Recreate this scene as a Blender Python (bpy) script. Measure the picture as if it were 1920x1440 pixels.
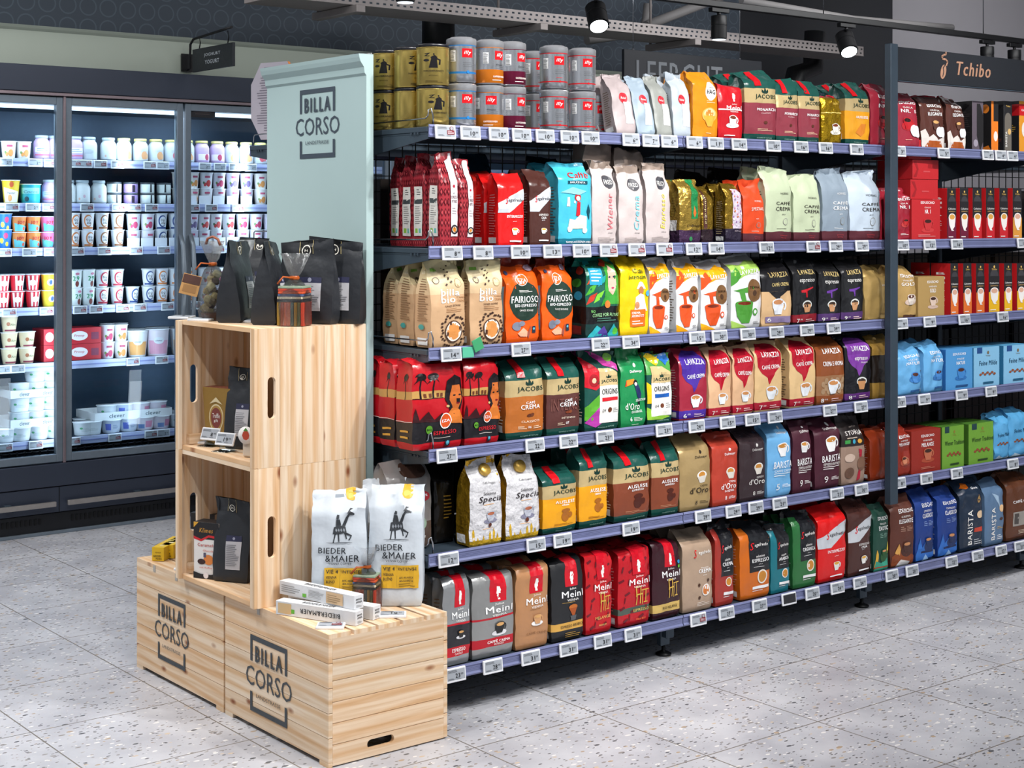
import bpy, math, random
import numpy as np
from mathutils import Vector, Matrix, noise
from mathutils.geometry import tessellate_polygon
random.seed(7)
for o in list(bpy.data.objects): bpy.data.objects.remove(o, do_unlink=True)
SC = bpy.context.scene
COL = SC.collection
R = math.radians
# ------------------------------------------------------------------ camera
FPX, HC = 2889.0, 1.42
ANG = math.atan(3660/2889.0)
CA, SA = math.cos(ANG), math.sin(ANG)
cam = bpy.data.cameras.new('camera'); camo = bpy.data.objects.new('camera', cam); COL.objects.link(camo)
camo.location = (0, 0, HC); camo.rotation_euler = (R(90), 0, -(R(90)-ANG))
cam.sensor_width = 36; cam.lens = FPX*36/1920; cam.shift_y = -312/1920; cam.clip_start = .05; cam.clip_end = 60
SC.camera = camo
# ------------------------------------------------------------------ world, exposure
w = bpy.data.worlds.new('world'); SC.world = w; w.use_nodes = True
bg = w.node_tree.nodes['Background']; bg.inputs[0].default_value = (.80, .88, 1.0, 1); bg.inputs[1].default_value = .24
wt = w.node_tree; tcw = wt.nodes.new('ShaderNodeTexCoord'); mpw = wt.nodes.new('ShaderNodeMapping'); mpw.inputs['Scale'].default_value = (1, 1, .45)
nw = wt.nodes.new('ShaderNodeTexNoise'); nw.inputs['Scale'].default_value = 4.5; nw.inputs['Detail'].default_value = 2
rw = wt.nodes.new('ShaderNodeValToRGB'); rw.color_ramp.elements[0].position = .47; rw.color_ramp.elements[0].color = (.22, .25, .30, 1); rw.color_ramp.elements[1].position = .60; rw.color_ramp.elements[1].color = (3.2, 3.4, 3.7, 1)
wt.links.new(tcw.outputs['Generated'], mpw.inputs[0]); wt.links.new(mpw.outputs[0], nw.inputs['Vector']); wt.links.new(nw.outputs[0], rw.inputs[0]); wt.links.new(rw.outputs[0], bg.inputs[0])  # uneven bright patches added for streaky reflections on metal and glossy film
SC.view_settings.view_transform = 'Standard'; SC.view_settings.look = 'None'
SC.view_settings.exposure = 0.0; SC.view_settings.gamma = 1.0
# ------------------------------------------------------------------ lights: track spots of the aisle in front of the shelf, plus added area fills
def spot(loc, aim, power, size=75, rad=.05, col=(1, .985, .965), blend=.5):
    l = bpy.data.lights.new('track_spot_light', 'SPOT'); l.energy = power; l.spot_size = R(size); l.spot_blend = blend
    l.shadow_soft_size = rad; l.color = col
    o = bpy.data.objects.new('track_spot_light', l); COL.objects.link(o); o.location = loc
    o.rotation_euler = (Vector(aim)-Vector(loc)).to_track_quat('-Z', 'Y').to_euler()
    return o
def area(loc, aim, power, sx, sy, col=(1, 1, 1), name='area_fill_light'):
    l = bpy.data.lights.new(name, 'AREA'); l.energy = power; l.shape = 'RECTANGLE'; l.size = sx; l.size_y = sy; l.color = col
    o = bpy.data.objects.new(name, l); COL.objects.link(o); o.location = loc
    o.rotation_euler = (Vector(aim)-Vector(loc)).to_track_quat('-Z', 'Y').to_euler()
    return o
for x, pw in ((1.7, 90), (2.9, 125), (4.1, 125), (5.3, 120), (6.5, 100)):
    spot((x, 2.05, 3.05), (x+.25, 3.5, 1.1), pw, 74, .035)
spot((3.3, 1.6, 3.0), (2.3, 3.9, .7), 150, 60, .04)
spot((.9, 3.2, 3.0), (2.1, 4.1, .7), 105, 60, .04)
spot((.6, 5.0, 3.0), (1.3, 4.6, 0), 85, 90, .06)
spot((3.4, .9, 3.0), (3.3, 2.4, 0), 58, 95, .06)
area((3.0, 1.0, 3.1), (3.2, 3.4, .6), 34, 4.0, .3)
area((1.0, 5.6, 3.1), (1.2, 5.5, 0), 52, 2.0, .3)  # unseen fill, brightens the floor along the cooler
area((7.2, 4.6, 3.0), (7.4, 7.3, 2.4), 42, 3.0, .4)  # unseen wash added to brighten the back wall, cable tray and sign
area((9.6, 5.2, 2.7), (11.5, 6.4, 2.8), 40, 1.5, .4)  # unseen wash added to brighten the grey wall at the far right
area((2.6, 4.6, 3.1), (2.6, 7.1, 2.6), 16, 3.0, .3)  # unseen wash added to brighten the ring-patterned wall
# ------------------------------------------------------------------ pixel <-> place helpers
def ray(x, y):
    u = (x-960)/FPX; v = (408-y)/FPX
    return (CA+u*SA, SA-u*CA, v)
def pz(x, y, z):
    r = ray(x, y); t = (z-HC)/r[2]; return Vector((r[0]*t, r[1]*t, z))
def pY(x, y, Y):
    r = ray(x, y); t = Y/r[1]; return Vector((r[0]*t, Y, HC+r[2]*t))
def pX(x, y, X):
    r = ray(x, y); t = X/r[0]; return Vector((X, r[1]*t, HC+r[2]*t))
# ------------------------------------------------------------------ colours and materials
def lin(c):
    return c/12.92 if c <= .04045 else ((c+.055)/1.055)**2.4
def C(h, a=0.0):
    if not isinstance(h, str): return h
    h = h.lstrip('#'); return (lin(int(h[0:2], 16)/255), lin(int(h[2:4], 16)/255), lin(int(h[4:6], 16)/255), a)
MATS = {}
def nodes(name):
    m = bpy.data.materials.new(name); m.use_nodes = True; MATS[name] = m
    nt = m.node_tree; return m, nt, nt.nodes['Principled BSDF']
def N(nt, t, **kw):
    n = nt.nodes.new(t)
    for k, v in kw.items():
        if k.startswith('i_'): n.inputs[int(k[2:])].default_value = v
        else: setattr(n, k, v)
    return n
def printed(name, rough, bump=.0, scale=60, coat=0):
    m, nt, b = nodes(name)
    at = N(nt, 'ShaderNodeAttribute', attribute_name='Col')
    nt.links.new(at.outputs['Color'], b.inputs['Base Color']); nt.links.new(at.outputs['Alpha'], b.inputs['Metallic'])
    tc = N(nt, 'ShaderNodeTexCoord'); nz = N(nt, 'ShaderNodeTexNoise'); nz.inputs['Scale'].default_value = scale; nz.inputs['Detail'].default_value = 3
    nt.links.new(tc.outputs['Object'], nz.inputs['Vector'])
    mr = N(nt, 'ShaderNodeMapRange'); mr.inputs[3].default_value = rough*.85; mr.inputs[4].default_value = rough*1.2
    nt.links.new(nz.outputs[0], mr.inputs[0]); nt.links.new(mr.outputs[0], b.inputs['Roughness'])
    if bump:
        bp = N(nt, 'ShaderNodeBump'); bp.inputs['Strength'].default_value = bump; bp.inputs['Distance'].default_value = .01
        nt.links.new(nz.outputs[0], bp.inputs['Height']); nt.links.new(bp.outputs[0], b.inputs['Normal'])
    if coat: b.inputs['Coat Weight'].default_value = coat; b.inputs['Coat Roughness'].default_value = .12
    return m
M_GLOSS = printed('glossy_film', .24, .5, 16)
M_MATTE = printed('matte_film', .46, .42, 16)
M_FOIL = printed('crinkled_foil', .25, .9, 45)
M_CARD = printed('printed_card', .5, .05, 90)
M_TIN = printed('printed_tin', .25, 0, 30)
_t = M_TIN.node_tree; _g = _t.nodes.new('ShaderNodeTangent'); _g.direction_type = 'RADIAL'; _g.axis = 'Z'; _b = _t.nodes['Principled BSDF']; _b.inputs['Anisotropic'].default_value = .75; _t.links.new(_g.outputs[0], _b.inputs['Tangent'])
M_PLASTIC = printed('moulded_plastic', .4, .03, 40)
M_PAINT = printed('painted_metal', .45, .03, 120)
M_INK = printed('printed_ink', .6, 0, 60)
M_YOG = printed('dairy_packaging', .42, .02, 60)
def simple(name, hexc, rough=.5, metal=0, nscale=40, var=.12, bump=.05):
    m, nt, b = nodes(name); c = C(hexc)
    tc = N(nt, 'ShaderNodeTexCoord'); nz = N(nt, 'ShaderNodeTexNoise'); nz.inputs['Scale'].default_value = nscale; nz.inputs['Detail'].default_value = 4
    nt.links.new(tc.outputs['Object'], nz.inputs['Vector'])
    mx = N(nt, 'ShaderNodeMix', data_type='RGBA')
    mx.inputs[6].default_value = tuple(v*(1-var) for v in c[:3])+(1,); mx.inputs[7].default_value = tuple(min(1, v*(1+var)) for v in c[:3])+(1,)
    nt.links.new(nz.outputs[0], mx.inputs[0]); nt.links.new(mx.outputs[2], b.inputs['Base Color'])
    bp = N(nt, 'ShaderNodeBump'); bp.inputs['Strength'].default_value = bump; bp.inputs['Distance'].default_value = .005
    nt.links.new(nz.outputs[0], bp.inputs['Height']); nt.links.new(bp.outputs[0], b.inputs['Normal'])
    b.inputs['Roughness'].default_value = rough; b.inputs['Metallic'].default_value = metal
    return m
def emit(name, col, strength):
    m, nt, b = nodes(name); b.inputs['Base Color'].default_value = (*col, 1)
    b.inputs['Emission Color'].default_value = (*col, 1); b.inputs['Emission Strength'].default_value = strength
    return m
M_STEEL = simple('dark_slate_steel', '#3c4955', .42, .3)
M_BLACK = simple('black_steel', '#0a0b0e', .45, .2)
M_WIRE = simple('chromed_wire', '#b8bcc2', .22, 1)
M_MESHW = simple('black_wire', '#0c0e11', .5, .4)
M_RAIL = simple('lilac_shelf_rail', '#767ca3', .22, .1, 15, .18)
M_GREEN = simple('sage_green_board', '#a2b9b9', .55, 0, 6, .03)
M_CREAM = simple('cream_soffit_paint', '#9fa89c', .6, 0, 5, .05)
M_FRIDGE = simple('anthracite_cabinet', '#343b4a', .4, .1, 8, .08)
M_FRAME = simple('grey_door_frame', '#7b8894', .38, .4)
M_MULL = simple('rosy_aluminium_trim', '#9c8c91', .35, .7)
M_ALU = simple('brushed_aluminium', '#b9b3ae', .33, .8)
M_INNER = simple('cabinet_lining', '#3b4c60', .35, .5)
M_CEIL = simple('grey_ceiling_paint', '#b5b3b6', .8, 0, 3, .06)
M_GREYW = simple('grey_wall_paint', '#8b898e', .8, 0, 3, .05)
M_TRAY = simple('galvanised_tray', '#9a9391', .5, .4, 20, .1)
M_PIPE = simple('lagged_pipe', '#7f7d7d', .6, 0, 10, .1)
M_LED = emit('led_strip_lamp', (.80, .90, 1.0), 2.2)
M_SPOT = emit('spot_lens', (.9, .96, 1), 20)
M_BLANK = simple('backing_plate', '#10131a', .6)
# glass: clear sheet with a fresnel reflection
m, nt, b = nodes('door_glass')
nt.nodes.remove(b); outp = nt.nodes['Material Output']
tr = N(nt, 'ShaderNodeBsdfTransparent'); tr.inputs[0].default_value = (.86, .93, .97, 1)
gl = N(nt, 'ShaderNodeBsdfGlossy'); gl.inputs['Roughness'].default_value = .03
fr = N(nt, 'ShaderNodeFresnel'); fr.inputs[0].default_value = 1.35; ms = N(nt, 'ShaderNodeMixShader')
nt.links.new(fr.outputs[0], ms.inputs[0]); nt.links.new(tr.outputs[0], ms.inputs[1]); nt.links.new(gl.outputs[0], ms.inputs[2]); nt.links.new(ms.outputs[0], outp.inputs[0])
M_GLASS = m
m, nt, b = nodes('clear_cellophane')
nt.nodes.remove(b); outp = nt.nodes['Material Output']
tr = N(nt, 'ShaderNodeBsdfTransparent'); tr.inputs[0].default_value = (.95, .96, .98, 1)
gl = N(nt, 'ShaderNodeBsdfGlossy'); gl.inputs['Roughness'].default_value = .14
fr = N(nt, 'ShaderNodeFresnel'); fr.inputs[0].default_value = 1.6; ms = N(nt, 'ShaderNodeMixShader')
nz = N(nt, 'ShaderNodeTexNoise'); nz.inputs['Scale'].default_value = 60; bp = N(nt, 'ShaderNodeBump'); bp.inputs['Strength'].default_value = .8; bp.inputs['Distance'].default_value = .01
nt.links.new(nz.outputs[0], bp.inputs['Height']); nt.links.new(bp.outputs[0], gl.inputs['Normal']); nt.links.new(bp.outputs[0], fr.inputs['Normal'])
nt.links.new(fr.outputs[0], ms.inputs[0]); nt.links.new(tr.outputs[0], ms.inputs[1]); nt.links.new(gl.outputs[0], ms.inputs[2]); nt.links.new(ms.outputs[0], outp.inputs[0])
M_CELLO = m
# pine: grain runs along U, colour attribute gives each board its own tone
m, nt, b = nodes('pine_boards')
uv = N(nt, 'ShaderNodeUVMap'); mp = N(nt, 'ShaderNodeMapping'); mp.inputs['Scale'].default_value = (1.6, 34, 1)
nt.links.new(uv.outputs[0], mp.inputs[0])
n1 = N(nt, 'ShaderNodeTexNoise'); n1.inputs['Scale'].default_value = 2.2; n1.inputs['Detail'].default_value = 5; n1.inputs['Distortion'].default_value = .6
nt.links.new(mp.outputs[0], n1.inputs['Vector'])
mp2 = N(nt, 'ShaderNodeMapping'); mp2.inputs['Scale'].default_value = (7, 15, 1); nt.links.new(uv.outputs[0], mp2.inputs[0])
vo = N(nt, 'ShaderNodeTexVoronoi'); vo.inputs['Scale'].default_value = 1.0; nt.links.new(mp2.outputs[0], vo.inputs['Vector'])
wv = N(nt, 'ShaderNodeTexWave', wave_type='BANDS', bands_direction='Y'); wv.inputs['Scale'].default_value = 2.6; wv.inputs['Distortion'].default_value = 7; wv.inputs['Detail'].default_value = 2.5; wv.inputs['Detail Scale'].default_value = .55
mp3 = N(nt, 'ShaderNodeMapping'); mp3.inputs['Scale'].default_value = (.55, 3.2, 1); nt.links.new(uv.outputs[0], mp3.inputs[0]); nt.links.new(mp3.outputs[0], wv.inputs['Vector'])
at = N(nt, 'ShaderNodeAttribute', attribute_name='Col')
r1 = N(nt, 'ShaderNodeValToRGB'); r1.color_ramp.elements[0].position = .3; r1.color_ramp.elements[0].color = (.84, .73, .60, 1); r1.color_ramp.elements[1].position = .6; r1.color_ramp.elements[1].color = (1, 1, 1, 1)
nt.links.new(n1.outputs[0], r1.inputs[0])
r2 = N(nt, 'ShaderNodeValToRGB'); r2.color_ramp.elements[0].position = .0; r2.color_ramp.elements[0].color = (1, 1, 1, 1); r2.color_ramp.elements[1].position = 1; r2.color_ramp.elements[1].color = (.90, .77, .62, 1); r2.color_ramp.elements[0].position = .35
nt.links.new(wv.outputs[1], r2.inputs[0])
r3 = N(nt, 'ShaderNodeValToRGB'); r3.color_ramp.elements[0].position = .05; r3.color_ramp.elements[0].color = (.36, .16, .08, 1); r3.color_ramp.elements[1].position = .16; r3.color_ramp.elements[1].color = (1, 1, 1, 1)
nt.links.new(vo.outputs[0], r3.inputs[0])
prev = at.outputs['Color']
for r_ in (r1, r2, r3):
    mx = N(nt, 'ShaderNodeMix', data_type='RGBA', blend_type='MULTIPLY'); mx.inputs[0].default_value = 1
    nt.links.new(prev, mx.inputs[6]); nt.links.new(r_.outputs[0], mx.inputs[7]); prev = mx.outputs[2]
nt.links.new(prev, b.inputs['Base Color']); b.inputs['Roughness'].default_value = .6
M_PINE = m
# terrazzo floor with grout joints
m, nt, b = nodes('terrazzo_tiles')
geo = N(nt, 'ShaderNodeNewGeometry')
def vmath(op, a, bb=None):
    n = N(nt, 'ShaderNodeMath', operation=op)
    for i, v in enumerate((a, bb)):
        if v is None: continue
        if isinstance(v, (int, float)): n.inputs[i].default_value = v
        else: nt.links.new(v, n.inputs[i])
    return n.outputs[0]
sx = N(nt, 'ShaderNodeSeparateXYZ'); nt.links.new(geo.outputs['Position'], sx.inputs[0])
def joint(sock, off, pitch):
    t = vmath('DIVIDE', vmath('SUBTRACT', sock, off), pitch); f_ = vmath('FRACT', t)
    d = vmath('MINIMUM', f_, vmath('SUBTRACT', 1, f_)); return vmath('LESS_THAN', vmath('MULTIPLY', d, pitch), .0022), vmath('FLOOR', t)
jx, fx = joint(sx.outputs[0], 1.592, .4435); jy, fy = joint(sx.outputs[1], 2.445, .4285)
jj = vmath('MAXIMUM', jx, jy)
def chips(scale, lo, stretch, seed, thr):
    mpn = N(nt, 'ShaderNodeMapping'); mpn.inputs['Scale'].default_value = (scale, scale*stretch, scale); mpn.inputs['Rotation'].default_value = (0, 0, seed)
    mpn.inputs['Location'].default_value = (seed*3, seed, 0)
    nzz = N(nt, 'ShaderNodeTexNoise'); nzz.inputs['Scale'].default_value = 25; 
    nt.links.new(geo.outputs['Position'], mpn.inputs[0])
    v = N(nt, 'ShaderNodeTexVoronoi', feature='F1'); v.inputs['Scale'].default_value = 1; nt.links.new(mpn.outputs[0], v.inputs['Vector'])
    sp = N(nt, 'ShaderNodeSeparateColor'); nt.links.new(v.outputs['Color'], sp.inputs[0])
    size = vmath('MULTIPLY', sp.outputs[1], lo)
    inside = vmath('LESS_THAN', v.outputs['Distance'], size)
    pick = vmath('LESS_THAN', sp.outputs[0], thr)
    return vmath('MULTIPLY', inside, pick), sp.outputs[2]
nbase = N(nt, 'ShaderNodeTexNoise'); nbase.inputs['Scale'].default_value = 5; nbase.inputs['Detail'].default_value = 8; nt.links.new(geo.outputs['Position'], nbase.inputs['Vector'])
rb = N(nt, 'ShaderNodeValToRGB'); rb.color_ramp.elements[0].position = .3; rb.color_ramp.elements[0].color = C('#a6a7ae', 1); rb.color_ramp.elements[1].position = .7; rb.color_ramp.elements[1].color = C('#c3c4c9', 1)
nt.links.new(nbase.outputs[0], rb.inputs[0]); cur = rb.outputs[0]
def ramp(sock, stops):
    r_ = N(nt, 'ShaderNodeValToRGB'); r_.color_ramp.interpolation = 'CONSTANT'
    while len(r_.color_ramp.elements) < len(stops): r_.color_ramp.elements.new(.5)
    for e, (p_, c_) in zip(r_.color_ramp.elements, stops): e.position = p_; e.color = C(c_, 1)
    nt.links.new(sock, r_.inputs[0]); return r_.outputs[0]
for sc_, lo_, st_, sd_, th_, stops in ((44, .50, 2.0, .3, .33, [(0, '#d8d6d4'), (.45, '#a5a09c'), (.7, '#c2b09a'), (.85, '#8f8b88')]),
                              (76, .55, 2.2, .9, .22, [(0, '#5b5a5c'), (.3, '#8a7868'), (.55, '#e0dcd6'), (.75, '#76706c')]),
                              (34, .36, 1.8, 1.7, .24, [(0, '#54565b'), (.4, '#98806e'), (.55, '#6d6a69'), (.8, '#a8947c')])):
    mk, rnd = chips(sc_, lo_, st_, sd_, th_)
    mx = N(nt, 'ShaderNodeMix', data_type='RGBA'); nt.links.new(mk, mx.inputs[0]); nt.links.new(cur, mx.inputs[6]); nt.links.new(ramp(rnd, stops), mx.inputs[7]); cur = mx.outputs[2]
mx = N(nt, 'ShaderNodeMix', data_type='RGBA'); nt.links.new(jj, mx.inputs[0]); nt.links.new(cur, mx.inputs[6]); mx.inputs[7].default_value = C('#77716a', 1)
nt.links.new(mx.outputs[2], b.inputs['Base Color']); b.inputs['Roughness'].default_value = .42
M_FLOOR = m
# patterned dark wallpaper (rings on a square grid)
m, nt, b = nodes('ring_pattern_wall')
geo = N(nt, 'ShaderNodeNewGeometry'); sx = N(nt, 'ShaderNodeSeparateXYZ'); nt.links.new(geo.outputs['Position'], sx.inputs[0])
fu = vmath('SUBTRACT', vmath('FRACT', vmath('MULTIPLY', sx.outputs[0], 9.5)), .5); fv = vmath('SUBTRACT', vmath('FRACT', vmath('MULTIPLY', sx.outputs[2], 9.5)), .5)
d = vmath('SQRT', vmath('ADD', vmath('MULTIPLY', fu, fu), vmath('MULTIPLY', fv, fv)))
k = vmath('LESS_THAN', vmath('ABSOLUTE', vmath('SUBTRACT', d, .4)), .035)
mx = N(nt, 'ShaderNodeMix', data_type='RGBA'); mx.inputs[6].default_value = C('#3a434e', 1); mx.inputs[7].default_value = C('#48545f', 1)
nt.links.new(k, mx.inputs[0]); nt.links.new(mx.outputs[2], b.inputs['Base Color']); b.inputs['Roughness'].default_value = .7
M_RINGS = m
# ------------------------------------------------------------------ mesh builder
class MB:
    def __init__(s): s.v = []; s.f = []; s.c = []; s.m = []; s.sm = []; s.uv = []
    def add(s, vs, fs, col=(.5, .5, .5, 0), mi=0, smooth=False, uvs=None):
        n = len(s.v); s.v.extend(tuple(p) for p in vs); col = C(col)
        for i, f_ in enumerate(fs):
            s.f.append(tuple(n+j for j in f_)); s.c.append(col); s.m.append(mi); s.sm.append(smooth)
            s.uv.append([uvs[j] for j in f_] if uvs else None)
        return s
    def box(s, c, d, col='#808080', mi=0, ch=0.0, mat=None):
        cx, cy, cz = c; x, y, z = d[0]/2, d[1]/2, d[2]/2; ch = min(ch, x*.45, y*.45, z*.45)
        if ch <= 0:
            vs = [(sx_*x, sy*y, sz*z) for sx_ in (-1, 1) for sy in (-1, 1) for sz in (-1, 1)]
            fs = [(0, 1, 3, 2), (4, 6, 7, 5), (0, 4, 5, 1), (2, 3, 7, 6), (0, 2, 6, 4), (1, 5, 7, 3)]
        else:
            vs = []; idx = {}
            for ix in (-1, 1):
                for iy in (-1, 1):
                    for iz in (-1, 1):
                        for ax in range(3):
                            p = [ix*x, iy*y, iz*z]
                            for q in range(3):
                                if q != ax: p[q] -= (ix, iy, iz)[q]*ch
                            idx[(ix, iy, iz, ax)] = len(vs); vs.append(tuple(p))
            fs = []
            for ax in range(3):
                o1, o2 = [q for q in range(3) if q != ax]
                for sg in (-1, 1):
                    q = []
                    for a_, b_ in ((-1, -1), (1, -1), (1, 1), (-1, 1)):
                        t = [0, 0, 0]; t[ax] = sg; t[o1] = a_; t[o2] = b_; q.append(idx[(*t, ax)])
                    fs.append(tuple(q) if (sg > 0) ^ (ax == 1) else tuple(reversed(q)))
            for ax in range(3):
                o1, o2 = [q for q in range(3) if q != ax]
                for a_ in (-1, 1):
                    for b_ in (-1, 1):
                        t0 = [0, 0, 0]; t0[o1] = a_; t0[o2] = b_; t1 = list(t0); t0[ax] = -1; t1[ax] = 1
                        fs.append((idx[(*t0, o1)], idx[(*t1, o1)], idx[(*t1, o2)], idx[(*t0, o2)]))
            for ix in (-1, 1):
                for iy in (-1, 1):
                    for iz in (-1, 1): fs.append(tuple(idx[(ix, iy, iz, ax)] for ax in range(3)))
        vs = [Vector((p[0]+cx, p[1]+cy, p[2]+cz)) for p in vs]
        if mat is not None: vs = [mat @ p for p in vs]
        return s.add(vs, fs, col, mi)
    def lathe(s, prof, n=24, col='#808080', cx=0, cy=0, cols=None, mi=0, cap=True, smooth=True):
        vs = []
        for (r, z) in prof:
            for k in range(n): t = 2*math.pi*k/n; vs.append((cx+r*math.cos(t), cy+r*math.sin(t), z))
        base = len(s.v); s.v.extend(vs)
        for i in range(len(prof)-1):
            cc = C(cols[i]) if cols else C(col)
            for k in range(n):
                k2 = (k+1) % n; s.f.append((base+i*n+k, base+i*n+k2, base+(i+1)*n+k2, base+(i+1)*n+k)); s.c.append(cc); s.m.append(mi); s.sm.append(smooth); s.uv.append(None)
        if cap:
            for i, rev in ((0, True), (len(prof)-1, False)):
                if prof[i][0] > 1e-5:
                    q = [base+i*n+k for k in range(n)]; s.f.append(tuple(reversed(q)) if rev else tuple(q))
                    s.c.append(C(cols[min(i, len(cols)-1)]) if cols else C(col)); s.m.append(mi); s.sm.append(False); s.uv.append(None)
        return s
    def tube(s, pts, r, n=8, col='#808080', mi=0):
        pts = [Vector(p) for p in pts]; rings = []; base = len(s.v)
        up = Vector((0, 0, 1))
        for i, p in enumerate(pts):
            t = (pts[min(i+1, len(pts)-1)]-pts[max(i-1, 0)]).normalized()
            a_ = t.cross(up)
            if a_.length < 1e-3: a_ = t.cross(Vector((0, 1, 0)))
            a_.normalize(); b_ = t.cross(a_)
            rr = r[i] if isinstance(r, (list, tuple)) else r
            for k in range(n): q = 2*math.pi*k/n; s.v.append(tuple(p+a_*math.cos(q)*rr+b_*math.sin(q)*rr))
        for i in range(len(pts)-1):
            for k in range(n):
                k2 = (k+1) % n; s.f.append((base+i*n+k, base+i*n+k2, base+(i+1)*n+k2, base+(i+1)*n+k)); s.c.append(C(col)); s.m.append(mi); s.sm.append(True); s.uv.append(None)
        for i, rev in ((0, 1), (len(pts)-1, 0)):
            q = [base+i*n+k for k in range(n)]; s.f.append(tuple(reversed(q)) if rev else tuple(q)); s.c.append(C(col)); s.m.append(mi); s.sm.append(False); s.uv.append(None)
        return s
    def mesh(s, name, mats):
        me = bpy.data.meshes.new(name); me.from_pydata(s.v, [], s.f)
        for m_ in (mats if isinstance(mats, (list, tuple)) else [mats]): me.materials.append(m_)
        nl = np.array([len(f_) for f_ in s.f])
        at = me.color_attributes.new('Col', 'FLOAT_COLOR', 'CORNER')
        at.data.foreach_set('color', np.repeat(np.array(s.c, dtype=np.float32), nl, axis=0).ravel())
        me.polygons.foreach_set('material_index', np.array(s.m, dtype=np.int32))
        me.polygons.foreach_set('use_smooth', np.array(s.sm, dtype=bool))
        if any(u is not None for u in s.uv):
            uvl = me.uv_layers.new(name='UVMap'); flat = []
            for u, n_ in zip(s.uv, nl): flat.extend(u if u else [(0, 0)]*int(n_))
            uvl.data.foreach_set('uv', np.array(flat, dtype=np.float32).ravel())
        me.update()
        if any(s.sm) and len(s.v) > 200: me.set_sharp_from_angle(angle=R(38))
        return me
    def build(s, name, mats, parent=None, loc=None, rz=None):
        o = bpy.data.objects.new(name, s.mesh(name, mats)); COL.objects.link(o)
        if parent: o.parent = parent
        if loc is not None: o.location = loc
        if rz is not None: o.rotation_euler[2] = rz
        return o
def empty(name, loc=(0, 0, 0), rz=0, rx=0):
    o = bpy.data.objects.new(name, None); COL.objects.link(o); o.location = loc; o.rotation_euler = (rx, 0, rz); o.empty_display_size = .05; return o
LAB = []
def tag(o, label, cat, group=None):
    o['label'] = label; o['category'] = cat
    if group: o['group'] = group
    return o
def struct(o): o['kind'] = 'structure'; return o
def copy_tree(o, parent=None):
    c = o.copy(); COL.objects.link(c)
    if parent: c.parent = parent
    for ch in list(o.children): copy_tree(ch, c)
    return c
NUM = ['', 'first', 'second', 'third', 'fourth', 'fifth', 'sixth', 'seventh', 'eighth', 'ninth', 'tenth', 'eleventh', 'twelfth', 'thirteenth', 'fourteenth', 'fifteenth', 'sixteenth', 'seventeenth', 'eighteenth', 'nineteenth', 'twentieth']
CNT = ['zero', 'one', 'two', 'three', 'four', 'five', 'six', 'seven', 'eight', 'nine', 'ten', 'eleven', 'twelve', 'thirteen', 'fourteen', 'fifteen', 'sixteen', 'seventeen', 'eighteen', 'nineteen', 'twenty']
# ------------------------------------------------------------------ flat artwork
TXT = {}; TN = {}
def text2d(s, bold=0, shear=0):
    k = (s, bold, shear)
    if k in TXT: return TXT[k]
    cu = bpy.data.curves.new('t', 'FONT'); cu.body = s; cu.size = 1; cu.shear = shear; cu.space_character = 1+[0, .10, .22, .34][int(bold)]; cu.resolution_u = 2; cu.fill_mode = 'FRONT'
    ob = bpy.data.objects.new('t', cu); COL.objects.link(ob)
    me = bpy.data.meshes.new_from_object(ob.evaluated_get(bpy.context.evaluated_depsgraph_get()))
    vs = [(v.co.x, v.co.y) for v in me.vertices]; fs = [tuple(p.vertices) for p in me.polygons]
    bpy.data.objects.remove(ob); bpy.data.curves.remove(cu); bpy.data.meshes.remove(me)
    if not vs: vs = [(0, 0), (1, 0), (0, 1)]; fs = []
    x0 = min(v[0] for v in vs); x1 = max(v[0] for v in vs); y0 = min(v[1] for v in vs); y1 = max(v[1] for v in vs)
    vs = [((x-x0)/max(1e-6, x1-x0)-.5, (y-y0)/max(1e-6, y1-y0)-.5) for x, y in vs]
    dx = [(0, 0)] if bold == 0 else [(-.5, 0), (.5, 0)] if bold == 1 else [(-.5, 0), (0, 0), (.5, 0)] if bold == 2 else [(-.5, -.3), (-.17, .3), (.17, -.3), (.5, .3), (0, 0)]
    q = [0, .022, .05, .09][int(bold)]/max(1e-6, x1-x0); q2 = [0, 0, .02, .06][int(bold)]; n0 = len(vs); V2 = []; F2 = []
    for i, (ax, ay) in enumerate(dx):
        V2 += [(x*(1-q)+ax*q, y*(1-q2)+ay*q2) for x, y in vs]; F2 += [tuple(j+i*n0 for j in f_) for f_ in fs]
    TXT[k] = (V2, F2); TN[k] = n0; return TXT[k]
def T(s, a, b_, w_, h_, col='#ffffff', bold=1, rot=0, shear=0): return ('T', s, a, b_, w_, h_, col, bold, rot, shear)
def RC(a0, b0, a1, b1, col): return ('P', [(a0, b0), (a1, b0), (a1, b1), (a0, b1)], col)
def PL(pts, col): return ('P', pts, col)
def EL(a, b_, ra, rb=None, col='#ffffff'): return ('E', a, b_, ra, rb, col)
def LN(a0, b0, a1, b1, n, col, seed=1): return ('L', a0, b0, a1, b1, n, col, seed)
def ell(a, b_, ra, rb, n=20): return [(a+ra*math.cos(2*math.pi*k/n), b_+rb*math.sin(2*math.pi*k/n)) for k in range(n)]
def cup(a, b_, s, col='#f2f2f2', cof='#c98a4b', sauc=None, handle=True):
    o = [('G', a, b_, s, col, cof, sauc, handle)]; return o
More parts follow.
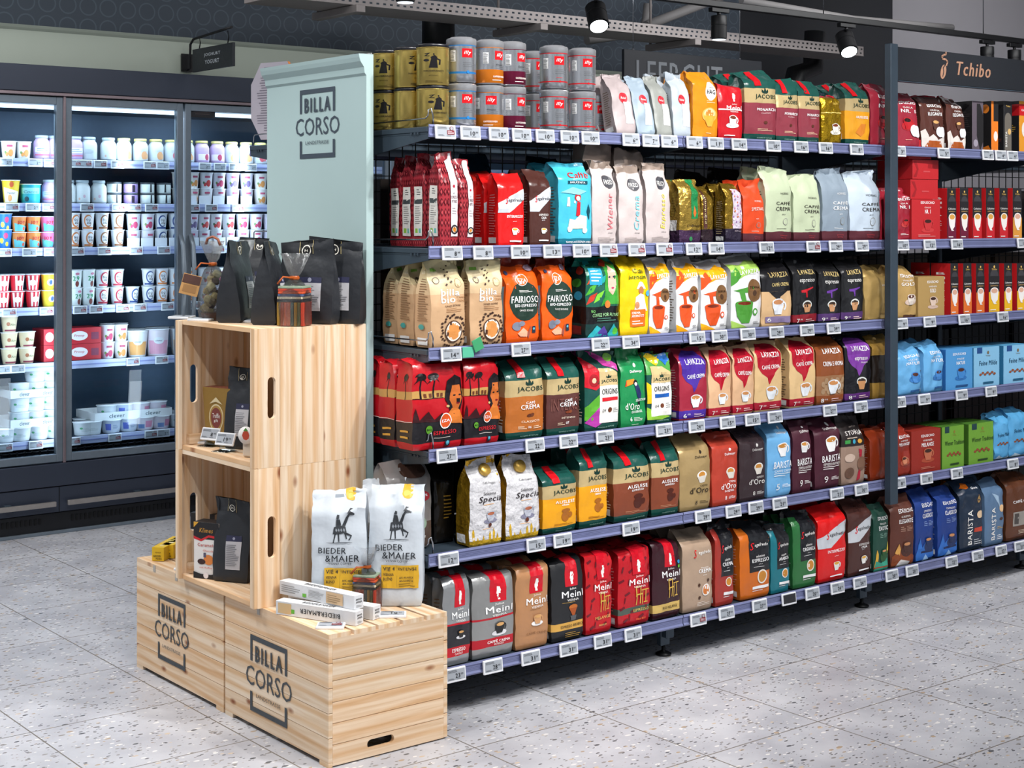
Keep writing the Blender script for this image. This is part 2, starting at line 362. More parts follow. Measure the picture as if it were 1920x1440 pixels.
def flat_polys(els, asp):
    """-> list of (polygon pts, colour, big?) ; asp = width / height in metres of the panel"""
    out = []
    for e in els:
        k = e[0]
        if k == 'P': out.append((e[1], e[2], True))
        elif k == 'E':
            rb_ = e[4] if e[4] else e[3]*asp; out.append((ell(e[1], e[2], e[3], rb_), e[5], True))
        elif k == 'T':
            vs, fs = text2d(e[1], e[7], e[9])
            if e[8]: pv = [(e[2]-y*e[4], e[3]+x*e[5]) for x, y in vs]
            else: pv = [(e[2]+x*e[4], e[3]+y*e[5]) for x, y in vs]
            out.append(((pv, fs, TN[(e[1], e[7], e[9])]), e[6], False))
        elif k == 'L':
            rn = random.Random(e[7]); _, a0, b0, a1, b1, n, col, _s = e; st = (b1-b0)/n
            for i in range(n):
                y = b1-(i+.7)*st; w_ = (a1-a0)*rn.uniform(.6, 1); out.append(([(a0, y), (a0+w_, y), (a0+w_, y+st*.35), (a0, y+st*.35)], col, True))
        elif k == 'G':
            _, a, b_, s, col, cof, sauc, hd = e; h = asp
            if sauc: out.append((ell(a, b_-s*.62*h, s*1.25, s*.36*h), sauc, True))
            if hd:
                for q in range(8):
                    t0 = -1.3+q*.33; t1 = t0+.34
                    o_ = lambda t, r_: (a+s*.72+r_*s*.42*math.cos(t), b_+s*.05*h+r_*s*.42*h*math.sin(t))
                    out.append(([o_(t0, 1), o_(t1, 1), o_(t1, .62), o_(t0, .62)], col, True))
            out.append(([(a-s*.8, b_+s*.42*h), (a-s*.72, b_-s*.05*h), (a-s*.42, b_-s*.68*h), (a+s*.42, b_-s*.68*h), (a+s*.72, b_-s*.05*h), (a+s*.8, b_+s*.42*h)], col, True))
            out.append((ell(a, b_+s*.42*h, s*.8, s*.3*h), col, True)); out.append((ell(a, b_+s*.4*h, s*.66, s*.22*h), cof, True))
    return out
def clip(poly, ax, val, keep_less):
    out = []; n = len(poly)
    for i in range(n):
        p, q = poly[i], poly[(i+1) % n]; dp = (p[ax]-val)*(1 if keep_less else -1); dq = (q[ax]-val)*(1 if keep_less else -1)
        if dp <= 0: out.append(p)
        if (dp < 0 < dq) or (dq < 0 < dp):
            t = dp/(dp-dq); out.append((p[0]+(q[0]-p[0])*t, p[1]+(q[1]-p[1])*t))
    return out
def slabs(poly, ax, lines):
    lo = min(p[ax] for p in poly); hi = max(p[ax] for p in poly); res = []; cur_ = poly
    for L in lines:
        if L <= lo+1e-6: continue
        if L >= hi-1e-6: break
        a_ = clip(cur_, ax, L, True)
        if len(a_) > 2: res.append(a_)
        cur_ = clip(cur_, ax, L, False)
        if len(cur_) < 3: return res
    res.append(cur_); return res
def convex(p):
    s_ = 0; n = len(p)
    for i in range(n):
        a_, b_, c_ = p[i], p[(i+1) % n], p[(i+2) % n]; cr = (b_[0]-a_[0])*(c_[1]-b_[1])-(b_[1]-a_[1])*(c_[0]-b_[0])
        if abs(cr) < 1e-9: continue
        if s_ == 0: s_ = 1 if cr > 0 else -1
        elif (cr > 0) != (s_ > 0): return False
    return True
def put_art(mb, els, asp, S, als, bls, off0=.0006, step=.00012, mi=0):
    """S(a, b, offset) -> point"""
    off = off0; fl_ = flat_polys(els, asp); step = max(.00002, min(.00015, .003/max(1, len(fl_))))
    for shp, col, big in fl_:
        off += step; c_ = C(col)
        if not big:
            pv, fs, n0 = shp; o2_ = off+(.0007 if als else .0001)
            if not als: mb.add([S(max(-.5, min(.5, a)), max(0, min(1, b_)), o2_+.0002*(i//n0)) for i, (a, b_) in enumerate(pv)], fs, c_, mi); continue
            pv = [(max(-.5, min(.5, a)), max(0, min(1, b_))) for a, b_ in pv]
            for f_ in fs:
                for p1 in slabs([pv[i] for i in f_], 1, bls):
                    for p2 in slabs(p1, 0, als):
                        if len(p2) > 2: mb.add([S(a, b_, o2_+.0002*(f_[0]//n0)) for a, b_ in p2], [tuple(range(len(p2)))], c_, mi)
            continue
        pts = [(max(-.5, min(.5, a)), max(0, min(1, b_))) for a, b_ in shp]
        ar = sum(pts[i][0]*pts[(i+1) % len(pts)][1]-pts[(i+1) % len(pts)][0]*pts[i][1] for i in range(len(pts)))
        if abs(ar) < 1e-7: continue
        if ar < 0: pts = pts[::-1]
        if convex(pts): polys = [pts]
        else: polys = [[pts[i] for i in t] for t in tessellate_polygon([[Vector((p[0], p[1], 0)) for p in pts]])]
        for pp in polys:
            ar = sum(pp[i][0]*pp[(i+1) % len(pp)][1]-pp[(i+1) % len(pp)][0]*pp[i][1] for i in range(len(pp)))
            if ar < 0: pp = pp[::-1]
            for p1 in slabs(pp, 1, bls):
                for p2 in slabs(p1, 0, als):
                    if len(p2) > 2: mb.add([S(a, b_, off) for a, b_ in p2], [tuple(range(len(p2)))], c_, mi, True)
# ------------------------------------------------------------------ pouch geometry
NF, NS = 12, 4
PROF = {  # b, y front, y back, z front, z back   (y in depths, z in heights)
 'stand': [(0, -.44, .44, 0, 0), (.04, -.5, .5, .03, .03), (.4, -.52, .52, .4, .4), (.70, -.48, .48, .71, .71), (.82, -.24, .24, .84, .84), (.91, -.05, .05, .92, .92), (1, -.01, .01, 1, 1)],
 'slope': [(0, -.44, .44, 0, 0), (.04, -.5, .5, .03, .03), (.4, -.53, .52, .41, .42), (.72, -.50, .5, .77, .74), (.78, -.44, .5, .83, .80), (.92, .12, .42, .96, .95), (1, .26, .30, 1, 1)],
 'fold': [(0, -.44, .44, 0, 0), (.04, -.5, .5, .03, .03), (.4, -.53, .52, .45, .44), (.78, -.5, .5, .89, .87), (.83, -.42, .52, .945, .93), (.92, -.02, .5, .985, .97), (1, .36, .40, .98, .98)]}
def prof(style, b_):
    P_ = PROF[style]
    for i in range(len(P_)-1):
        if b_ <= P_[i+1][0]+1e-9:
            t = (b_-P_[i][0])/(P_[i+1][0]-P_[i][0]); return [P_[i][k]+(P_[i+1][k]-P_[i][k])*t for k in range(1, 5)]
    return list(P_[-1][1:])
def pouch(w_, h, d, style, base, bands=(), els=(), side=(), seed=0, amp=1.0, mi=0, metal=0, taper=0.0):
    mb = MB(); sd = Vector((seed*3.17, seed*1.31, seed*.73))
    bl = sorted(set([0, .03, .07, .13, .19, .25, .31, .37, .43, .49, .55, .61, .67, .72, .76, .80, .84, .88, .92, .96, 1.0]+[round(x, 3) for bd in bands for x in bd[:2]]))
    bl = [b_ for i, b_ in enumerate(bl) if i == 0 or b_-bl[i-1] > .004]
    rn = random.Random(seed); tw = rn.uniform(-.04, .04); wob = rn.uniform(-.03, .03); tz = rn.uniform(-.10, .10); dent = [(rn.uniform(-.5, .5), rn.uniform(.1, .72), rn.uniform(-1, 1)) for _ in range(4)]
    rings = []
    for b_ in bl:
        yf, yb, zf, zb = prof(style, b_); W = w_/2*(.95+.05*min(1, b_*12))*(1-taper*b_)
        W += w_*.012*math.sin(math.pi*min(1, b_/.75)); up = max(0, (b_-.62)/.38)
        ring = []
        def P3(x, y, z, k=0):
            p = Vector((x+wob*up*h*.6, y*d+tw*up*d*2+x*tw*3*up, z*h+x*tz*up)); nv = noise.noise_vector(p*20+sd)*.75+noise.noise_vector(p*55+sd)*.4
            rg_ = (abs(noise.noise(p*17+sd*2))-.22)*1.6+(abs(noise.noise(p*40+sd))-.2)*.7; nv = nv+Vector((0, rg_*(1.5 if y < 0 else -1), 0))
            a_ = (.0024+.0075*up*(1-.2*b_))*amp
            if b_ <= .04: a_ *= .1
            q = p+nv*a_; q.z = max(q.z, 0) ; return q
        for i in range(NF+1):
            a = -0.5+i/NF; bul = .05*(1-(2*a)**2)*math.sin(math.pi*min(1, b_/.85)) if b_ < .85 else 0
            edge = .05 if abs(a) > .49 and b_ < .85 else 0
            ring.append(P3(2*a*W, yf-bul+edge, zf))
        for j in range(1, NS):
            t = j/NS; ind = (.02+.26*up)*math.sin(math.pi*t)*min(W*.8, d*1.1*(.35 if b_ > .97 else 1)); ring.append(P3(W-ind, yf+(yb-yf)*t, zf+(zb-zf)*t))
        for i in range(NF+1):
            a = .5-i/NF; ring.append(P3(2*a*W, yb, zb))
        for j in range(1, NS):
            t = j/NS; ind = (.02+.26*up)*math.sin(math.pi*t)*min(W*.8, d*1.1*(.35 if b_ > .97 else 1)); ring.append(P3(-W+ind, yb+(yf-yb)*t, zf+(zb-zf)*(1-t)))
        rings.append(ring)
    n = len(rings[0]); base = C(base, metal); k0 = len(mb.v)
    for rg in rings: mb.v.extend(tuple(p) for p in rg)
    for i in range(len(rings)-1):
        mid = (bl[i]+bl[i+1])/2; col = base
        for bd in bands:
            if bd[0] <= mid <= bd[1]: col = C(bd[2], bd[3] if len(bd) > 3 else 0)
        for k in range(n):
            mb.f.append((k0+i*n+k, k0+i*n+(k+1) % n, k0+(i+1)*n+(k+1) % n, k0+(i+1)*n+k)); mb.c.append(col); mb.m.append(mi); mb.sm.append(True); mb.uv.append(None)
    mb.add(rings[0], [tuple(reversed(range(n)))], base, mi); mb.add(rings[-1], [tuple(range(n))], base, mi)
    def S(a, b_, off):
        j = 0
        while j < len(bl)-2 and b_ > bl[j+1]: j += 1
        tb = (b_-bl[j])/(bl[j+1]-bl[j]); ta = (a+.5)*NF; i = min(NF-1, max(0, int(ta))); ta -= i
        p00, p10, p01, p11 = rings[j][i], rings[j][i+1], rings[j+1][i], rings[j+1][i+1]
        nn = (p10-p00).cross(p01-p00); nn = nn.normalized() if nn.length > 1e-12 else Vector((0, -1, 0))
        return p00*(1-ta)*(1-tb)+p10*ta*(1-tb)+p01*(1-ta)*tb+p11*ta*tb+nn*off
    put_art(mb, els, w_/h, S, [-.5+i/NF for i in range(1, NF)], bl[1:-1], mi=mi)
    if side:
        lo = 2*(NF+1)+NS-1
        idx = [2*NF+1+NS-1]+[lo+q for q in range(NS-1)]+[0]  # back-left .. front-left
        def SL(a, b_, off):
            j = 0
            while j < len(bl)-2 and b_ > bl[j+1]: j += 1
            tb = (b_-bl[j])/(bl[j+1]-bl[j]); ta = (a+.5)*NS; i = min(NS-1, max(0, int(ta))); ta -= i
            p00, p10, p01, p11 = rings[j][idx[i]], rings[j][idx[i+1]], rings[j+1][idx[i]], rings[j+1][idx[i+1]]
            nn = (p10-p00).cross(p01-p00); nn = nn.normalized() if nn.length > 1e-12 else Vector((-1, 0, 0))
            return p00*(1-ta)*(1-tb)+p10*ta*(1-tb)+p01*(1-ta)*tb+p11*ta*tb+nn*off
        put_art(mb, side, d/h, SL, [-.5+i/NS for i in range(1, NS)], bl[1:-1], mi=mi)
    return mb, S
# ------------------------------------------------------------------ package designs: what is printed on each kind of bag
D = {}
def des(key, desc, short, base, mat='g', bands=(), els=(), side=None, style='slope', metal=0, amp=1.0, tab=None, cap=None, taper=0):
    if side is None: side = [LN(-.3, .15, .3, .68, 16, tuple(v*.72+.2 for v in C(base)[:3])+(0,) if sum(C(base)[:3]) < 1.0 else '#6b5a4a', 3), RC(-.35, .05, .3, .12, '#e8e8e8')]
    D[key] = dict(desc=desc, short=short, base=base, mat=mat, bands=bands, els=list(els), side=list(side), style=style, metal=metal, amp=amp, tab=tab, cap=cap, taper=taper)
W_ = '#f4f2ee'
def crown(a, b_, s, col): return [PL([(a-s, b_), (a-s*.9, b_+s*.3), (a-s*.4, b_+s*.1), (a, b_+s*.55), (a+s*.4, b_+s*.1), (a+s*.9, b_+s*.3), (a+s, b_), (a+s*.6, b_-s*.15), (a-s*.6, b_-s*.15)], col)]
def jac(key, desc, short, low, els, top='#1c4f47', **k):
    e = [T('JACOBS', .12, .585, .68, .065, '#14352c', 1)]+crown(.1, .645, .11, '#14352c')+els+[T('POWERED BY NATURE', .1, .05, .5, .016, '#8fb5a8', 0)]
    tb_ = k.pop('tab', '#c8141e')
    des(key, desc, short, top, 'g', [(0, .10, '#10433b'), (.10, .51, low), (.51, .69, '#cdb583', .25)], e, [LN(-.3, .15, .35, .48, 9, '#e9dcc8', 4), RC(-.4, .1, .3, .18, '#e8e8e8')], tab=tb_, **k)
E_mug = lambda c: [EL(.14, .25, .12, None, c), EL(.14, .33, .13, .03, c), EL(.28, .26, .06, None, c)]
jac('jac_classico', 'dark green coffee bag with orange-brown lower half', 'orange-brown coffee bag', '#b4672b', [T('CAFÉ', .12, .44, .24, .035), T('CREMA', .12, .39, .52, .05), EL(.1, .29, .07, .018, '#5a2d1d'), EL(.17, .295, .05, .02, '#6e3a22'), T('CLASSICO', .12, .22, .48, .024, '#f0e2cc', 0), T('06', .1, .155, .09, .028), LN(-.2, .13, .04, .17, 2, '#e8d2b4'), LN(.2, .13, .42, .17, 2, '#e8d2b4')])
jac('jac_intenso', 'dark green coffee bag with chocolate-brown lower half', 'chocolate-brown coffee bag', '#5b3531', [T('INTENSO', .1, .39, 1.0, .15, '#7a4c45', 0), T('CAFÉ', .12, .44, .24, .035), T('CREMA', .12, .39, .52, .05), EL(.1, .29, .07, .018, '#7a3a22'), EL(.17, .295, .05, .02, '#8e4a2a'), T('INTENSO', .12, .22, .42, .024, '#f0e2cc', 0), T('07', .1, .155, .09, .028), LN(-.2, .13, .04, .17, 2, '#e8d2b4')])
jac('jac_yellow', 'dark green coffee bag with golden yellow lower half', 'golden yellow coffee bag', '#eba31d', [T('AUSLESE', .12, .455, .58, .042), T('CREMA', .12, .41, .22, .022)]+E_mug('#a9651f')+[LN(-.2, .12, .4, .15, 2, '#8a5210')])
jac('jac_brown', 'dark green espresso bag with red-brown lower half', 'red-brown espresso bag', '#83432c', [T('AUSLESE', .12, .455, .58, .042), T('ESPRESSO', .12, .41, .34, .022)]+E_mug('#4e2116')+[LN(-.2, .12, .4, .15, 2, '#c08a6a')])
jac('jac_monarch', 'dark green coffee bag with wine-red lower half', 'wine-red coffee bag', '#8b3844', [T('MONARCH', .14, .43, .60, .036), T('CLASSIC', .14, .385, .3, .016, '#e8c8c8', 0), EL(.12, .26, .06, .022, '#5a2d1d'), LN(-.15, .14, .4, .18, 2, '#f0c8a8')], style='slope')
jac('jac_auslese', 'dark green ground coffee bag with yellow-orange panel', 'yellow-orange panel bag', '#e8a126', [T('AUSLESE', .12, .43, .5, .036), PL([(-.1, .2), (.1, .33), (.3, .33), (.25, .2), (.1, .14)], '#d9822a')])
jac('jac_origins_red', 'colourful patterned bag with white panel and red stripe', 'patterned bag with red stripe', '#3c2a24', [PL([(-.5, .9), (-.1, .75), (.1, .6), (-.2, .5), (-.5, .55)], '#c8202f'), PL([(-.5, .3), (-.1, .45), (.0, .2), (-.3, .12), (-.5, .15)], '#5aa832'), PL([(-.5, .12), (-.1, .3), (.05, .12), (-.2, .05)], '#b03aa0'), PL([(-.3, .98), (.1, .8), (.5, .72), (.5, .8), (.0, .95)], '#c0409a'), EL(-.25, .62, .14, None, '#a01822'), EL(-.25, .62, .06, None, '#e8c0a0'),
    EL(.3, .9, .12, None, '#7bc043'), RC(-.1, .10, .47, .55, '#f1efe8'), PL([(-.1, .55), (.47, .55), (.47, .7), (.2, .76), (-.1, .76)], '#cdb583'), T('JACOBS', .19, .60, .48, .05, '#14352c', 1), *crown(.18, .65, .08, '#14352c'), T('ORIGINS', .19, .48, .46, .065, '#3a3a3a', 1), RC(-.04, .365, .43, .41, '#d21f2b'), T('09', .02, .25, .1, .04, '#555555', 0), EL(.2, .255, .06, None, '#6e3a22'), LN(.3, .22, .45, .28, 3, '#aaaaaa')], tab=None, style='stand')
D['jac_origins_red']['bands'] = [(0, .08, '#16473d')]
jac('jac_origins_blue', 'colourful jungle bag with white panel and blue stripe', 'jungle bag with blue stripe', '#2f6b3a', [PL([(-.5, .95), (-.1, .8), (.2, .95), (.0, 1), (-.4, 1)], '#e8c81f'), PL([(-.1, .98), (.3, .8), (.5, .9), (.3, 1)], '#2a6fc0'), PL([(-.5, .6), (-.2, .5), (-.15, .3), (-.5, .3)], '#e8c81f'), PL([(-.5, .25), (0, .15), (.4, .1), (.1, .06), (-.5, .08)], '#93c83d'),
    RC(-.36, .12, .45, .58, '#f1efe8'), PL([(-.36, .58), (.45, .58), (.45, .72), (.1, .79), (-.36, .79)], '#cdb583'), T('JACOBS', .05, .62, .68, .055, '#14352c', 1), *crown(.05, .67, .1, '#14352c'), T('ORIGINS', .05, .5, .62, .07, '#3a3a3a', 1), RC(-.24, .375, .34, .43, '#1f5fb4'), T('04', -.15, .26, .14, .045, '#555555', 0), EL(.05, .26, .07, None, '#6e3a22'), LN(.2, .22, .4, .3, 3, '#aaaaaa')], tab=None, style='stand')
D['jac_origins_blue']['bands'] = [(0, .08, '#16473d'), (.69, 1, '#4f9a48')]
def seg(key, desc, short, base, txt, **k):
    des(key, desc, short, base, 'g', [], [PL([(-.5, .44), (-.5, .56), (.5, .74), (.5, .6), (-.1, .44)], '#c6cad0'), T('egafredo', .14, .585, .56, .05, '#3a3a3e', 1, 0, .2), T('S', -.2, .585, .11, .08, '#d8141e', 1, 0, .3)]+txt+
        [T('plus', .1, .335, .14, .014, '#f2f2f2', 0), *cup(.12, .2, .15, '#e9e7e2', '#e0a838'), RC(-.1, .07, .35, .085, '#f2f2f2')], style=k.pop('style', 'slope'), **k)
seg('seg_red', 'bright red coffee bag with silver diagonal swoosh', 'bright red coffee bag', '#dc1a1a', [T('INTERMEZZO', .1, .395, .62, .035)])
seg('seg_brown', 'dark brown espresso bag with silver diagonal swoosh', 'dark brown espresso bag', '#4a2a24', [T('ESPRESSO', .12, .40, .46, .026, W_, 0), T('CASA', .12, .365, .26, .028)])
def sel(key, desc, short, base, word, side2=None, **k):
    des(key, desc, short, base, 'g', [(.88, 1, '#1d1d20')] if not k.get('plain') else [], [RC(-.22, .35, .5, .92, '#1d1e22'), T('egafredo', .18, .66, .44, .05, W_, 1, 0, .2), T('S', -.13, .655, .12, .085, '#e0202a', 1, 0, .3), T('selezione', .14, .535, .3, .03, W_, 0), T(word, .14, .485, .56, .042), T('plus', .14, .44, .12, .014, W_, 0), LN(-.1, .4, .45, .42, 1, '#bbbbbb'),
        EL(.2, .28, .17, None, '#ece6dc'), EL(.2, .28, .135, None, '#c9862f'), RC(-.1, .13, .45, .165, '#efefef'), LN(-.1, .1, .4, .12, 1, '#dddddd')], style='slope')
sel('sel_crema', 'terracotta red coffee bag with black panel', 'terracotta bag with black panel', '#a3352c', 'CREMA')
sel('sel_espresso', 'bright orange coffee bag with black panel', 'orange bag with black panel', '#cf6a1c', 'ESPRESSO')
sel('sel_arabica', 'teal coffee bag with black panel', 'teal bag with black panel', '#1c7482', 'ARABICA')
sel('sel_organica', 'leaf green coffee bag with black panel', 'leaf green bag', '#2e6e3b', 'ORGANICA')
des('seg_beige', 'beige crema bag with red and white lettering', 'beige crema bag', '#ae957f', 'g', [(.82, 1, '#8d7c6b')], [T('egafredo', .22, .67, .42, .05, W_, 1, 0, .2), T('S', -.1, .665, .1, .085, '#d8141e', 1, 0, .3), T('Passione', .2, .51, .24, .018, W_, 0), T('CREMA', .2, .475, .42, .042), T('plus', .2, .43, .12, .014, W_, 0), EL(.24, .25, .14, None, '#f0e8e0'), EL(.24, .25, .11, None, '#d07a3a'), EL(.0, .32, .04, None, '#4a2d1d'), EL(.3, .36, .04, None, '#4a2d1d'), EL(.02, .17, .04, None, '#4a2d1d'), LN(-.05, .07, .4, .12, 3, '#dcd0c4')], style='slope')
def meinl(key, desc, short, base, els, metal=0, mat='g', rib=True, **k):
    head = [PL([(a*.85+.1, b_+.62) for a, b_ in [(-.02, -.02), (.06, -.02), (.035, .015), (.065, .03), (.06, .06), (.08, .075), (.05, .11), (-.03, .115), (-.04, .075), (-.06, .05), (-.05, .02), (-.03, .01)]], W_)]
    e = ([RC(-.1, .58, .3, .995, '#c91325')] if rib else [])+head+[T('Julius', .12, .555, .22, .026, W_, 0), T('Meinl', .12, .50, .66, .068), T('VIENNA', .12, .44, .36, .024, W_, 0)]
    des(key, desc, short, base, mat, k.pop('bands', []), e+els, style='fold', metal=metal, **k)
ecup = lambda c='#1e1e1e', s='#e4e4e8': cup(.12, .31, .14, c, '#d9a566', s)
meinl('meinl_classico', 'silver foil espresso bag with red ribbon and black band', 'silver espresso bag', '#a8abad', [T('ESPRESSO', .05, .16, .5, .034), T('CLASSICO', .05, .125, .3, .02, W_, 0)]+ecup(), .55, bands=[(.10, .19, '#c01524'), (.19, .40, '#24242a'), (.40, .42, '#c01524')], mat='g')
meinl('meinl_crema', 'silver foil coffee bag with red ribbon and grey front', 'silver crema bag', '#9b9c9b', [T('CAFFÈ CREMA', .12, .175, .56, .034), T('INTENSO', .12, .142, .24, .018, W_, 0), LN(-.1, .05, .4, .06, 1, '#555555')]+ecup(), .4, bands=[(.12, .21, '#b51626'), (.405, .425, '#b51626')], mat='g')
meinl('meinl_tan', 'caramel tan coffee bag with red ribbon', 'caramel tan bag', '#b48259', [T('CAFFÈ CREMA', .12, .17, .62, .028, '#7d5535', 0), LN(-.1, .41, .4, .42, 1, '#7d5535')]+ecup('#cf9a6a', '#f0ece8'))
meinl('meinl_black', 'matt black espresso bag with red ribbon', 'black espresso bag', '#202124', [T('ESPRESSO ARABICA', .12, .165, .72, .03, '#1c1c1c'), LN(-.2, .41, .4, .42, 1, '#c8a050'), EL(.14, .36, .13, .03, '#c06a28'), PL([(.02, .35), (.26, .35), (.18, .27), (.1, .27)], '#a8501c'), PL([(.04, .27), (.24, .27), (.22, .22), (.06, .22)], '#55585c'), LN(-.1, .04, .4, .1, 3, '#b08a40')], mat='m', bands=[(.125, .205, '#d9a74e')])
chair = [RC(.0, .33, .03, .43, '#d9b04a'), RC(.0, .43, .16, .445, '#d9b04a'), RC(.13, .25, .155, .43, '#d9b04a'), RC(.0, .345, .22, .36, '#d9b04a'), RC(.02, .24, .045, .345, '#d9b04a'), RC(.2, .24, .22, .4, '#d9b04a'), RC(.17, .39, .4, .4, '#d9b04a'), RC(.3, .26, .32, .395, '#d9b04a'), RC(.25, .25, .37, .262, '#d9b04a')]
redpat = [PL([(x, y), (x+.14, y+.03), (x+.11, y+.05), (x-.03, y+.025)], '#6a1420') for x, y in [(-.45, .2), (-.3, .35), (-.48, .5), (-.2, .6), (-.4, .75), (-.1, .85), (.25, .7), (.32, .5), (.3, .3), (-.1, .15), (.15, .08), (-.35, .06), (.2, .9)]]+[PL([(x, y), (x+.03, y), (x+.06, y+.06), (x+.02, y+.06)], '#6a1420') for x, y in [(-.35, .28), (-.25, .48), (-.44, .62), (.4, .6), (.42, .4), (-.15, .72), (.38, .82), (-.2, .08), (.3, .16)]]
meinl('meinl_melange', 'bright red patterned coffee bag with gold chair', 'patterned melange bag', '#c01a22', [T('MELANGE', .12, .18, .58, .032, '#e2b868', 0), T('PREMIUM', .12, .10, .3, .018, '#e2b868', 0)]+chair)
meinl('meinl_espresso', 'red patterned espresso bag with grey-green text bar', 'patterned espresso bag', '#b81a24', [T('ESPRESSO', .18, .18, .46, .03, '#e2c868', 0), T('100% BIO', .18, .08, .3, .018, '#e8783a', 0)]+chair, bands=[(.15, .22, '#4d5a50')])
for k_ in ('meinl_melange', 'meinl_espresso'): D[k_]['els'] = redpat+D[k_]['els']
meinl('meinl_rio', 'dark plum coffee bag with red ribbon and gold band', 'dark plum bag', '#37171f', [T('RIO MELANGE', .1, .135, .56, .03, '#3a2a12', 1), EL(.42, .62, .045, None, '#2a8ac0'), EL(.42, .57, .04, None, '#5aa832')]+chair, bands=[(.09, .18, '#cfae62')])
meinl('meinl_red', 'small red ground coffee bag with white cup', 'small red coffee bag', '#c11722', [RC(-.5, .46, .5, .48, '#f2f2f2'), *cup(.05, .3, .2, '#eeeeee', '#7a3a22', '#f0f0f0'), LN(-.3, .06, .4, .09, 1, '#ffffff')], rib=False)
def lav(key, desc, short, base, blob, els, **k):
    sw = [PL([(-.42, .60), (-.45, .80), (-.15, .93), (.3, .90), (.47, .78), (.44, .60), (.2, .52), (.04, .40), (-.02, .37), (-.08, .46), (-.28, .52)], blob)] if blob else []
    des(key, desc, short, base, 'g', k.pop('bands', []), sw+[T('LAVAZZA', .05, .75, .66, .07, k.pop('lc', '#ffffff'))]+els, style=k.pop('style', 'slope'), **k)
lcup = lambda: cup(.05, .26, .24, '#e6ebf0', '#c98a52')
def lavend(n, col): return [T(n, -.33, .075, .12, .055, W_, 0), T('/10', -.2, .09, .1, .02, W_, 0), LN(0, .05, .4, .1, 2, '#e8c8c8')]
lav('lav_red_small', 'small beige crema bag with crimson swirl', 'small beige crimson-swirl bag', '#e0b48c', '#b8172c', [T('CAFFÈ CREMA', .05, .58, .62, .06)]+lcup()+lavend('7', 0), bands=[(.03, .14, '#a81c30')])
lav('lav_red_big', 'large beige crema bag with crimson swirl', 'large beige crimson-swirl bag', '#e3c08c', '#b8172c', [T('CAFFÈ CREMA', .05, .60, .66, .06)]+lcup()+lavend('7', 0), bands=[(.03, .14, '#a81c30')])
lav('lav_purple', 'violet coffee bag with crimson swirls', 'violet crema bag', '#a12a3e', '#4a2f9a', [T('CAFFÈ CREMA', .08, .58, .62, .06)]+lcup()+lavend('6', 0), bands=[(.03, .14, '#4a2f9a')])
lav('lav_brown', 'copper brown coffee bag with white cup', 'copper brown bag', '#8a4a24', None, [EL(-.3+.2*i+.1*(j % 2), .20+.05*j, .07, None, '#a98a6a') for i in range(4) for j in range(4)]+[T('CREMA E AROMA', .05, .58, .7, .06)]+lcup()+lavend('8', 0), bands=[(.03, .14, '#8a4a24'), (.14, .42, '#9a6f4c')])
lav('lav_espresso_purple', 'black espresso bag with purple swirl', 'black and purple espresso bag', '#1b1a1f', '#7a3a9a', [T('espresso', .08, .60, .5, .055, W_, 0), T('ITALIANO', .2, .555, .25, .02, W_, 0), EL(.08, .3, .19, .06, '#d8dcd8'), EL(.08, .3, .15, .04, '#3a2a20'), PL([(-.08, .3), (.24, .3), (.16, .18), (0, .18)], '#c08a5a')]+lavend('8', 0), bands=[(.03, .13, '#5a2a70')])
def gran(key, desc, short, sw, num, band):
    lav(key, desc, short, '#1c1c1e', None, [T('espresso', .05, .62, .62, .06, W_, 0), PL([(-.2, .5), (.3, .54), (.3, .52), (.05, .49), (.05, .4), (-.0, .4), (-.02, .47), (-.2, .47)], sw), EL(.05, .3, .2, .06, '#d8dcd8'), EL(.05, .3, .16, .04, '#3a2a20'), PL([(-.12, .3), (.22, .3), (.14, .19), (-.04, .19)], '#c9956a')]+lavend(num, 0), bands=[(.05, .16, band)], lc='#d8c080')
gran('lav_barista_red', 'glossy black espresso bag with red band', 'black espresso bag with red band', '#c8202c', '7', '#8a1c28')
gran('lav_barista_purple', 'glossy black espresso bag with purple band', 'black espresso bag with purple band', '#6a3a9a', '9', '#52346a')
lav('lav_crema_black', 'black and sand coffee bag with white cup', 'black and sand bag', '#dfb889', None, [T('CAFFÈ CREMA', .1, .62, .6, .06, '#e8cf8a'), PL([(-.3, .52), (.35, .52), (.1, .45), (.02, .38)], '#1e1d20')]+cup(.0, .3, .26, '#e8ecf2', '#c98a5a')+[RC(-.4, .07, .45, .16, '#8a7aa0'), T('6', -.28, .115, .12, .06, W_, 0)], bands=[(.52, 1, '#1e1d20')], lc='#d8c080')
def tierra(key, desc, short, c1, c2, **k):
    des(key, desc, short, '#e9e9ea', 'g', [(.82, .95, '#b8b4b4')], [PL([(-.5, .60), (-.5, .85), (-.1, .82), (.2, .88), (.5, .85), (.5, .72), (0, .68)], c2), PL([(-.5, .55), (-.5, .72), (-.3, .8), (-.15, .68), (-.35, .6)], c1), T('LAVAZZA', .12, .72, .62, .06), PL([(-.45, .5), (.3, .56), (.3, .48), (-.1, .47), (-.05, .35), (-.2, .38), (-.25, .48)], c1), EL(.24, .49, .24, None, '#7d5a38'), T('TIERRA', .24, .53, .32, .028, '#2e1c10'), EL(.24, .46, .07, .035, '#4e3420'),
        EL(-.1, .34, .3, .035, c1), PL([(-.4, .34), (-.34, .18), (-.18, .08), (.06, .08), (.16, .2), (.2, .34)], c1), EL(-.1, .34, .22, .022, '#7a2a14'), EL(.26, .22, .08, None, c1), EL(.26, .22, .045, None, '#e9e9ea'), PL([(-.5, 0), (-.5, .12), (.05, .02), (.1, 0)], c2), LN(.2, .06, .45, .1, 2, '#777777')], style='slope')
tierra('tierra_orange', 'white and orange organic coffee bag with orange cup', 'white and orange bag', '#d8501f', '#f0a818')
tierra('tierra_green', 'white and lime green organic coffee bag', 'white and lime green bag', '#4f9a3a', '#a8d060')
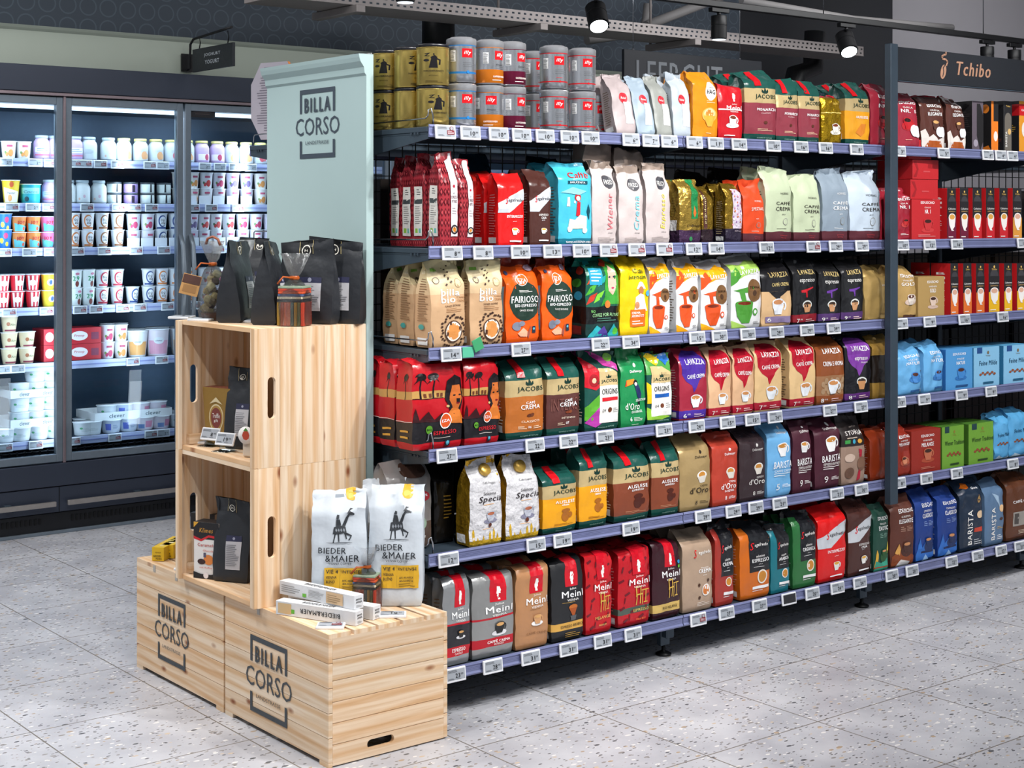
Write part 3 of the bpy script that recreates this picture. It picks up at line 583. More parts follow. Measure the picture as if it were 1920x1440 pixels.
def dall(key, desc, short, base, els, **k): des(key, desc, short, base, k.pop('mat', 'm'), k.pop('bands', []), els, style=k.pop('style', 'slope'), **k)
oro = lambda col, word, wc: [T('Dallmayr', .18, .66, .42, .04, wc, 0), EL(.18, .72, .04, None, wc), EL(.18, .45, .17, .05, '#efece6'), EL(.18, .455, .12, .033, '#c98a3c'), PL([(.02, .44), (.34, .44), (.26, .36), (.1, .36)], '#d8d2c8'), T(word, .24, .32, .26, .026, wc, 0), T("d'Oro", .1, .265, .6, .075, wc, 1), T('8', 0, .11, .07, .05, wc, 0), LN(.12, .09, .42, .13, 3, wc)]
dall('oro_gold', 'gold coffee bag with black lettering and small cup', 'gold coffee bag', '#b39868', oro(0, 'CREMA', '#2a221a'), mat='g', metal=.25)
dall('oro_red', 'tomato red coffee bag with white lettering', 'tomato red bag', '#b6402f', oro(0, 'CREMA', '#ffffff')+[T('INTENSA', .15, .2, .4, .03)], mat='g')
dall('oro_dark', 'aubergine brown coffee bag with grey lettering', 'aubergine brown bag', '#382b2e', oro(0, 'ESPRESSO', '#dedad6'), mat='g')
dall('oro_green', 'emerald green coffee bag with toucan picture', 'emerald green toucan bag', '#1f8a4e', [T('Dallmayr', .1, .70, .5, .045), EL(.08, .78, .05, None, W_), EL(.3, .93, .08, None, '#2f9a5e'), PL([(-.35, .52), (-.3, .6), (0, .61), (.05, .56), (-.1, .54)], '#e8902a'), PL([(-.35, .52), (-.28, .535), (-.3, .6)], '#d03a2a'), EL(.05, .56, .08, None, '#14181c'), PL([(.0, .55), (.13, .55), (.28, .42), (.22, .34), (.1, .38)], '#27305e'), EL(.06, .545, .05, None, '#f0efe0'), PL([(.1, .36), (.2, .36), (.22, .28), (.14, .28)], '#14181c'), T("d'Oro", -.08, .27, .55, .09, W_, 1), T('SELECTION', .24, .345, .44, .03), T('DO BRASIL', .1, .2, .42, .03), T('6', -.12, .11, .08, .05), LN(0, .08, .35, .13, 3, W_), LN(-.1, .03, .35, .045, 1, W_)], mat='g', style='stand')
def bar(key, desc, short, base, num):
    dall(key, desc, short, base, [T('Dallmayr', .18, .80, .5, .04, W_, 0), EL(.18, .86, .045, None, W_), *cup(.1, .6, .26, '#f0f0f0', '#c98a3c'), T('BARISTA', .1, .42, .78, .085), T('CAFFÈ CREMA' if num == '5' else 'ESPRESSO INTENSO', .12, .345, .72, .035, W_, 0), RC(-.25, .305, .45, .312, W_), LN(-.25, .27, .42, .295, 1, W_), T(num, -.1, .14, .14, .085, W_, 0), LN(.1, .12, .45, .17, 3, W_)], mat='m')
bar('bar_blue', 'pale sky blue coffee bag with white cup', 'sky blue coffee bag', '#6fb0e0', '5')
bar('bar_maroon', 'matt maroon coffee bag with white cup', 'maroon coffee bag', '#4a1c2c', '9')
des('storia', 'black-topped coffee bag with farm photo', 'black-topped photo bag', '#9a8070', 'm', [(.56, 1, '#28201f')], [T('egafredo', .1, .82, .36, .03, '#b8a8a0', 0, 0, .2), T('STORIA', .05, .74, .8, .06, '#e8e4e0'), LN(-.3, .66, .4, .69, 1, '#c8b8a8'), RC(-.4, .6, -.16, .65, '#3f9a4a'), EL(0, .625, .06, None, '#3aa0c0'), EL(.25, .625, .1, .03, '#d8a040'), PL([(.1, .05), (.25, .08), (.32, .5), (.18, .52), (.22, .3)], '#a81c34'), EL(-.2, .4, .2, .06, '#c8b0a0'), EL(.3, .3, .2, .1, '#7a5a48'), EL(-.2, .18, .2, .08, '#6a4c3c')], style='stand')
des('rust', 'rust brown coffee bag seen from its side', 'rust brown bag', '#843016', 'g', style='slope')
def spec(key, desc, short):
    sky = [PL([(x, 0), (x, y), (x+.035, y+.05), (x+.07, y), (x+.07, 0)], '#c7a12a') for x, y in [(-.42, .17), (-.3, .06), (-.12, .08), (.08, .12), (.2, .14), (.32, .08)]]
    des(key, desc, short, '#c89c26', 'f', [], [RC(-.5, 0, .5, 1, '#d4d3d6'), RC(-.5, 0, .5, .07, '#c7a12a')]+sky+[T('Specia', .12, .52, .74, .085, '#2c2426', 1, 0, .25), T('Selezione', .1, .59, .4, .035, '#2c2426', 0, 0, .2), T('Caffe Pregiato', .1, .70, .4, .03, '#444444', 0), LN(-.1, .46, .4, .475, 1, '#e0a040')]+cup(.12, .33, .17, '#b9bcc8', '#b86a4a', '#8a8aa0')+[EL(.1, .235, .05, None, '#5a2d1d'), LN(-.12, .19, .35, .205, 1, '#e0a040')], side=[LN(-.3, .1, .3, .55, 12, '#8a6a14', 3), RC(-.4, .04, .2, .14, '#e8e8e8')], style='stand', metal=.6, cap='#d0a84e', taper=.1)
spec('speciale', 'pearl white coffee bag with gold screw cap and skyline', 'white bag with gold cap')
des('clever', 'grey coffee bag with brown bean picture on top', 'grey bean-picture bag', '#807c7a', 'g', [(0, .3, '#54443c')], [T('clever', .0, .66, .55, .07, '#1f2f6a', 1), EL(.15, .85, .3, .1, '#4a342a'), RC(-.2, .52, -.02, .6, '#d8a024'), T('FÉ', .12, .55, .15, .05, '#2a2a2a', 0), EL(.3, .56, .14, .05, '#a01c28'), T('100%', .3, .57, .16, .022), EL(.25, .28, .12, None, '#8aa08a'), T('1000 g', .2, .14, .3, .03, W_, 0)], style='slope')
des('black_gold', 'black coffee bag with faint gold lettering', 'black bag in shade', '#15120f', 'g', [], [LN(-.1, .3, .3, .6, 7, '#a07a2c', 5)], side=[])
des('billa_bio', 'cream and tan organic coffee bag with bean splash', 'cream organic bag', '#c9a37c', 'm', [(.60, .72, '#d6b890'), (.72, .84, '#dfcb9e'), (.84, 1, '#dccfa0')], [RC(-.4, .86, -.2, .90, '#7fb53c'), T('billa', .05, .62, .55, .075), T('bio', -.02, .545, .42, .075), T('CAFFÈ', .36, .565, .24, .026, '#a06a3c', 0), T('CREMA', .36, .525, .24, .026, '#a06a3c', 0), T('GANZE BOHNE', .1, .475, .46, .022, '#5a3a24'), LN(-.1, .40, .4, .455, 3, '#a97c54'), EL(.3, .72, .1, .045, '#b09468'), EL(.3, .72, .085, .037, '#dac8a0'), EL(-.3, .75, .09, .035, '#5c4a38'), EL(-.3, .75, .07, .027, '#d4c096')]+
    [EL(.12+.36*math.cos(t)*r_, .19+.19*math.sin(t)*r_, .035, .012, '#3c2419') for t, r_ in [(k*.38, .85+.18*((k*7) % 5)/4) for k in range(34)]]+[EL(-.05+.2*((k*37) % 10)/10, .7+.03*k, .025, .01, '#3c2419') for k in range(8)]+[EL(.12, .19, .25, .125, '#4a2c1e'), EL(.12, .19, .22, .11, '#efe6d8'), EL(.12, .19, .185, .093, '#d98f4a')], side=[LN(-.3, .3, .3, .78, 18, '#8a6848', 3), RC(-.35, .04, .25, .12, '#e8e8e8'), T('billa bio', 0, .86, .6, .05, '#efe6d0', 1), EL(-.1, .24, .16, .03, '#4aa098')], style='stand', amp=1.2)
des('eza_orange', 'orange coffee bag with dark green oval and white lettering', 'orange oval bag', '#e85a12', 'g', [(.88, 1, '#7a2416')], [EL(.05, .48, .46, .22, '#24392f'), EL(.0, .72, .16, .065, '#f4f2ee'), EL(.0, .72, .145, .058, '#e86a24'), T('EZA', 0, .72, .22, .04), T('FAIRIOSO', .05, .50, .82, .075), T('BIO-ESPRESSO', .06, .43, .66, .032), T('GANZE BOHNE', .08, .375, .42, .02, W_, 0), LN(-.1, .58, .3, .61, 2, W_), EL(-.2, .2, .13, .05, '#7a8090'), EL(-.05, .23, .1, .03, '#8a90a0'), PL([(-.2, .12), (.0, .18), (.12, .14), (.1, .08), (-.1, .08)], '#f0a888'), RC(.26, .12, .36, .2, '#1c2c3c'), EL(.31, .17, .03, None, '#5ab0c8'), PL([(.1, .1), (.2, .2), (.24, .2), (.16, .06)], '#9a5040'), EL(.3, .85, .12, .04, '#a08898'), EL(-.35, .8, .06, .02, '#40486a')], side=[RC(-.3, .14, .35, .65, '#8ab4c8'), LN(-.25, .16, .3, .62, 16, '#38505e', 3)], style='stand', amp=1.4)
face = [PL([(.12, .50), (.16, .66), (.3, .72), (.46, .68), (.48, .5), (.44, .38), (.3, .33), (.2, .38)], '#1a1216'), PL([(.2, .48), (.26, .62), (.42, .62), (.45, .48), (.38, .38), (.28, .38)], '#c86a2c'), PL([(.05, .26), (.25, .40), (.4, .38), (.5, .3), (.5, .24)], '#d8792e'), EL(.3, .52, .03, .008, '#1a1216'), EL(.41, .52, .025, .008, '#1a1216'), EL(.37, .44, .035, .009, '#7a1420'), EL(.16, .42, .03, .012, '#d8c080')]
palm = lambda a: [PL([(a-.015, .5), (a+.02, .5), (a+.03, .68), (a, .68)], '#1a1214'), EL(a+.01, .71, .11, .035, '#1a1214'), PL([(a-.12, .64), (a, .74), (a+.14, .64), (a+.02, .7)], '#1a1214')]
des('eza_red', 'red coffee bag with palm silhouettes and black lower band', 'red palm-picture bag', '#bd1420', 'g', [(.08, .28, '#1c1a1e'), (.50, .575, '#c79a56')], palm(-.36)+palm(-.12)+[RC(-.5, .50, .1, .506, '#1a1214')]+[RC(x, .515, x+.05, .55, '#6a3a24') for x in (-.3, -.2, -.05, .03)]+[PL([(-.5, .3), (-.45, .42), (-.38, .3), (-.2, .38), (-.1, .3), (.05, .36), (.1, .28), (-.5, .28)], '#3a1418')]+face+[EL(.12, .28, .115, None, '#f4f2ee'), EL(.12, .28, .1, None, '#d8541c'), T('EZA', .12, .28, .15, .028), T('ESPRESSO', .12, .17, .46, .036, '#d8202a'), EL(-.2, .21, .06, None, '#5a9a2a'), T('BIO', -.2, .21, .09, .018, '#1c1a1e'), LN(-.1, .115, .4, .13, 1, '#c0b8b0'), RC(.12, .04, .22, .09, '#1c2c3c'), EL(.17, .07, .03, None, '#5ab0c8')], side=palm(.0)+[RC(-.3, .18, .2, .2, '#d8a040'), RC(-.3, .12, .2, .14, '#d8a040'), RC(-.5, .285, .5, .29, '#e8e4e0')], style='fold', amp=1.5)
rh = []
for i in range(9):
    for j in range(6):
        cx_, cy_ = -.42+j*.17, .05+i*.105
        rh += [PL([(cx_-.075, cy_), (cx_, cy_-.045), (cx_+.075, cy_), (cx_, cy_+.045)], '#5c101c'), PL([(cx_-.04, cy_), (cx_, cy_-.024), (cx_+.04, cy_), (cx_, cy_+.024)], '#b8444a')]
des('red_diamond', 'red diamond-patterned bag with white centre strip', 'diamond-patterned bag', '#9c2c36', 'g', [], rh+[RC(.02, .12, .4, .98, '#ece6ea'), T('BIO', .2, .56, .1, .018, '#444444', 0), T('ESPRESSO', .21, .52, .34, .03, '#5a3a3c'), T('INTENSO', .21, .48, .3, .03, '#5a3a3c'), EL(.2, .63, .07, None, '#a8283a'), LN(.08, .34, .36, .42, 3, '#8a8084'), EL(.22, .19, .22, None, '#2e2a2c'), EL(.22, .19, .14, None, '#eee8e0'), EL(.22, .19, .11, None, '#d0832e')],
    side=rh+[RC(-.3, .12, .38, .64, '#d8d4ce'), RC(-.28, .46, .36, .51, '#44484a'), LN(-.2, .24, .3, .44, 9, '#7a7672', 3), RC(-.2, .15, -.02, .2, '#8ab84a'), RC(.08, .15, .26, .2, '#6ab0a8'), LN(-.1, .55, .2, .62, 3, '#555555')], style='stand')
des('cyan', 'turquoise coffee bag with red script and scooter rider', 'turquoise bag', '#45b4cc', 'g', [(0, .09, '#1a6f84'), (.93, 1, '#3a9ab4')], [T('Caffè', .12, .80, .55, .075, '#d8241c', 1, 8*0, .3), RC(-.25, .69, .35, .73, '#174e5c'), T('DOLCEVITA', .05, .71, .44, .02), EL(-.05, .5, .03, None, '#e8f0f0'), PL([(-.3, .45), (-.26, .55), (-.2, .55), (-.2, .45)], '#e8f0e8'), EL(.05, .55, .09, None, '#b0242c'), EL(.06, .54, .055, None, '#f0d8c8'), PL([(-.02, .35), (.02, .5), (.12, .5), (.1, .34)], '#c8202a'), PL([(-.25, .2), (-.2, .32), (-.05, .3), (.1, .36), (.3, .34), (.3, .2)], '#e6e6c8'), EL(-.2, .2, .07, None, '#e8f0f0'), EL(.25, .18, .07, None, '#e8f0f0'), PL([(.3, .4), (.36, .48), (.42, .4), (.38, .3)], '#1a4a58'), T('KAFFEE AUS EIGENEM ANBAU', .1, .05, .8, .025), PL([(-.45, .6), (-.1, .66), (.3, .62), (.1, .58)], '#8ad8e8')], style='slope')
def fred(key, word, wc, desc, short):
    des(key, desc, short, '#c0b4b2', 'm', [(.90, 1, '#8b7b70')], [EL(.16, .74, .22, .075, '#3c3c42'), T('FRED', .16, .735, .34, .045, W_, 0), T(word, .18, .40, .22, .42, wc, 1, 1, .2), T('*****', .2, .15, .2, .015, '#333333', 0), LN(-.3, .04, .45, .1, 4, '#a89c98')], style='stand', amp=1.3)
fred('fred_pink', 'Wiener', '#e07a80', 'pale pinkish-grey bag with vertical pink lettering', 'bag with pink lettering')
fred('fred_blue', 'Crema', '#7ac8dc', 'pale pinkish-grey bag with vertical blue lettering', 'bag with blue lettering')
fred('fred_yellow', 'Espresso', '#e8cf4a', 'pale pinkish-grey bag with vertical yellow lettering', 'bag with yellow lettering')
des('dall_classic', 'gold foil coffee bag with green centre ribbon', 'gold bag with green ribbon', '#b39342', 'f', [(0, .21, '#3a2440')], [RC(.0, .38, .32, 1, '#1f7a44'), PL([(.08, .46), (.16, .56), (.24, .46), (.16, .40)], '#d0662a'), T('Dallmayr', .16, .27, .62, .05, '#2a1c12', 0), T('Classic', .2, .20, .45, .045, '#2a1c12', 0), EL(.0, .08, .08, None, '#2f7a4a')], side=[LN(-.3, .4, .2, .75, 9, '#7a6a2a'), RC(-.45, .2, .2, .35, '#e8e8e8')], metal=.7, style='slope')
des('dall_prodomo', 'narrow gold foil bag with dark base and side text', 'narrow gold foil bag', '#a3822e', 'f', [(0, .24, '#2a1c22')], [RC(-.4, .25, -.1, .88, '#4a2a24'), T('prodomo', -.25, .56, .16, .45, '#d8c890', 1, 1)], metal=.75, style='slope')
fl = [EL(-.1+.6*((k*13) % 11)/11, .3+.55*((k*7) % 13)/13, .04, .015, ['#d88aa0', '#e8e0e8', '#9a6aa8', '#d0703a'][k % 4]) for k in range(26)]
des('dall_floral', 'gold foil bag with floral purple-white panel', 'floral panel foil bag', '#a3822e', 'f', [(0, .24, '#2c2436')], [RC(-.1, .24, .5, .85, '#d0c4d4')]+fl+[T('Dallmayr', .2, .20, .4, .03, '#c8b8c0', 0)], metal=.7, style='slope')
def hornig(key, base, tc, words, desc, short):
    des(key, desc, short, base, 'm', [(0, .15, '#58262f')], [T('HORNIG', .18, .645, .34, .028, tc, 0)]+[T(w_, .14, .525-.075*i, .58, .05, tc, 1) for i, w_ in enumerate(words)]+[T('BIO' if len(words) > 1 else 'BLEND', .14, .375, .12, .014, tc, 0), EL(.2, .28, .09, None, '#8d8d88'), EL(.2, .28, .075, None, base), LN(-.1, .18, .4, .195, 1, tc), T('Johannes', .14, .095, .26, .018, '#c23a40', 0), T('Hornig', .14, .065, .2, .018, '#c23a40', 0)], style='stand', amp=1.2)
hornig('hornig_orange', '#df4a1e', '#f4e8e0', ['SPEZIAL'], 'orange-red coffee bag with maroon base', 'orange-red bag')
hornig('hornig_green', '#c3cfae', '#38352f', ['CAFFÈ', 'CREMA'], 'pale green coffee bag with maroon base', 'pale green bag')
hornig('hornig_slate', '#8b9aa8', '#f0f0f0', ['CAFFÈ', 'CREMA'], 'slate blue coffee bag with maroon base', 'slate blue bag')
hornig('hornig_white', '#bccad8', '#38352f', ['CAFFÈ', 'CREMA'], 'whitish blue coffee bag with maroon base', 'whitish blue bag')
leaf = [PL([(x, y), (x+.2, y+.05), (x+.3, y+.14), (x+.1, y+.1)], c) for x, y, c in [(-.5, .5, '#4fae3a'), (-.3, .42, '#7ac83a'), (-.5, .7, '#1f8a6a'), (-.1, .38, '#3a9a3a'), (-.45, .82, '#16a0a0'), (-.2, .6, '#2aa8a0'), (-.5, .4, '#c03a2a'), (-.48, .62, '#c8502a')]]
des('jungle', 'dark jungle-painted coffee bag with green-haired woman', 'jungle-painted bag', '#1a3a38', 'g', [(.18, .38, '#17191a'), (.86, 1, '#1aa08c')], [RC(-.5, .38, .5, .9, '#1f5a4a')]+leaf+[PL([(.0, .4), (.05, .85), (.25, .95), (.48, .85), (.5, .4)], '#3f9a3a'), PL([(.14, .55), (.14, .78), (.26, .84), (.4, .78), (.4, .6), (.28, .5)], '#e0b4a0'), EL(.2, .7, .035, .01, '#22304a'), EL(.34, .7, .035, .01, '#22304a'), EL(.28, .58, .045, .01, '#b0305a'), PL([(-.05, .83), (.2, .93), (.45, .84), (.3, .88), (.1, .82)], '#d0402a'), RC(-.42, .62, -.08, .8, '#2f9cc0'), LN(-.38, .65, -.1, .78, 4, '#e8f4f4'), EL(.1, .40, .08, None, '#e07a34'), T('BIO', -.34, .325, .12, .03, '#7ac86a', 0), T('COFFEE FOR FUTURE', .05, .28, .82, .04, '#a8e0a0', 0), LN(-.2, .2, .4, .25, 2, '#4a7a6a'),
    PL([(-.5, .02), (-.2, .16), (.1, .05), (.3, .17), (.5, .04), (.5, .0), (-.5, .0)], '#2aa0a8'), PL([(-.3, .03), (0, .15), (.15, .03)], '#4a3a8a'), EL(.35, .08, .08, None, '#4fae3a')], side=[EL(0, .5, .25, .05, '#2f9cc0'), EL(-.1, .65, .3, .05, '#3f9a3a'), EL(.1, .8, .3, .06, '#c8402a'), RC(-.4, .05, .2, .15, '#7a2a2a')], style='slope', amp=1.2)
des('yellow', 'bright yellow coffee bag with farmer in straw hat', 'bright yellow bag', '#eac312', 'g', [], [T('Café', .16, .76, .42, .055, '#5e6a1c', 1), T('Intención', .1, .69, .66, .05, '#3f6a2a', 1), PL([(.02, .55), (.08, .60), (.3, .60), (.36, .55)], '#ece4d0'), EL(.19, .60, .1, .035, '#ece4d0'), EL(.19, .535, .09, .045, '#b07048'), PL([(-.05, .3), (.0, .46), (.15, .5), (.3, .48), (.42, .3)], '#e8e6e2'), EL(.05, .37, .08, .04, '#c98a62'), RC(-.18, .12, .36, .32, '#e2681c'), T('CREMA', -.0, .28, .3, .026), T('AROMATICO', .06, .245, .42, .026), LN(-.12, .14, .3, .2, 2, W_), EL(.45, .5, .08, None, '#5ab0d8')], style='slope', amp=1.3)
des('gold_plain', 'plain gold coffee bag with creased top', 'plain gold bag', '#b99a5e', 'g', [], [T('WIENER', .3, .62, .3, .03, W_, 0), LN(.1, .1, .4, .14, 2, '#8a6c3a')], metal=.3, style='slope', amp=1.6)
des('gold_black', 'gold and black coffee bag beside the shelf post', 'gold and black bag', '#a9843e', 'g', [(.25, .65, '#231c18')], [T('BELLA', .3, .5, .35, .05, '#c98a4a', 0), T('crema', .3, .42, .3, .05, '#c98a4a', 0)], metal=.3, style='slope')
def reb(key, desc, short, base):
    des(key, desc, short, base, 'm', [], [EL(.05, .56, .22, None, '#c01c2c'), T('Rebel', .05, .56, .3, .035, W_, 0, 0, .3), RC(.02, .16, .38, .5, '#ece9ea'), LN(.06, .34, .34, .46, 5, '#c8c4c8')], style='stand', amp=1.4)
reb('reb_mauve', 'mauve-grey roastery bag with red oval', 'mauve-grey bag', '#a79a9a')
reb('reb_blue', 'dusty blue roastery bag with red oval', 'dusty blue bag', '#8f9fac')
reb('reb_grey', 'olive grey roastery bag with red oval', 'olive grey bag', '#8c8f8a')
reb('reb_white', 'silvery white roastery bag with red oval', 'silvery white bag', '#aeb8c1')
des('hag', 'orange decaf coffee bag with round white logo', 'orange decaf bag', '#e08a18', 'g', [], [EL(.2, .66, .24, None, '#f4f2ee'), T('HAG', .2, .655, .36, .06, '#1c1c24', 1), T('CAFFÈ', .2, .71, .2, .018, '#1c1c24', 0), LN(0, .5, .4, .54, 2, '#f8e0b0'), EL(.12, .34, .3, .10, '#f0b860'), EL(.12, .36, .22, .07, '#f4dca8'), EL(.12, .36, .16, .05, '#d89040'), PL([(-.14, .33), (.38, .33), (.2, .18), (.04, .18)], '#f0a840'), LN(0, .08, .3, .1, 1, '#f8e0b0')], side=[RC(-.3, .5, .3, .62, '#c8341c'), RC(-.4, .1, .2, .22, '#e8e8e8')], style='slope')
des('gold_meinl', 'small crinkled gold foil bag with cup picture', 'small gold foil bag', '#c19a1e', 'f', [(.90, 1, '#a8283a')], [T('Meinl', .28, .74, .3, .06, '#e8c85a'), PL([(.3, .85), (.44, .85), (.44, .98), (.3, .98)], '#c01c2c'), RC(-.5, .56, .5, .575, '#e8d070'), *cup(.14, .3, .2, '#f0ece0', '#7a3a22', '#f0ece0')], metal=.75, amp=2.0, style='fold')
def edu(key, desc, short, base, sub, word, els, **k):
    des(key, desc, short, base, k.pop('mat', 'm'), k.pop('bands', []), [T('EDUSCHO', .12, k.get('y0', .74), .64, .05), T(sub, .12, .665, .42, .025, W_, 0), T(word, .12, .605, .6, .055)]+els, style=k.pop('style', 'slope'), amp=k.pop('amp', 1.0))
ecup2 = lambda c, s='#00000000': [EL(.15, .2, .24, .07, c), *cup(.15, .26, .2, c, '#c98a5a')]
edu('edu_green', 'bottle green coffee bag with exotic flowers', 'bottle green bag', '#1b4639', 'BRASILIEN', 'EXOTIC', [LN(-.1, .47, .1, .54, 3, '#8ab0a0'), LN(.15, .47, .42, .54, 4, '#8ab0a0'), PL([(-.5, .05), (-.3, .32), (-.2, .25), (-.25, .1)], '#d8a83a'), PL([(.3, .2), (.4, .42), (.45, .3)], '#e0c84a'), PL([(-.5, .0), (-.4, .16), (0, .12), (.4, .18), (.5, .0)], '#3a9a80'), RC(-.5, .05, .5, .07, '#b0442a')]+ecup2('#2a5a30'))
edu('edu_brown', 'chocolate brown coffee bag with splashing cup', 'chocolate brown bag', '#5d3226', 'CREMA', 'ELEGANTE', [LN(-.1, .47, .1, .54, 3, '#b08a78'), LN(.15, .47, .42, .54, 4, '#b08a78'), PL([(-.5, .0), (-.45, .16), (-.2, .22), (.3, .16), (.5, .12), (.5, 0)], '#8a4420'), PL([(-.35, .2), (-.2, .32), (-.1, .24), (-.15, .16)], '#d8a050'), PL([(-.3, .02), (-.1, .1), (.3, .06), (.25, 0), (-.3, 0)], '#e0dcd8')]+ecup2('#4a2c26'))
edu('edu_blue', 'royal blue espresso bag with blue leaves', 'royal blue bag', '#1c3b85', 'ESPRESSO', 'CLASSICO', [LN(-.1, .47, .1, .54, 3, '#8aa0d0'), LN(.15, .47, .42, .54, 4, '#8aa0d0'), PL([(-.5, .1), (-.3, .34), (-.2, .2), (0, .26), (.3, .14), (.5, .2), (.5, .05), (-.5, .02)], '#2f6cc0'), RC(-.25, .12, .4, .15, '#16204a'), PL([(-.2, .0), (.0, .1), (.2, .02)], '#9ac0e8')]+ecup2('#22305a'))
edu('edu_gala', 'glossy maroon coffee pad bag with red cup', 'glossy maroon pad bag', '#9a2a3a', 'GALA', 'NR. 1', [EL(.1, .36, .3, .08, '#b8242c'), *cup(.05, .4, .22, '#b8242c', '#2a1612'), EL(.28, .28, .16, None, '#dcd4dc'), EL(.38, .27, .16, None, '#e8e0e8'), LN(-.1, .12, .3, .14, 1, '#e8b0a0')], mat='g')
edu('edu_pads', 'brown coffee pad bag with white splash', 'brown pad bag', '#56322a', 'CREMA', 'ELEGANTE', [PL([(-.5, 0), (-.5, .3), (-.35, .34), (-.2, .2), (0, .26), (.2, .16), (.5, .24), (.5, 0)], '#ded6d0'), PL([(-.4, .02), (-.2, .14), (.3, .14), (.4, .02)], '#a8521c'), *cup(.1, .42, .18, '#5a3a30', '#d8a868'), EL(.25, .3, .14, None, '#e4e0e4'), EL(.36, .3, .14, None, '#f0ecf0')], bands=[(.94, 1, '#a01c2c')], mat='g')
edu('edu_milde', 'sky blue soft coffee bag with blue cup', 'sky blue soft bag', '#6aaee0', 'MILDE', 'NATUR', [EL(.2, .3, .26, .07, '#3a7ac0'), *cup(.2, .34, .2, '#4a8ad0', '#5a342a'), RC(0, .08, .42, .11, '#2a5a90')], mat='g', amp=1.8)
edu('edu_gold', 'matt gold soft coffee bag with white cup', 'matt gold soft bag', '#b4935a', 'WIENER', 'GOLD', [EL(.2, .3, .26, .06, '#d8c0b0'), *cup(.2, .34, .2, '#e8dcd0', '#5a342a'), RC(-.1, .03, .45, .07, '#4a2c1c')], amp=1.7)
edu('edu_rust', 'brick red soft coffee bag with copper cup', 'brick red soft bag', '#8e2c1e', 'WIENER', 'MELANGE', [EL(.15, .26, .26, .06, '#b0523a'), *cup(.15, .3, .2, '#c07858', '#4a2a22')], mat='g', amp=1.6)
edu('edu_maroon', 'small maroon soft coffee bag', 'small maroon soft bag', '#9a2434', 'GALA', 'NR. 1', [EL(.15, .3, .26, .06, '#c03a3a'), *cup(.15, .34, .2, '#b82a2c', '#3a1a16'), LN(-.1, .1, .4, .14, 2, W_)], mat='g', amp=1.8)
def barv(key, desc, short, base, els): des(key, desc, short, base, 'g', [], [T('BARISTA', -.1, .32, .2, .46, W_, 1, 1)]+els, style='slope')
barv('tch_navy', 'navy coffee bag with vertical white lettering and orange bird', 'navy lettered bag', '#1f2d40', [PL([(-.3, .84), (-.15, .9), (.05, .88), (.0, .83), (-.1, .82)], '#e8761c'), T('Grande', .22, .82, .26, .03), EL(.3, .68, .06, .05, '#b08a50'), EL(.3, .69, .04, .035, '#1f2d40'), EL(.35, .48, .13, .05, '#e8c8a0'), RC(.08, .25, .42, .31, '#c8402a'), LN(.08, .08, .42, .16, 3, '#c8ccd4')])
barv('tch_steel', 'steel blue coffee bag with vertical white lettering', 'steel blue lettered bag', '#5c7898', [PL([(-.1, .75), (.2, .7), (.3, .5), (.15, .6)], '#9ab4cc'), EL(.35, .52, .12, .05, '#e8c090'), EL(.3, .38, .1, .02, '#4a2c22'), LN(.1, .24, .42, .28, 2, '#d0b060'), LN(.1, .08, .42, .16, 3, '#e8ecf0')])
des('tch_brown', 'brown coffee bag with street photo panel', 'brown street-photo bag', '#5f3824', 'g', [], [T('CAFFÈ CREMA', .1, .56, .8, .045), RC(-.3, .22, .45, .42, '#9a948c'), RC(-.26, .25, -.1, .4, '#4a4440'), EL(.25, .32, .14, .06, '#e0c8a8'), LN(-.1, .1, .4, .16, 3, '#d8c0a8')], style='slope')
des('tch_feine', 'light blue soft bag with roasted beans picture', 'light blue soft bag', '#5aa6d8', 'g', [], [T('Feine Milde', .1, .5, .8, .07, '#17405e', 1, 0, .1), *[EL(-.25+.1*k, .3+.03*(k % 2), .06, .02, '#8a4a28') for k in range(6)], PL([(-.5, 0), (-.3, .08), (.1, .02), (.5, .06), (.5, 0)], '#cfe6f2')], style='slope', amp=1.8)
des('seg_red_old', 'folded red coffee pack in the second row', 'folded red pack', '#c8241c', 'g', [(0, .5, '#7d1216')], [EL(.1, .6, .12, None, W_), RC(-.2, .3, .2, .46, '#b8b0ac')], style='fold', amp=1.3)
des('hooh', 'matt black standing coffee bag', 'black bag', '#24272c', 'm', [], [LN(-.42, .835, .42, .845, 1, '#1a1c20'), RC(-.14, .84, .12, .995, '#0c0d0f'), RC(-.14, .84, -.13, .995, '#b8a878'), RC(.11, .84, .12, .995, '#b8a878'), EL(-.01, .885, .085, None, '#e8e4d8'), EL(-.01, .885, .07, None, '#0c0d0f'), T('H', -.01, .885, .06, .028, '#e8e4d8')], side=[], style='stand', amp=.7)
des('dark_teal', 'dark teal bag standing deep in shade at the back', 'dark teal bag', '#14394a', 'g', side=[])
des('dark_taupe', 'dark taupe bag standing deep in shade at the back', 'dark taupe bag', '#2c2622', 'g', side=[])
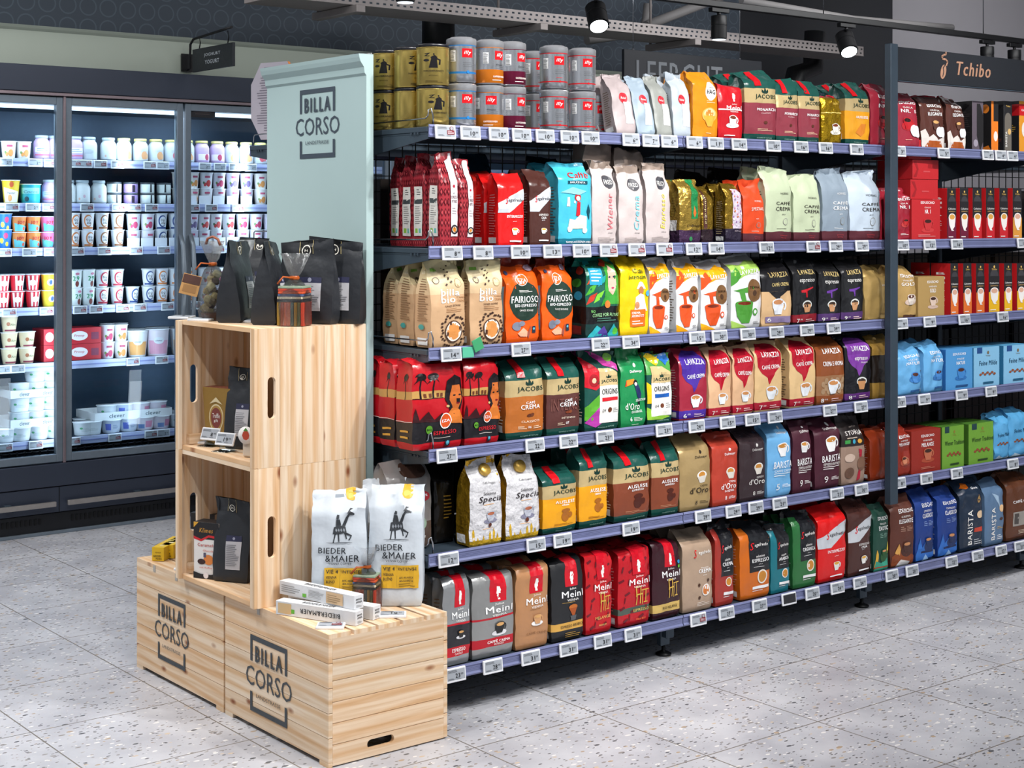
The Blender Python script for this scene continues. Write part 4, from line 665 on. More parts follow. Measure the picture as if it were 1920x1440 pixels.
des('bieder', 'tall white coffee bag with drawn giraffe rider', 'tall white coffee bag', '#c9d1d9', 'm', [], [RC(.12, .90, .3, 1.0, '#e0b23a'), EL(.21, .885, .09, None, '#e0b23a'), EL(.21, .885, .06, None, '#eccb6a'),
    # giraffe with rider, drawn in dark strokes
    *[PL(p, '#33373c') for p in ([(-.12, .535), (-.10, .535), (-.07, .60), (-.09, .62)], [(-.02, .54), (0, .54), (-.01, .60), (-.04, .60)], [(.12, .56), (.14, .56), (.11, .62), (.08, .62)], [(.08, .60), (.2, .585), (.2, .575), (.16, .55), (.19, .55), (.23, .59), (.1, .62)], [(-.13, .60), (-.1, .655), (.02, .67), (.12, .655), (.13, .615), (.0, .6)], [(.05, .65), (.12, .66), (.2, .74), (.17, .75)], [(.16, .735), (.19, .77), (.29, .745), (.28, .735), (.2, .74)], [(.15, .75), (.19, .79), (.24, .785), (.2, .775), (.18, .76)], [(-.06, .66), (-.04, .71), (.03, .71), (.05, .67)], [(-.04, .715), (-.02, .745), (.02, .74), (.02, .715)])],
    *[PL([(-.08+.05*k, .63), (-.06+.05*k, .645), (-.04+.05*k, .63), (-.06+.05*k, .615)], '#8a9098') for k in range(4)], EL(.0, .533, .24, .003, '#33373c'),
    T('BIEDER', -.12, .475, .5, .045, '#2a2e34'), T('&MAIER', .06, .415, .62, .05, '#2a2e34'), T('VIENNA COFFEE', .02, .375, .42, .018, '#2a2e34'),
    RC(-.27, .16, .42, .34, '#dfae2a'), T('VIE 4', -.13, .31, .22, .032, '#2a2e34'), RC(.02, .17, .023, .33, '#2a2e34'), T('INTENSE', .22, .31, .34, .026, '#2a2e34'), T('VIENNA', -.14, .265, .2, .022, '#2a2e34'), T('BLEND', -.15, .23, .17, .022, '#2a2e34'), T('60% ARABICA', .2, .24, .26, .014, '#2a2e34'), T('40% ROBUSTA', .2, .215, .26, .014, '#2a2e34'), LN(.06, .17, .38, .2, 2, '#8a6c1c')], side=[], style='slope', amp=1.5)
BMAT = {'g': M_GLOSS, 'm': M_MATTE, 'f': M_FOIL}
# ------------------------------------------------------------------ the coffee gondola
YF = 3.54                       # front line of the shelves
LV = [1.682, 1.340, 1.054, .769, .475, .146]     # rail tops, from the top shelf down
SH = [z-.004 for z in LV]
LN_ = ['top', 'second', 'third', 'fourth', 'fifth', 'bottom']
BX = [2.492, 3.488, 4.488, 5.49, 6.49]           # bay joints
BN = ['nearest', 'middle', 'post-side', 'farthest']
def rail_mesh(L):
    mb = MB(); prof_ = [(0, 0), (-.004, 0), (-.006, -.006), (-.003, -.009), (-.003, -.026), (-.007, -.031), (-.004, -.036), (0, -.036)]
    n = len(prof_); vs = [(x, y-.002, z) for x in (0, L) for y, z in prof_]
    fs = [(i, (i+1) % n, n+(i+1) % n, n+i) for i in range(n)]+[tuple(reversed(range(n))), tuple(range(n, 2*n))]
    mb.add(vs, fs, '#7a82ad')
    for zz in (-.013, -.017, -.021): mb.box((L/2, -.0055, zz), (L-.01, .001, .0012), '#5a6292')
    return mb
def bracket(x, dep, sgn):
    mb = MB(); t = .003
    pts = [(0, -.002), (0, -.036), (sgn*dep*.62, -.075), (sgn*dep, -.105), (sgn*dep, -.002)]
    vs = [(x+q, y, z) for q in (-t, t) for y, z in pts]; n = len(pts)
    fs = [tuple(range(n)), tuple(reversed(range(n, 2*n)))]+[(i, n+i, n+(i+1) % n, (i+1) % n) for i in range(n)]
    mb.add(vs, fs, '#333d47'); mb.box((x, sgn*dep*.5, -.010), (.014, dep, .016), '#333d47', ch=.002)
    for q in (.10, .13, .17): mb.box((x-.0075, sgn*dep*q, -.020), (.002, .008, .006), '#0a0c10')
    return mb
DEP = .46
for li in range(6):
    for bi in range(4):
        x0, x1 = BX[bi], BX[bi+1]; L = x1-x0-.004
        sh = MB(); sh.box((L/2, DEP/2+.002, -.014), (L, DEP-.004, .020), '#333d47', ch=.002)
        o = sh.build('metal_shelf', M_STEEL, None, (x0+.002, YF, SH[li]))
        tag(o, f'dark steel shelf with lilac price rail, {LN_[li]} level of the {BN[bi]} bay', 'shelf', 'coffee shelves'); 
        rail_mesh(L).build('price_rail', M_RAIL, o, (0, 0, LV[li]-SH[li]))
        for bx in (.004, L-.004): bracket(bx, DEP, 1).build('bracket', M_STEEL, o)
        if bi == 0:
            wz = MB(); wz.tube([(.006, .30, .02), (.006, .02, .022), (.006, .008, .03), (.006, .006, .045), (.012, .003, .05), (.02, .004, .03), (.02, .004, .004)], .0022, 8, '#b8bcc2')
            if li in (0, 1, 2, 3, 4): wz.build('wire_guard', M_WIRE, o)
# frame: uprights, base legs with feet, mesh backs
fr_ = empty('gondola_frame', (BX[0], YF, 0)); tag(fr_, 'black metal gondola frame with grid backs and feet holding the coffee shelves', 'shelving frame')
for bi in range(5):
    x = BX[bi]-BX[0]
    mb = MB(); mb.box((x, .50, .92), (.03, .05, 1.84), '#333d47', ch=.003); mb.build('upright', M_STEEL, fr_)
    mb = MB(); mb.box((x, .30, .085), (.035, .5, .05), '#333d47', ch=.004); mb.box((x, .085, .07), (.04, .02, .075), '#333d47', ch=.002); mb.build('base_leg', M_STEEL, fr_)
    mb = MB(); mb.lathe([(.026, 0), (.026, .006), (.012, .012), (.006, .016), (.006, .05)], 16, '#101418', x, .085); mb.build('levelling_foot', M_BLACK, fr_)
    mb = MB(); mb.lathe([(.026, 0), (.026, .006), (.012, .012), (.006, .016), (.006, .05)], 16, '#101418', x, .9); mb.build('levelling_foot', M_BLACK, fr_)
for bi in range(4):
    mb = MB(); x0 = BX[bi]-BX[0]
    for i in range(1, 20): mb.box((x0+i*.05, .492, .95), (.003, .003, 1.62), '#0c0e11')
    for j in range(33): mb.box((x0+.5, .489, .15+j*.05), (.97, .003, .003), '#0c0e11')
    mb.build('grid_back', M_MESHW, fr_)
    mb = MB(); mb.box((x0+.5, .52, .075), (.96, .012, .13), '#12161a'); mb.build('kick_panel', M_BLACK, fr_)
# far side of the gondola: shelves facing the cooler
for li, z in enumerate((1.66, 1.34, 1.05, .77, .47, .146)):
    mb = MB(); L = BX[4]-BX[0]
    mb.box((L/2, -DEP/2, -.014), (L, DEP-.004, .020), '#333d47', ch=.002)
    o = mb.build('metal_shelf', M_STEEL, None, (BX[0], 2*(YF+.51)-YF, z)); tag(o, f'dark steel shelf on the cooler side of the gondola, {LN_[li]} level', 'shelf', 'shelves on the cooler side')
    bracket(.004, DEP, -1).build('bracket', M_STEEL, o)
    rm = rail_mesh(L).build('price_rail', M_RAIL, o, (L, 0, 0)); rm.rotation_euler[2] = math.pi
    if li in (0, 1):
        wz = MB(); wz.tube([(.006, -.30, .035), (.006, -.02, .035), (.006, -.012, .03), (.006, -.01, .004)], .0022, 8, '#b8bcc2'); wz.build('wire_guard', M_WIRE, o)
for li, z in enumerate((1.34, 1.05, .77, .47, .146)):  # dark filler cartons, added to block the bright view through the grid
    src = None
    for i in range(23):
        if src is None:
            mb = MB(); mb.box((0, 0, .105), (.150, .20, .21), ['#2b2320', '#3a2a1c', '#22262e', '#33201f', '#262c28'][li], ch=.001); mb.box((0, .1005, .13), (.10, .001, .08), '#8a7a58'); mb.box((0, .101, .05), (.12, .001, .02), '#6f6a62'); src = mb.mesh('filler_carton', M_CARD)
        o = bpy.data.objects.new('filler_carton', src); COL.objects.link(o); o.location = (2.86+i*.162, 4.33+random.uniform(-.02, .02), z-.0035)
        tag(o, f'dark filler carton on the cooler side, {LN_[li+1]} level, seen through the grid', 'carton', 'filler cartons on the cooler side')
# ------------------------------------------------------------------ placing bags
ITEMS = []      # (object, key-desc, shelf word, x)
def nm(o, desc, short, lvl, row, cat='coffee bag', grp=None):
    ITEMS.append(dict(o=o, desc=desc, short=short, lvl=lvl, row=row, cat=cat, x=o.location.x+o.location.y*.0, y=o.location.y, grp=grp))
SEED = [100]
def make_bag(key, w_, h, d, cx, y0, z, yaw=0, lean=0, name='coffee_bag', style=None):
    q = D[key]; SEED[0] += 1
    mb, S = pouch(w_, h, d, style or q['style'], q['base'], q['bands'], q['els'], q['side'], SEED[0], q['amp'], 0, q['metal'], q['taper'])
    o = mb.build(name, BMAT[q['mat']], None, (cx, y0+d/2, z)); o.rotation_euler = (-R(lean), 0, R(yaw))
    if q['tab']:
        tb = MB(); pts = [S(a, b_, off) for off in (.0012, .0030) for b_ in (.70+.02, .78, .84, .90, .97) for a in (-.22+.0, -.02)]
        for r_ in range(4):
            for base_, rev in ((0, 1), (10, 0)):
                f_ = (base_+2*r_, base_+2*r_+1, base_+2*r_+3, base_+2*r_+2); tb.add([pts[i] for i in f_], [(3, 2, 1, 0) if rev else (0, 1, 2, 3)], q['tab'])
            for e0, e1 in ((2*r_, 2*r_+2), (2*r_+3, 2*r_+1)): tb.add([pts[e0], pts[e1], pts[e1+10], pts[e0+10]], [(0, 1, 2, 3)], q['tab'])
        tb.build('top_tab', M_GLOSS, o)
    if q['cap']:
        p = S(.05, .84, 0); p2 = S(.05, .80, .0); p3 = S(.09, .84, 0); nn = (p3-p).cross(p-p2).normalized()
        rot = nn.to_track_quat('Z', 'Y').to_matrix().to_4x4(); cb = MB()
        cb.lathe([(.017, -.004), (.019, 0), (.019, .011), (.0175, .013), (0, .013)], 28, q['cap'])
        cb.c = [C(q['cap'], .5)]*len(cb.c); co = cb.build('screw_cap', M_TIN, o); co.matrix_local = Matrix.Translation(p)@rot
    return o
def row(li, items, bay=None):
    for it in items:
        key, xl, xr, yt = it[:4]; op = it[4] if len(it) > 4 else {}
        q = D[key]; y0 = YF+.014+op.get('dy', 0)
        XL = pY(xl, 400, YF+.014)[0]; XR = pY(xr, 400, YF+.014)[0]
        w_ = XR-XL-.003; cx = (XL+XR)/2; st = op.get('style', q['style'])
        d = op.get('d', min(.085, max(.05, w_*.56)))
        yt_plane = y0+d*{'stand': .5, 'slope': .76, 'fold': .3}[st]+(.05 if op.get('lean') else 0)
        h = pY((xl+xr)/2, yt, yt_plane)[2]-SH[li]
        h = h/math.cos(R(op.get('lean', 0))); z = SH[li]+.0005
        cols = op.get('col', [0])
        for k_, off in enumerate(cols):
            sd = .5 if k_ else 0
            o = make_bag(key, w_, h*(1-.01*k_), d, cx+(.004*k_), y0+off, z, op.get('yaw', random.uniform(-2.0, 2.0)), op.get('lean', 0), style=st)
            nm(o, q['desc'], q['short'], li, k_)
        for bk in range(op.get('back', 1)):          # the pack standing right behind it
            if cols != [0]: break
            o2 = copy_tree(o); o2.location.y += (d+.012)*(bk+1)+(.02 if op.get('lean') else 0); o2.location.x += random.uniform(-.004, .004)
            nm(o2, q['desc'], q['short'], li, bk+1)
row(0, [('reb_mauve', 1158, 1194, 141, {'lean': 13, 'd': .055}), ('reb_blue', 1196, 1231, 146, {'lean': 13, 'd': .055}), ('reb_grey', 1232, 1263, 146, {'lean': 12, 'd': .055}), ('reb_white', 1265, 1297, 141, {'lean': 5, 'd': .06}),
        ('hag', 1299, 1346, 137), ('meinl_red', 1348, 1392, 158), ('jac_monarch', 1398, 1455, 136), ('jac_monarch', 1457, 1496, 150), ('jac_monarch', 1498, 1537, 153), ('gold_meinl', 1540, 1578, 181), ('jac_auslese', 1584, 1631, 158), ('edu_gala', 1633, 1672, 160, {'back': 0}),
        ('edu_gala', 1681, 1725, 178, {'lean': 8, 'd': .05}), ('edu_pads', 1729, 1772, 184, {'lean': 4, 'd': .05}), ('edu_pads', 1777, 1812, 186, {'lean': 4, 'd': .05})])
row(1, [('red_diamond', 825, 860, 286, {'d': .062, 'col': [0, .082, .147, .212], 'yaw': 0}), ('red_diamond', 861, 888, 300, {'d': .06, 'yaw': 0}),
        ('seg_red', 934, 983, 325), ('seg_brown', 994, 1033, 321), ('cyan', 1048, 1109, 307), ('fred_pink', 1111, 1157, 303), ('fred_blue', 1161, 1207, 312), ('fred_yellow', 1211, 1257, 307),
        ('dall_classic', 1275, 1314, 337), ('dall_prodomo', 1316, 1337, 349), ('dall_floral', 1360, 1391, 345), ('hornig_orange', 1394, 1433, 337), ('hornig_green', 1436, 1485, 316), ('hornig_green', 1488, 1539, 329), ('hornig_slate', 1542, 1592, 317), ('hornig_white', 1595, 1651, 322, {'back': 0}),
        ('edu_maroon', 1678, 1706, 354)])
row(2, [('billa_bio', 809, 872, 487, {'d': .08, 'col': [0, .095, .178], 'yaw': 0}), ('billa_bio', 882, 943, 486), ('eza_orange', 948, 1011, 482), ('eza_orange', 1016, 1074, 481), ('jungle', 1098, 1161, 481), ('yellow', 1164, 1216, 479),
        ('tierra_orange', 1219, 1256, 484), ('tierra_orange', 1268, 1310, 484), ('tierra_orange', 1314, 1364, 488), ('tierra_green', 1371, 1427, 478), ('lav_crema_black', 1430, 1483, 490), ('lav_barista_red', 1486, 1532, 484), ('lav_barista_purple', 1535, 1577, 490), ('lav_barista_purple', 1579, 1619, 487), ('gold_plain', 1622, 1668, 500, {'back': 0}), ('edu_gold', 1675, 1718, 497)])
row(3, [('eza_red', 774, 867, 672, {'d': .08, 'col': [0, .095, .178], 'yaw': 0}), ('eza_red', 870, 937, 669), ('jac_classico', 950, 1019, 669), ('jac_intenso', 1024, 1087, 668), ('jac_origins_red', 1098, 1160, 655), ('oro_green', 1163, 1211, 653), ('jac_origins_blue', 1214, 1260, 661), ('lav_purple', 1275, 1325, 649),
        ('lav_red_small', 1328, 1371, 649), ('lav_red_small', 1374, 1413, 647), ('lav_red_big', 1416, 1466, 636), ('lav_red_big', 1480, 1529, 631), ('lav_brown', 1532, 1582, 630), ('lav_espresso_purple', 1586, 1633, 626), ('gold_black', 1637, 1679, 626, {'back': 0}), ('edu_milde', 1683, 1727, 645), ('edu_milde', 1731, 1769, 639)])
row(4, [('speciale', 880, 942, 856, {'back': 0}), ('speciale', 948, 1012, 851, {'back': 0}), ('jac_yellow', 1017, 1081, 869), ('jac_yellow', 1085, 1139, 836), ('jac_brown', 1151, 1218, 833), ('jac_brown', 1223, 1273, 825), ('oro_gold', 1276, 1332, 811), ('oro_red', 1335, 1383, 807), ('oro_dark', 1387, 1436, 799), ('bar_blue', 1439, 1483, 788), ('bar_maroon', 1486, 1521, 786), ('bar_maroon', 1528, 1575, 780), ('storia', 1578, 1622, 778), ('rust', 1632, 1666, 800),
        ('edu_rust', 1674, 1706, 796)])
row(5, [('meinl_classico', 830, 881, 1078), ('meinl_crema', 886, 963, 1070), ('meinl_tan', 967, 1028, 1055), ('meinl_black', 1034, 1094, 1044), ('meinl_melange', 1098, 1147, 1032), ('meinl_espresso', 1158, 1219, 1023), ('meinl_rio', 1223, 1276, 1010), ('seg_beige', 1281, 1336, 986), ('sel_crema', 1340, 1376, 977), ('sel_espresso', 1389, 1443, 972), ('sel_arabica', 1446, 1480, 979), ('sel_organica', 1488, 1530, 953), ('seg_red', 1534, 1586, 940), ('seg_brown', 1590, 1634, 930), ('edu_green', 1637, 1666, 941),
        ('edu_brown', 1671, 1713, 923), ('edu_blue', 1716, 1751, 913), ('edu_blue', 1757, 1795, 909), ('tch_navy', 1800, 1842, 893), ('tch_steel', 1846, 1882, 893), ('tch_brown', 1888, 1936, 880)])
def single(li, key, xl, xr, yt, dy, d=.07, yaw=0, desc=None):
    XL = pY(xl, 400, YF+dy)[0]; XR = pY(xr, 400, YF+dy)[0]; st = D[key]['style']
    h = pY((xl+xr)/2, yt, YF+dy+d*.6)[2]-SH[li]
    o = make_bag(key, XR-XL, h, d, (XL+XR)/2, YF+dy, SH[li]+.0005, yaw); nm(o, desc or D[key]['desc'], D[key]['short'], li, 0)
single(1, 'seg_red_old', 888, 925, 322, .12)
single(4, 'clever', 728, 808, 860, .09, .075)
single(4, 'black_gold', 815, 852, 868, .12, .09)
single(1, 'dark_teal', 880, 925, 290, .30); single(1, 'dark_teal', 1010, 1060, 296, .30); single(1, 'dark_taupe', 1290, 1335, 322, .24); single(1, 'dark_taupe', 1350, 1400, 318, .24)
single(4, 'tch_feine', 1865, 1892, 770, .03)
single(4, 'tch_feine', 1893, 1930, 760, .03)
# brown gathered top pieces lying on the grey-pink bags, second shelf
for (xa, xb, ya, yb) in ((1085, 1131, 276, 303), (1140, 1192, 288, 318)):
    P = pY((xa+xb)/2, (ya+yb)/2, YF+.09); W2 = .075
    mb, _S = pouch(.125, .07, .05, 'fold', '#7b6c62', [], [], [], xa, 2.2)
    o = mb.build('coffee_bag', M_MATTE, None, (P.x, YF+.085, P.z-.03)); o.rotation_euler = (0, R(4), R(6))
    nm(o, 'taupe bag folded and laid on top of the standing bags', 'taupe bag', 1, 0)
# ------------------------------------------------------------------ boxes
def carton(w_, h, d, col, front=(), left=(), top=(), sidecol=None, topcol=None, mi=0, metal=0):
    mb = MB(); x, y = w_/2, d/2; c0 = C(col, metal); cs = C(sidecol, metal) if sidecol else c0; ct = C(topcol, metal) if topcol else c0; r_ = .0012
    ring = [(-x+r_, -y), (x-r_, -y), (x, -y+r_), (x, y-r_), (x-r_, y), (-x+r_, y), (-x, y-r_), (-x, -y+r_)]
    vs = [(a, b_, 0) for a, b_ in ring]+[(a, b_, h) for a, b_ in ring]; ks = [c0, c0, cs, c0, c0, c0, cs, c0]
    for i in range(8):
        j = (i+1) % 8; mb.add([vs[i], vs[j], vs[8+j], vs[8+i]], [(0, 1, 2, 3)], ks[i])
    mb.add([(a, b_, h) for a, b_ in ring], [tuple(range(8))], ct); mb.add([(a, b_, 0) for a, b_ in ring], [tuple(reversed(range(8)))], c0)
    put_art(mb, front, w_/h, lambda a, b_, o_: Vector((a*w_, -y-o_, b_*h)), [], [], .0003)
    put_art(mb, left, d/h, lambda a, b_, o_: Vector((-x-o_, -a*d, b_*h)), [], [], .0003)
    put_art(mb, top, w_/d, lambda a, b_, o_: Vector((a*w_, -y+b_*d, h+o_)), [], [], .0003)
    return mb
def pod(acc, cupc, edge='#cf1f25'):
    return dict(col='#1f1d20', sidecol=edge, front=[RC(-.5, 0, .5, .42, acc), EL(.0, .74, .4, None, '#3c3a3e'), RC(-.5, .42, .5, .74, '#1f1d20'), T('Tchibo', .0, .88, .5, .035, '#e0b860', 0, 0, .2), EL(.0, .93, .08, None, '#e0b860'), T('Cafissimo', 0, .60, .85, .035, W_, 0, 0, .1), T('ESPRESSO', 0, .545, .7, .022, '#d8b070', 0), PL([(-.4, .44), (.4, .44), (.3, .25), (.1, .2), (.25, .17), (-.05, .17), (-.3, .28)], '#efeae6'), EL(0, .44, .38, .07, '#efeae6'), EL(0, .44, .3, .05, cupc), LN(-.4, .03, .4, .08, 1, W_)],
                left=[*[T(ch_, .0, .80-.085*i, .45, .045) for i, ch_ in enumerate('BIG PACK') if ch_ != ' ']])
BOX = {
 'pod_plum': ('narrow red and black capsule box, plum coloured base', 'plum capsule box', pod('#6a1634', '#d8a04a')),
 'pod_red': ('narrow red and black capsule box, red coloured base', 'red capsule box', pod('#c8202a', '#d8a04a')),
 'pod_ochre': ('narrow red and black capsule box, ochre coloured base', 'ochre capsule box', pod('#d8943a', '#d8a890')),
 'pod_orange': ('narrow red and black capsule box, orange coloured base', 'orange capsule box', pod('#e0702a', '#d8a890')),
 'pod_yellow': ('narrow red and black capsule box, yellow coloured base', 'yellow capsule box', pod('#e8b41a', '#d8a890')),
 'gala': ('red coffee carton with red cup picture', 'red coffee carton', dict(col='#bd2228', front=[T('EDUSCHO', .05, .92, .48, .06), T('GALA', .05, .80, .22, .035, W_, 0), T('NR. 1', .05, .70, .2, .1), EL(.05, .24, .22, .06, '#c8383a'), *cup(.05, .38, .18, '#c23034', '#3a1612'), LN(-.3, .08, .35, .14, 2, '#e8a8a8')], left=[LN(-.3, .3, .3, .7, 7, '#e8a8a8')])),
 'gold': ('matt gold coffee carton with white cup picture', 'gold coffee carton', dict(col='#ad8d55', front=[T('EDUSCHO', .05, .87, .42, .06), T('WIENER', .05, .75, .3, .04, W_, 0), T('GOLD', .05, .65, .22, .1), EL(.05, .24, .2, .05, '#cbb0a0'), *cup(.05, .38, .16, '#d8c0b0', '#3a2018')])),
 'milde': ('mid-blue vacuum coffee pack with blue cup picture', 'mid-blue pack', dict(col='#4f98d4', sidecol='#2f6eb0', front=[T('EDUSCHO', .0, .87, .48, .06), T('MILDE', .05, .75, .26, .04, W_, 0), T('NATUR', .05, .65, .32, .08), EL(.05, .28, .22, .06, '#2f72b8'), *cup(.05, .40, .18, '#3f86cc', '#4a2a24'), RC(-.15, .07, .3, .11, '#1f4f84')])),
 'feine': ('pale blue vacuum coffee pack with roasted beans picture', 'pale blue pack', dict(col='#86bfe2', sidecol='#3a8ab8', topcol='#5aa4d0', front=[RC(-.38, .85, -.18, 1, '#1f4a88'), T('Tchibo', .05, .78, .18, .035, '#7a6a50', 0, 0, .2), EL(.05, .86, .04, None, '#7a6a50'), T('Feine Milde', .05, .6, .7, .12, '#1c4866', 1, 0, .1), *[EL(-.25+.09*k_, .31+.04*(k_ % 2), .05, .03, '#8f4c2a') for k_ in range(7)], RC(-.15, .07, .25, .12, '#1c5a7a')], left=[LN(-.3, .1, .3, .9, 12, '#5aa4d0')])),
 'tradition': ('green vacuum coffee pack with roasted beans picture', 'green pack', dict(col='#6d9f34', sidecol='#3f6a1f', topcol='#4a7a28', front=[RC(-.38, .85, -.18, 1, '#1c3c40'), T('Tchibo', .05, .78, .18, .035, '#8a7a30', 0, 0, .2), EL(.05, .86, .04, None, '#8a7a30'), T('Wiener Tradition', .05, .6, .86, .11, '#26401c', 1, 0, .1), *[EL(-.25+.09*k_, .31+.04*(k_ % 2), .05, .03, '#8f3c2a') for k_ in range(7)], RC(-.15, .07, .25, .11, '#26401c')])),
 'melange': ('brick red coffee carton with copper cup picture', 'brick red carton', dict(col='#93281b', front=[T('EDUSCHO', .05, .86, .44, .06), T('WIENER', .05, .75, .32, .04, W_, 0), T('MELANGE', .05, .65, .42, .09), EL(.05, .28, .22, .06, '#a8482e'), *cup(.05, .42, .18, '#b8684a', '#3a2018'), LN(-.2, .08, .3, .14, 2, '#c8806a')])),
 'cap_dark': ('dark capsule box with violet-grey front', 'violet-grey capsule box', dict(col='#5c525c', sidecol='#1c1a1c', front=[PL([(-.1, .95), (.2, .95), (.5, .7), (.5, .2), (.2, 0), (-.1, .3)], '#1a181a'), EL(-.2, .15, .2, None, '#9a92a0')], left=[LN(-.4, .3, .4, .8, 12, '#3c3638')])),
 'cap_orange': ('black capsule box with orange front edge', 'orange-edged capsule box', dict(col='#e0781c', sidecol='#1c1a1c', front=[RC(-.2, .6, .5, 1, '#1c1a1c'), EL(.1, .3, .3, .1, '#e8e0dc')], left=[EL(.1, .85, .25, None, '#e8842a'), RC(-.5, 0, -.4, 1, '#7a4030'), PL([(-.5, 0), (.5, 0), (.3, .12), (-.3, .05)], '#e0781c')])),
 'cap_grey': ('black capsule box with grey arched panel', 'grey-arch capsule box', dict(col='#1c1b1e', front=[RC(-.4, 0, .4, .66, '#6a645c'), EL(0, .66, .4, None, '#6a645c'), T('BARISTA', -.22, .25, .2, .3, W_, 1, 1), EL(.15, .4, .2, .06, '#d8b070'), T('Tchibo', 0, .9, .5, .035, '#e0b860', 0)], left=[LN(-.4, .1, .4, .3, 6, '#6a3028')])),
 'cap_tag': ('black capsule box with amber front and red sticker', 'amber capsule box', dict(col='#df9428', sidecol='#1c1d22', front=[RC(-.5, .72, .5, .94, '#c8141e'), EL(.1, .45, .3, .14, '#e8e0d8'), T('CAFÉ', 0, .83, .5, .05)], left=[RC(0, .72, .5, .94, '#c8141e'), LN(-.3, .4, .3, .55, 4, '#c8a040')])),
}
def place_box(li, key, xl, xr, yt, dy=.012, d=.10, extra=None, zoff=0, row_=0, name='coffee_box'):
    desc, short, kw = BOX[key]
    XL = pY(xl, 400, YF+dy)[0]; XR = pY(xr, 400, YF+dy)[0]; w_ = XR-XL-.002
    h = pY((xl+xr)/2, yt, YF+dy)[2]-SH[li]
    o = carton(w_, h, d, **kw).build(name, M_CARD, None, ((XL+XR)/2, YF+dy+d/2, SH[li]+.0005), R(random.uniform(-.6, .6)))
    nm(o, desc, short, li, row_, 'coffee box')
    o2 = copy_tree(o); o2.location.y += d+.004; nm(o2, desc, short, li, row_+1, 'coffee box')
    return o, w_, h
for key, xl, xr in (('cap_dark', 1823, 1844), ('cap_orange', 1859, 1872), ('cap_grey', 1882, 1898), ('cap_tag', 1911, 1926)): place_box(0, key, xl, xr, 190, d=.07)
gb, gw, gh = place_box(1, 'gala', 1710, 1763, 374, d=.11)
for k_, (z_, dx) in enumerate(((0, 0), (.074, .006), (.148, -.03))):
    W3 = gw*(.98, .96, .86)[k_]
    o = carton(W3, .072, .16, '#bd2228', front=[PL([(-.48, .1), (-.34, .5), (-.48, .9), (-.36, .9), (-.28, .5), (-.36, .1)], '#9a181e'), LN(-.1, .3, .3, .5, 1, '#c84a4e')]).build('coffee_box', M_CARD, None, (gb.location.x+dx, YF+.10, SH[1]+gh+.002+z_), R(1.5*k_))
    nm(o, f'red carton lying flat on the standing red carton, {("lowest", "middle", "topmost")[k_]} of three', 'flat red carton', 1, 0, 'coffee box', 'red cartons stacked flat')
for key, xl, xr in (('pod_plum', 1776, 1793), ('pod_plum', 1800, 1816), ('pod_red', 1824, 1841), ('pod_red', 1849, 1865), ('pod_red', 1874, 1890), ('pod_ochre', 1899, 1916)): place_box(1, key, xl, xr, 353, d=.09)
place_box(2, 'gold', 1722, 1771, 519, d=.10)
for key, xl, xr in (('pod_orange', 1782, 1797), ('pod_orange', 1806, 1822), ('pod_orange', 1830, 1846), ('pod_yellow', 1854, 1874), ('pod_yellow', 1883, 1898), ('pod_yellow', 1907, 1922)): place_box(2, key, xl, xr, 494, d=.09)
place_box(3, 'milde', 1773, 1824, 654, d=.07); place_box(3, 'feine', 1826, 1874, 651, d=.07); place_box(3, 'feine', 1882, 1930, 647, d=.07)
place_box(4, 'melange', 1709, 1764, 806, d=.07); place_box(4, 'tradition', 1766, 1808, 799, d=.07); place_box(4, 'tradition', 1816, 1863, 793, d=.07)
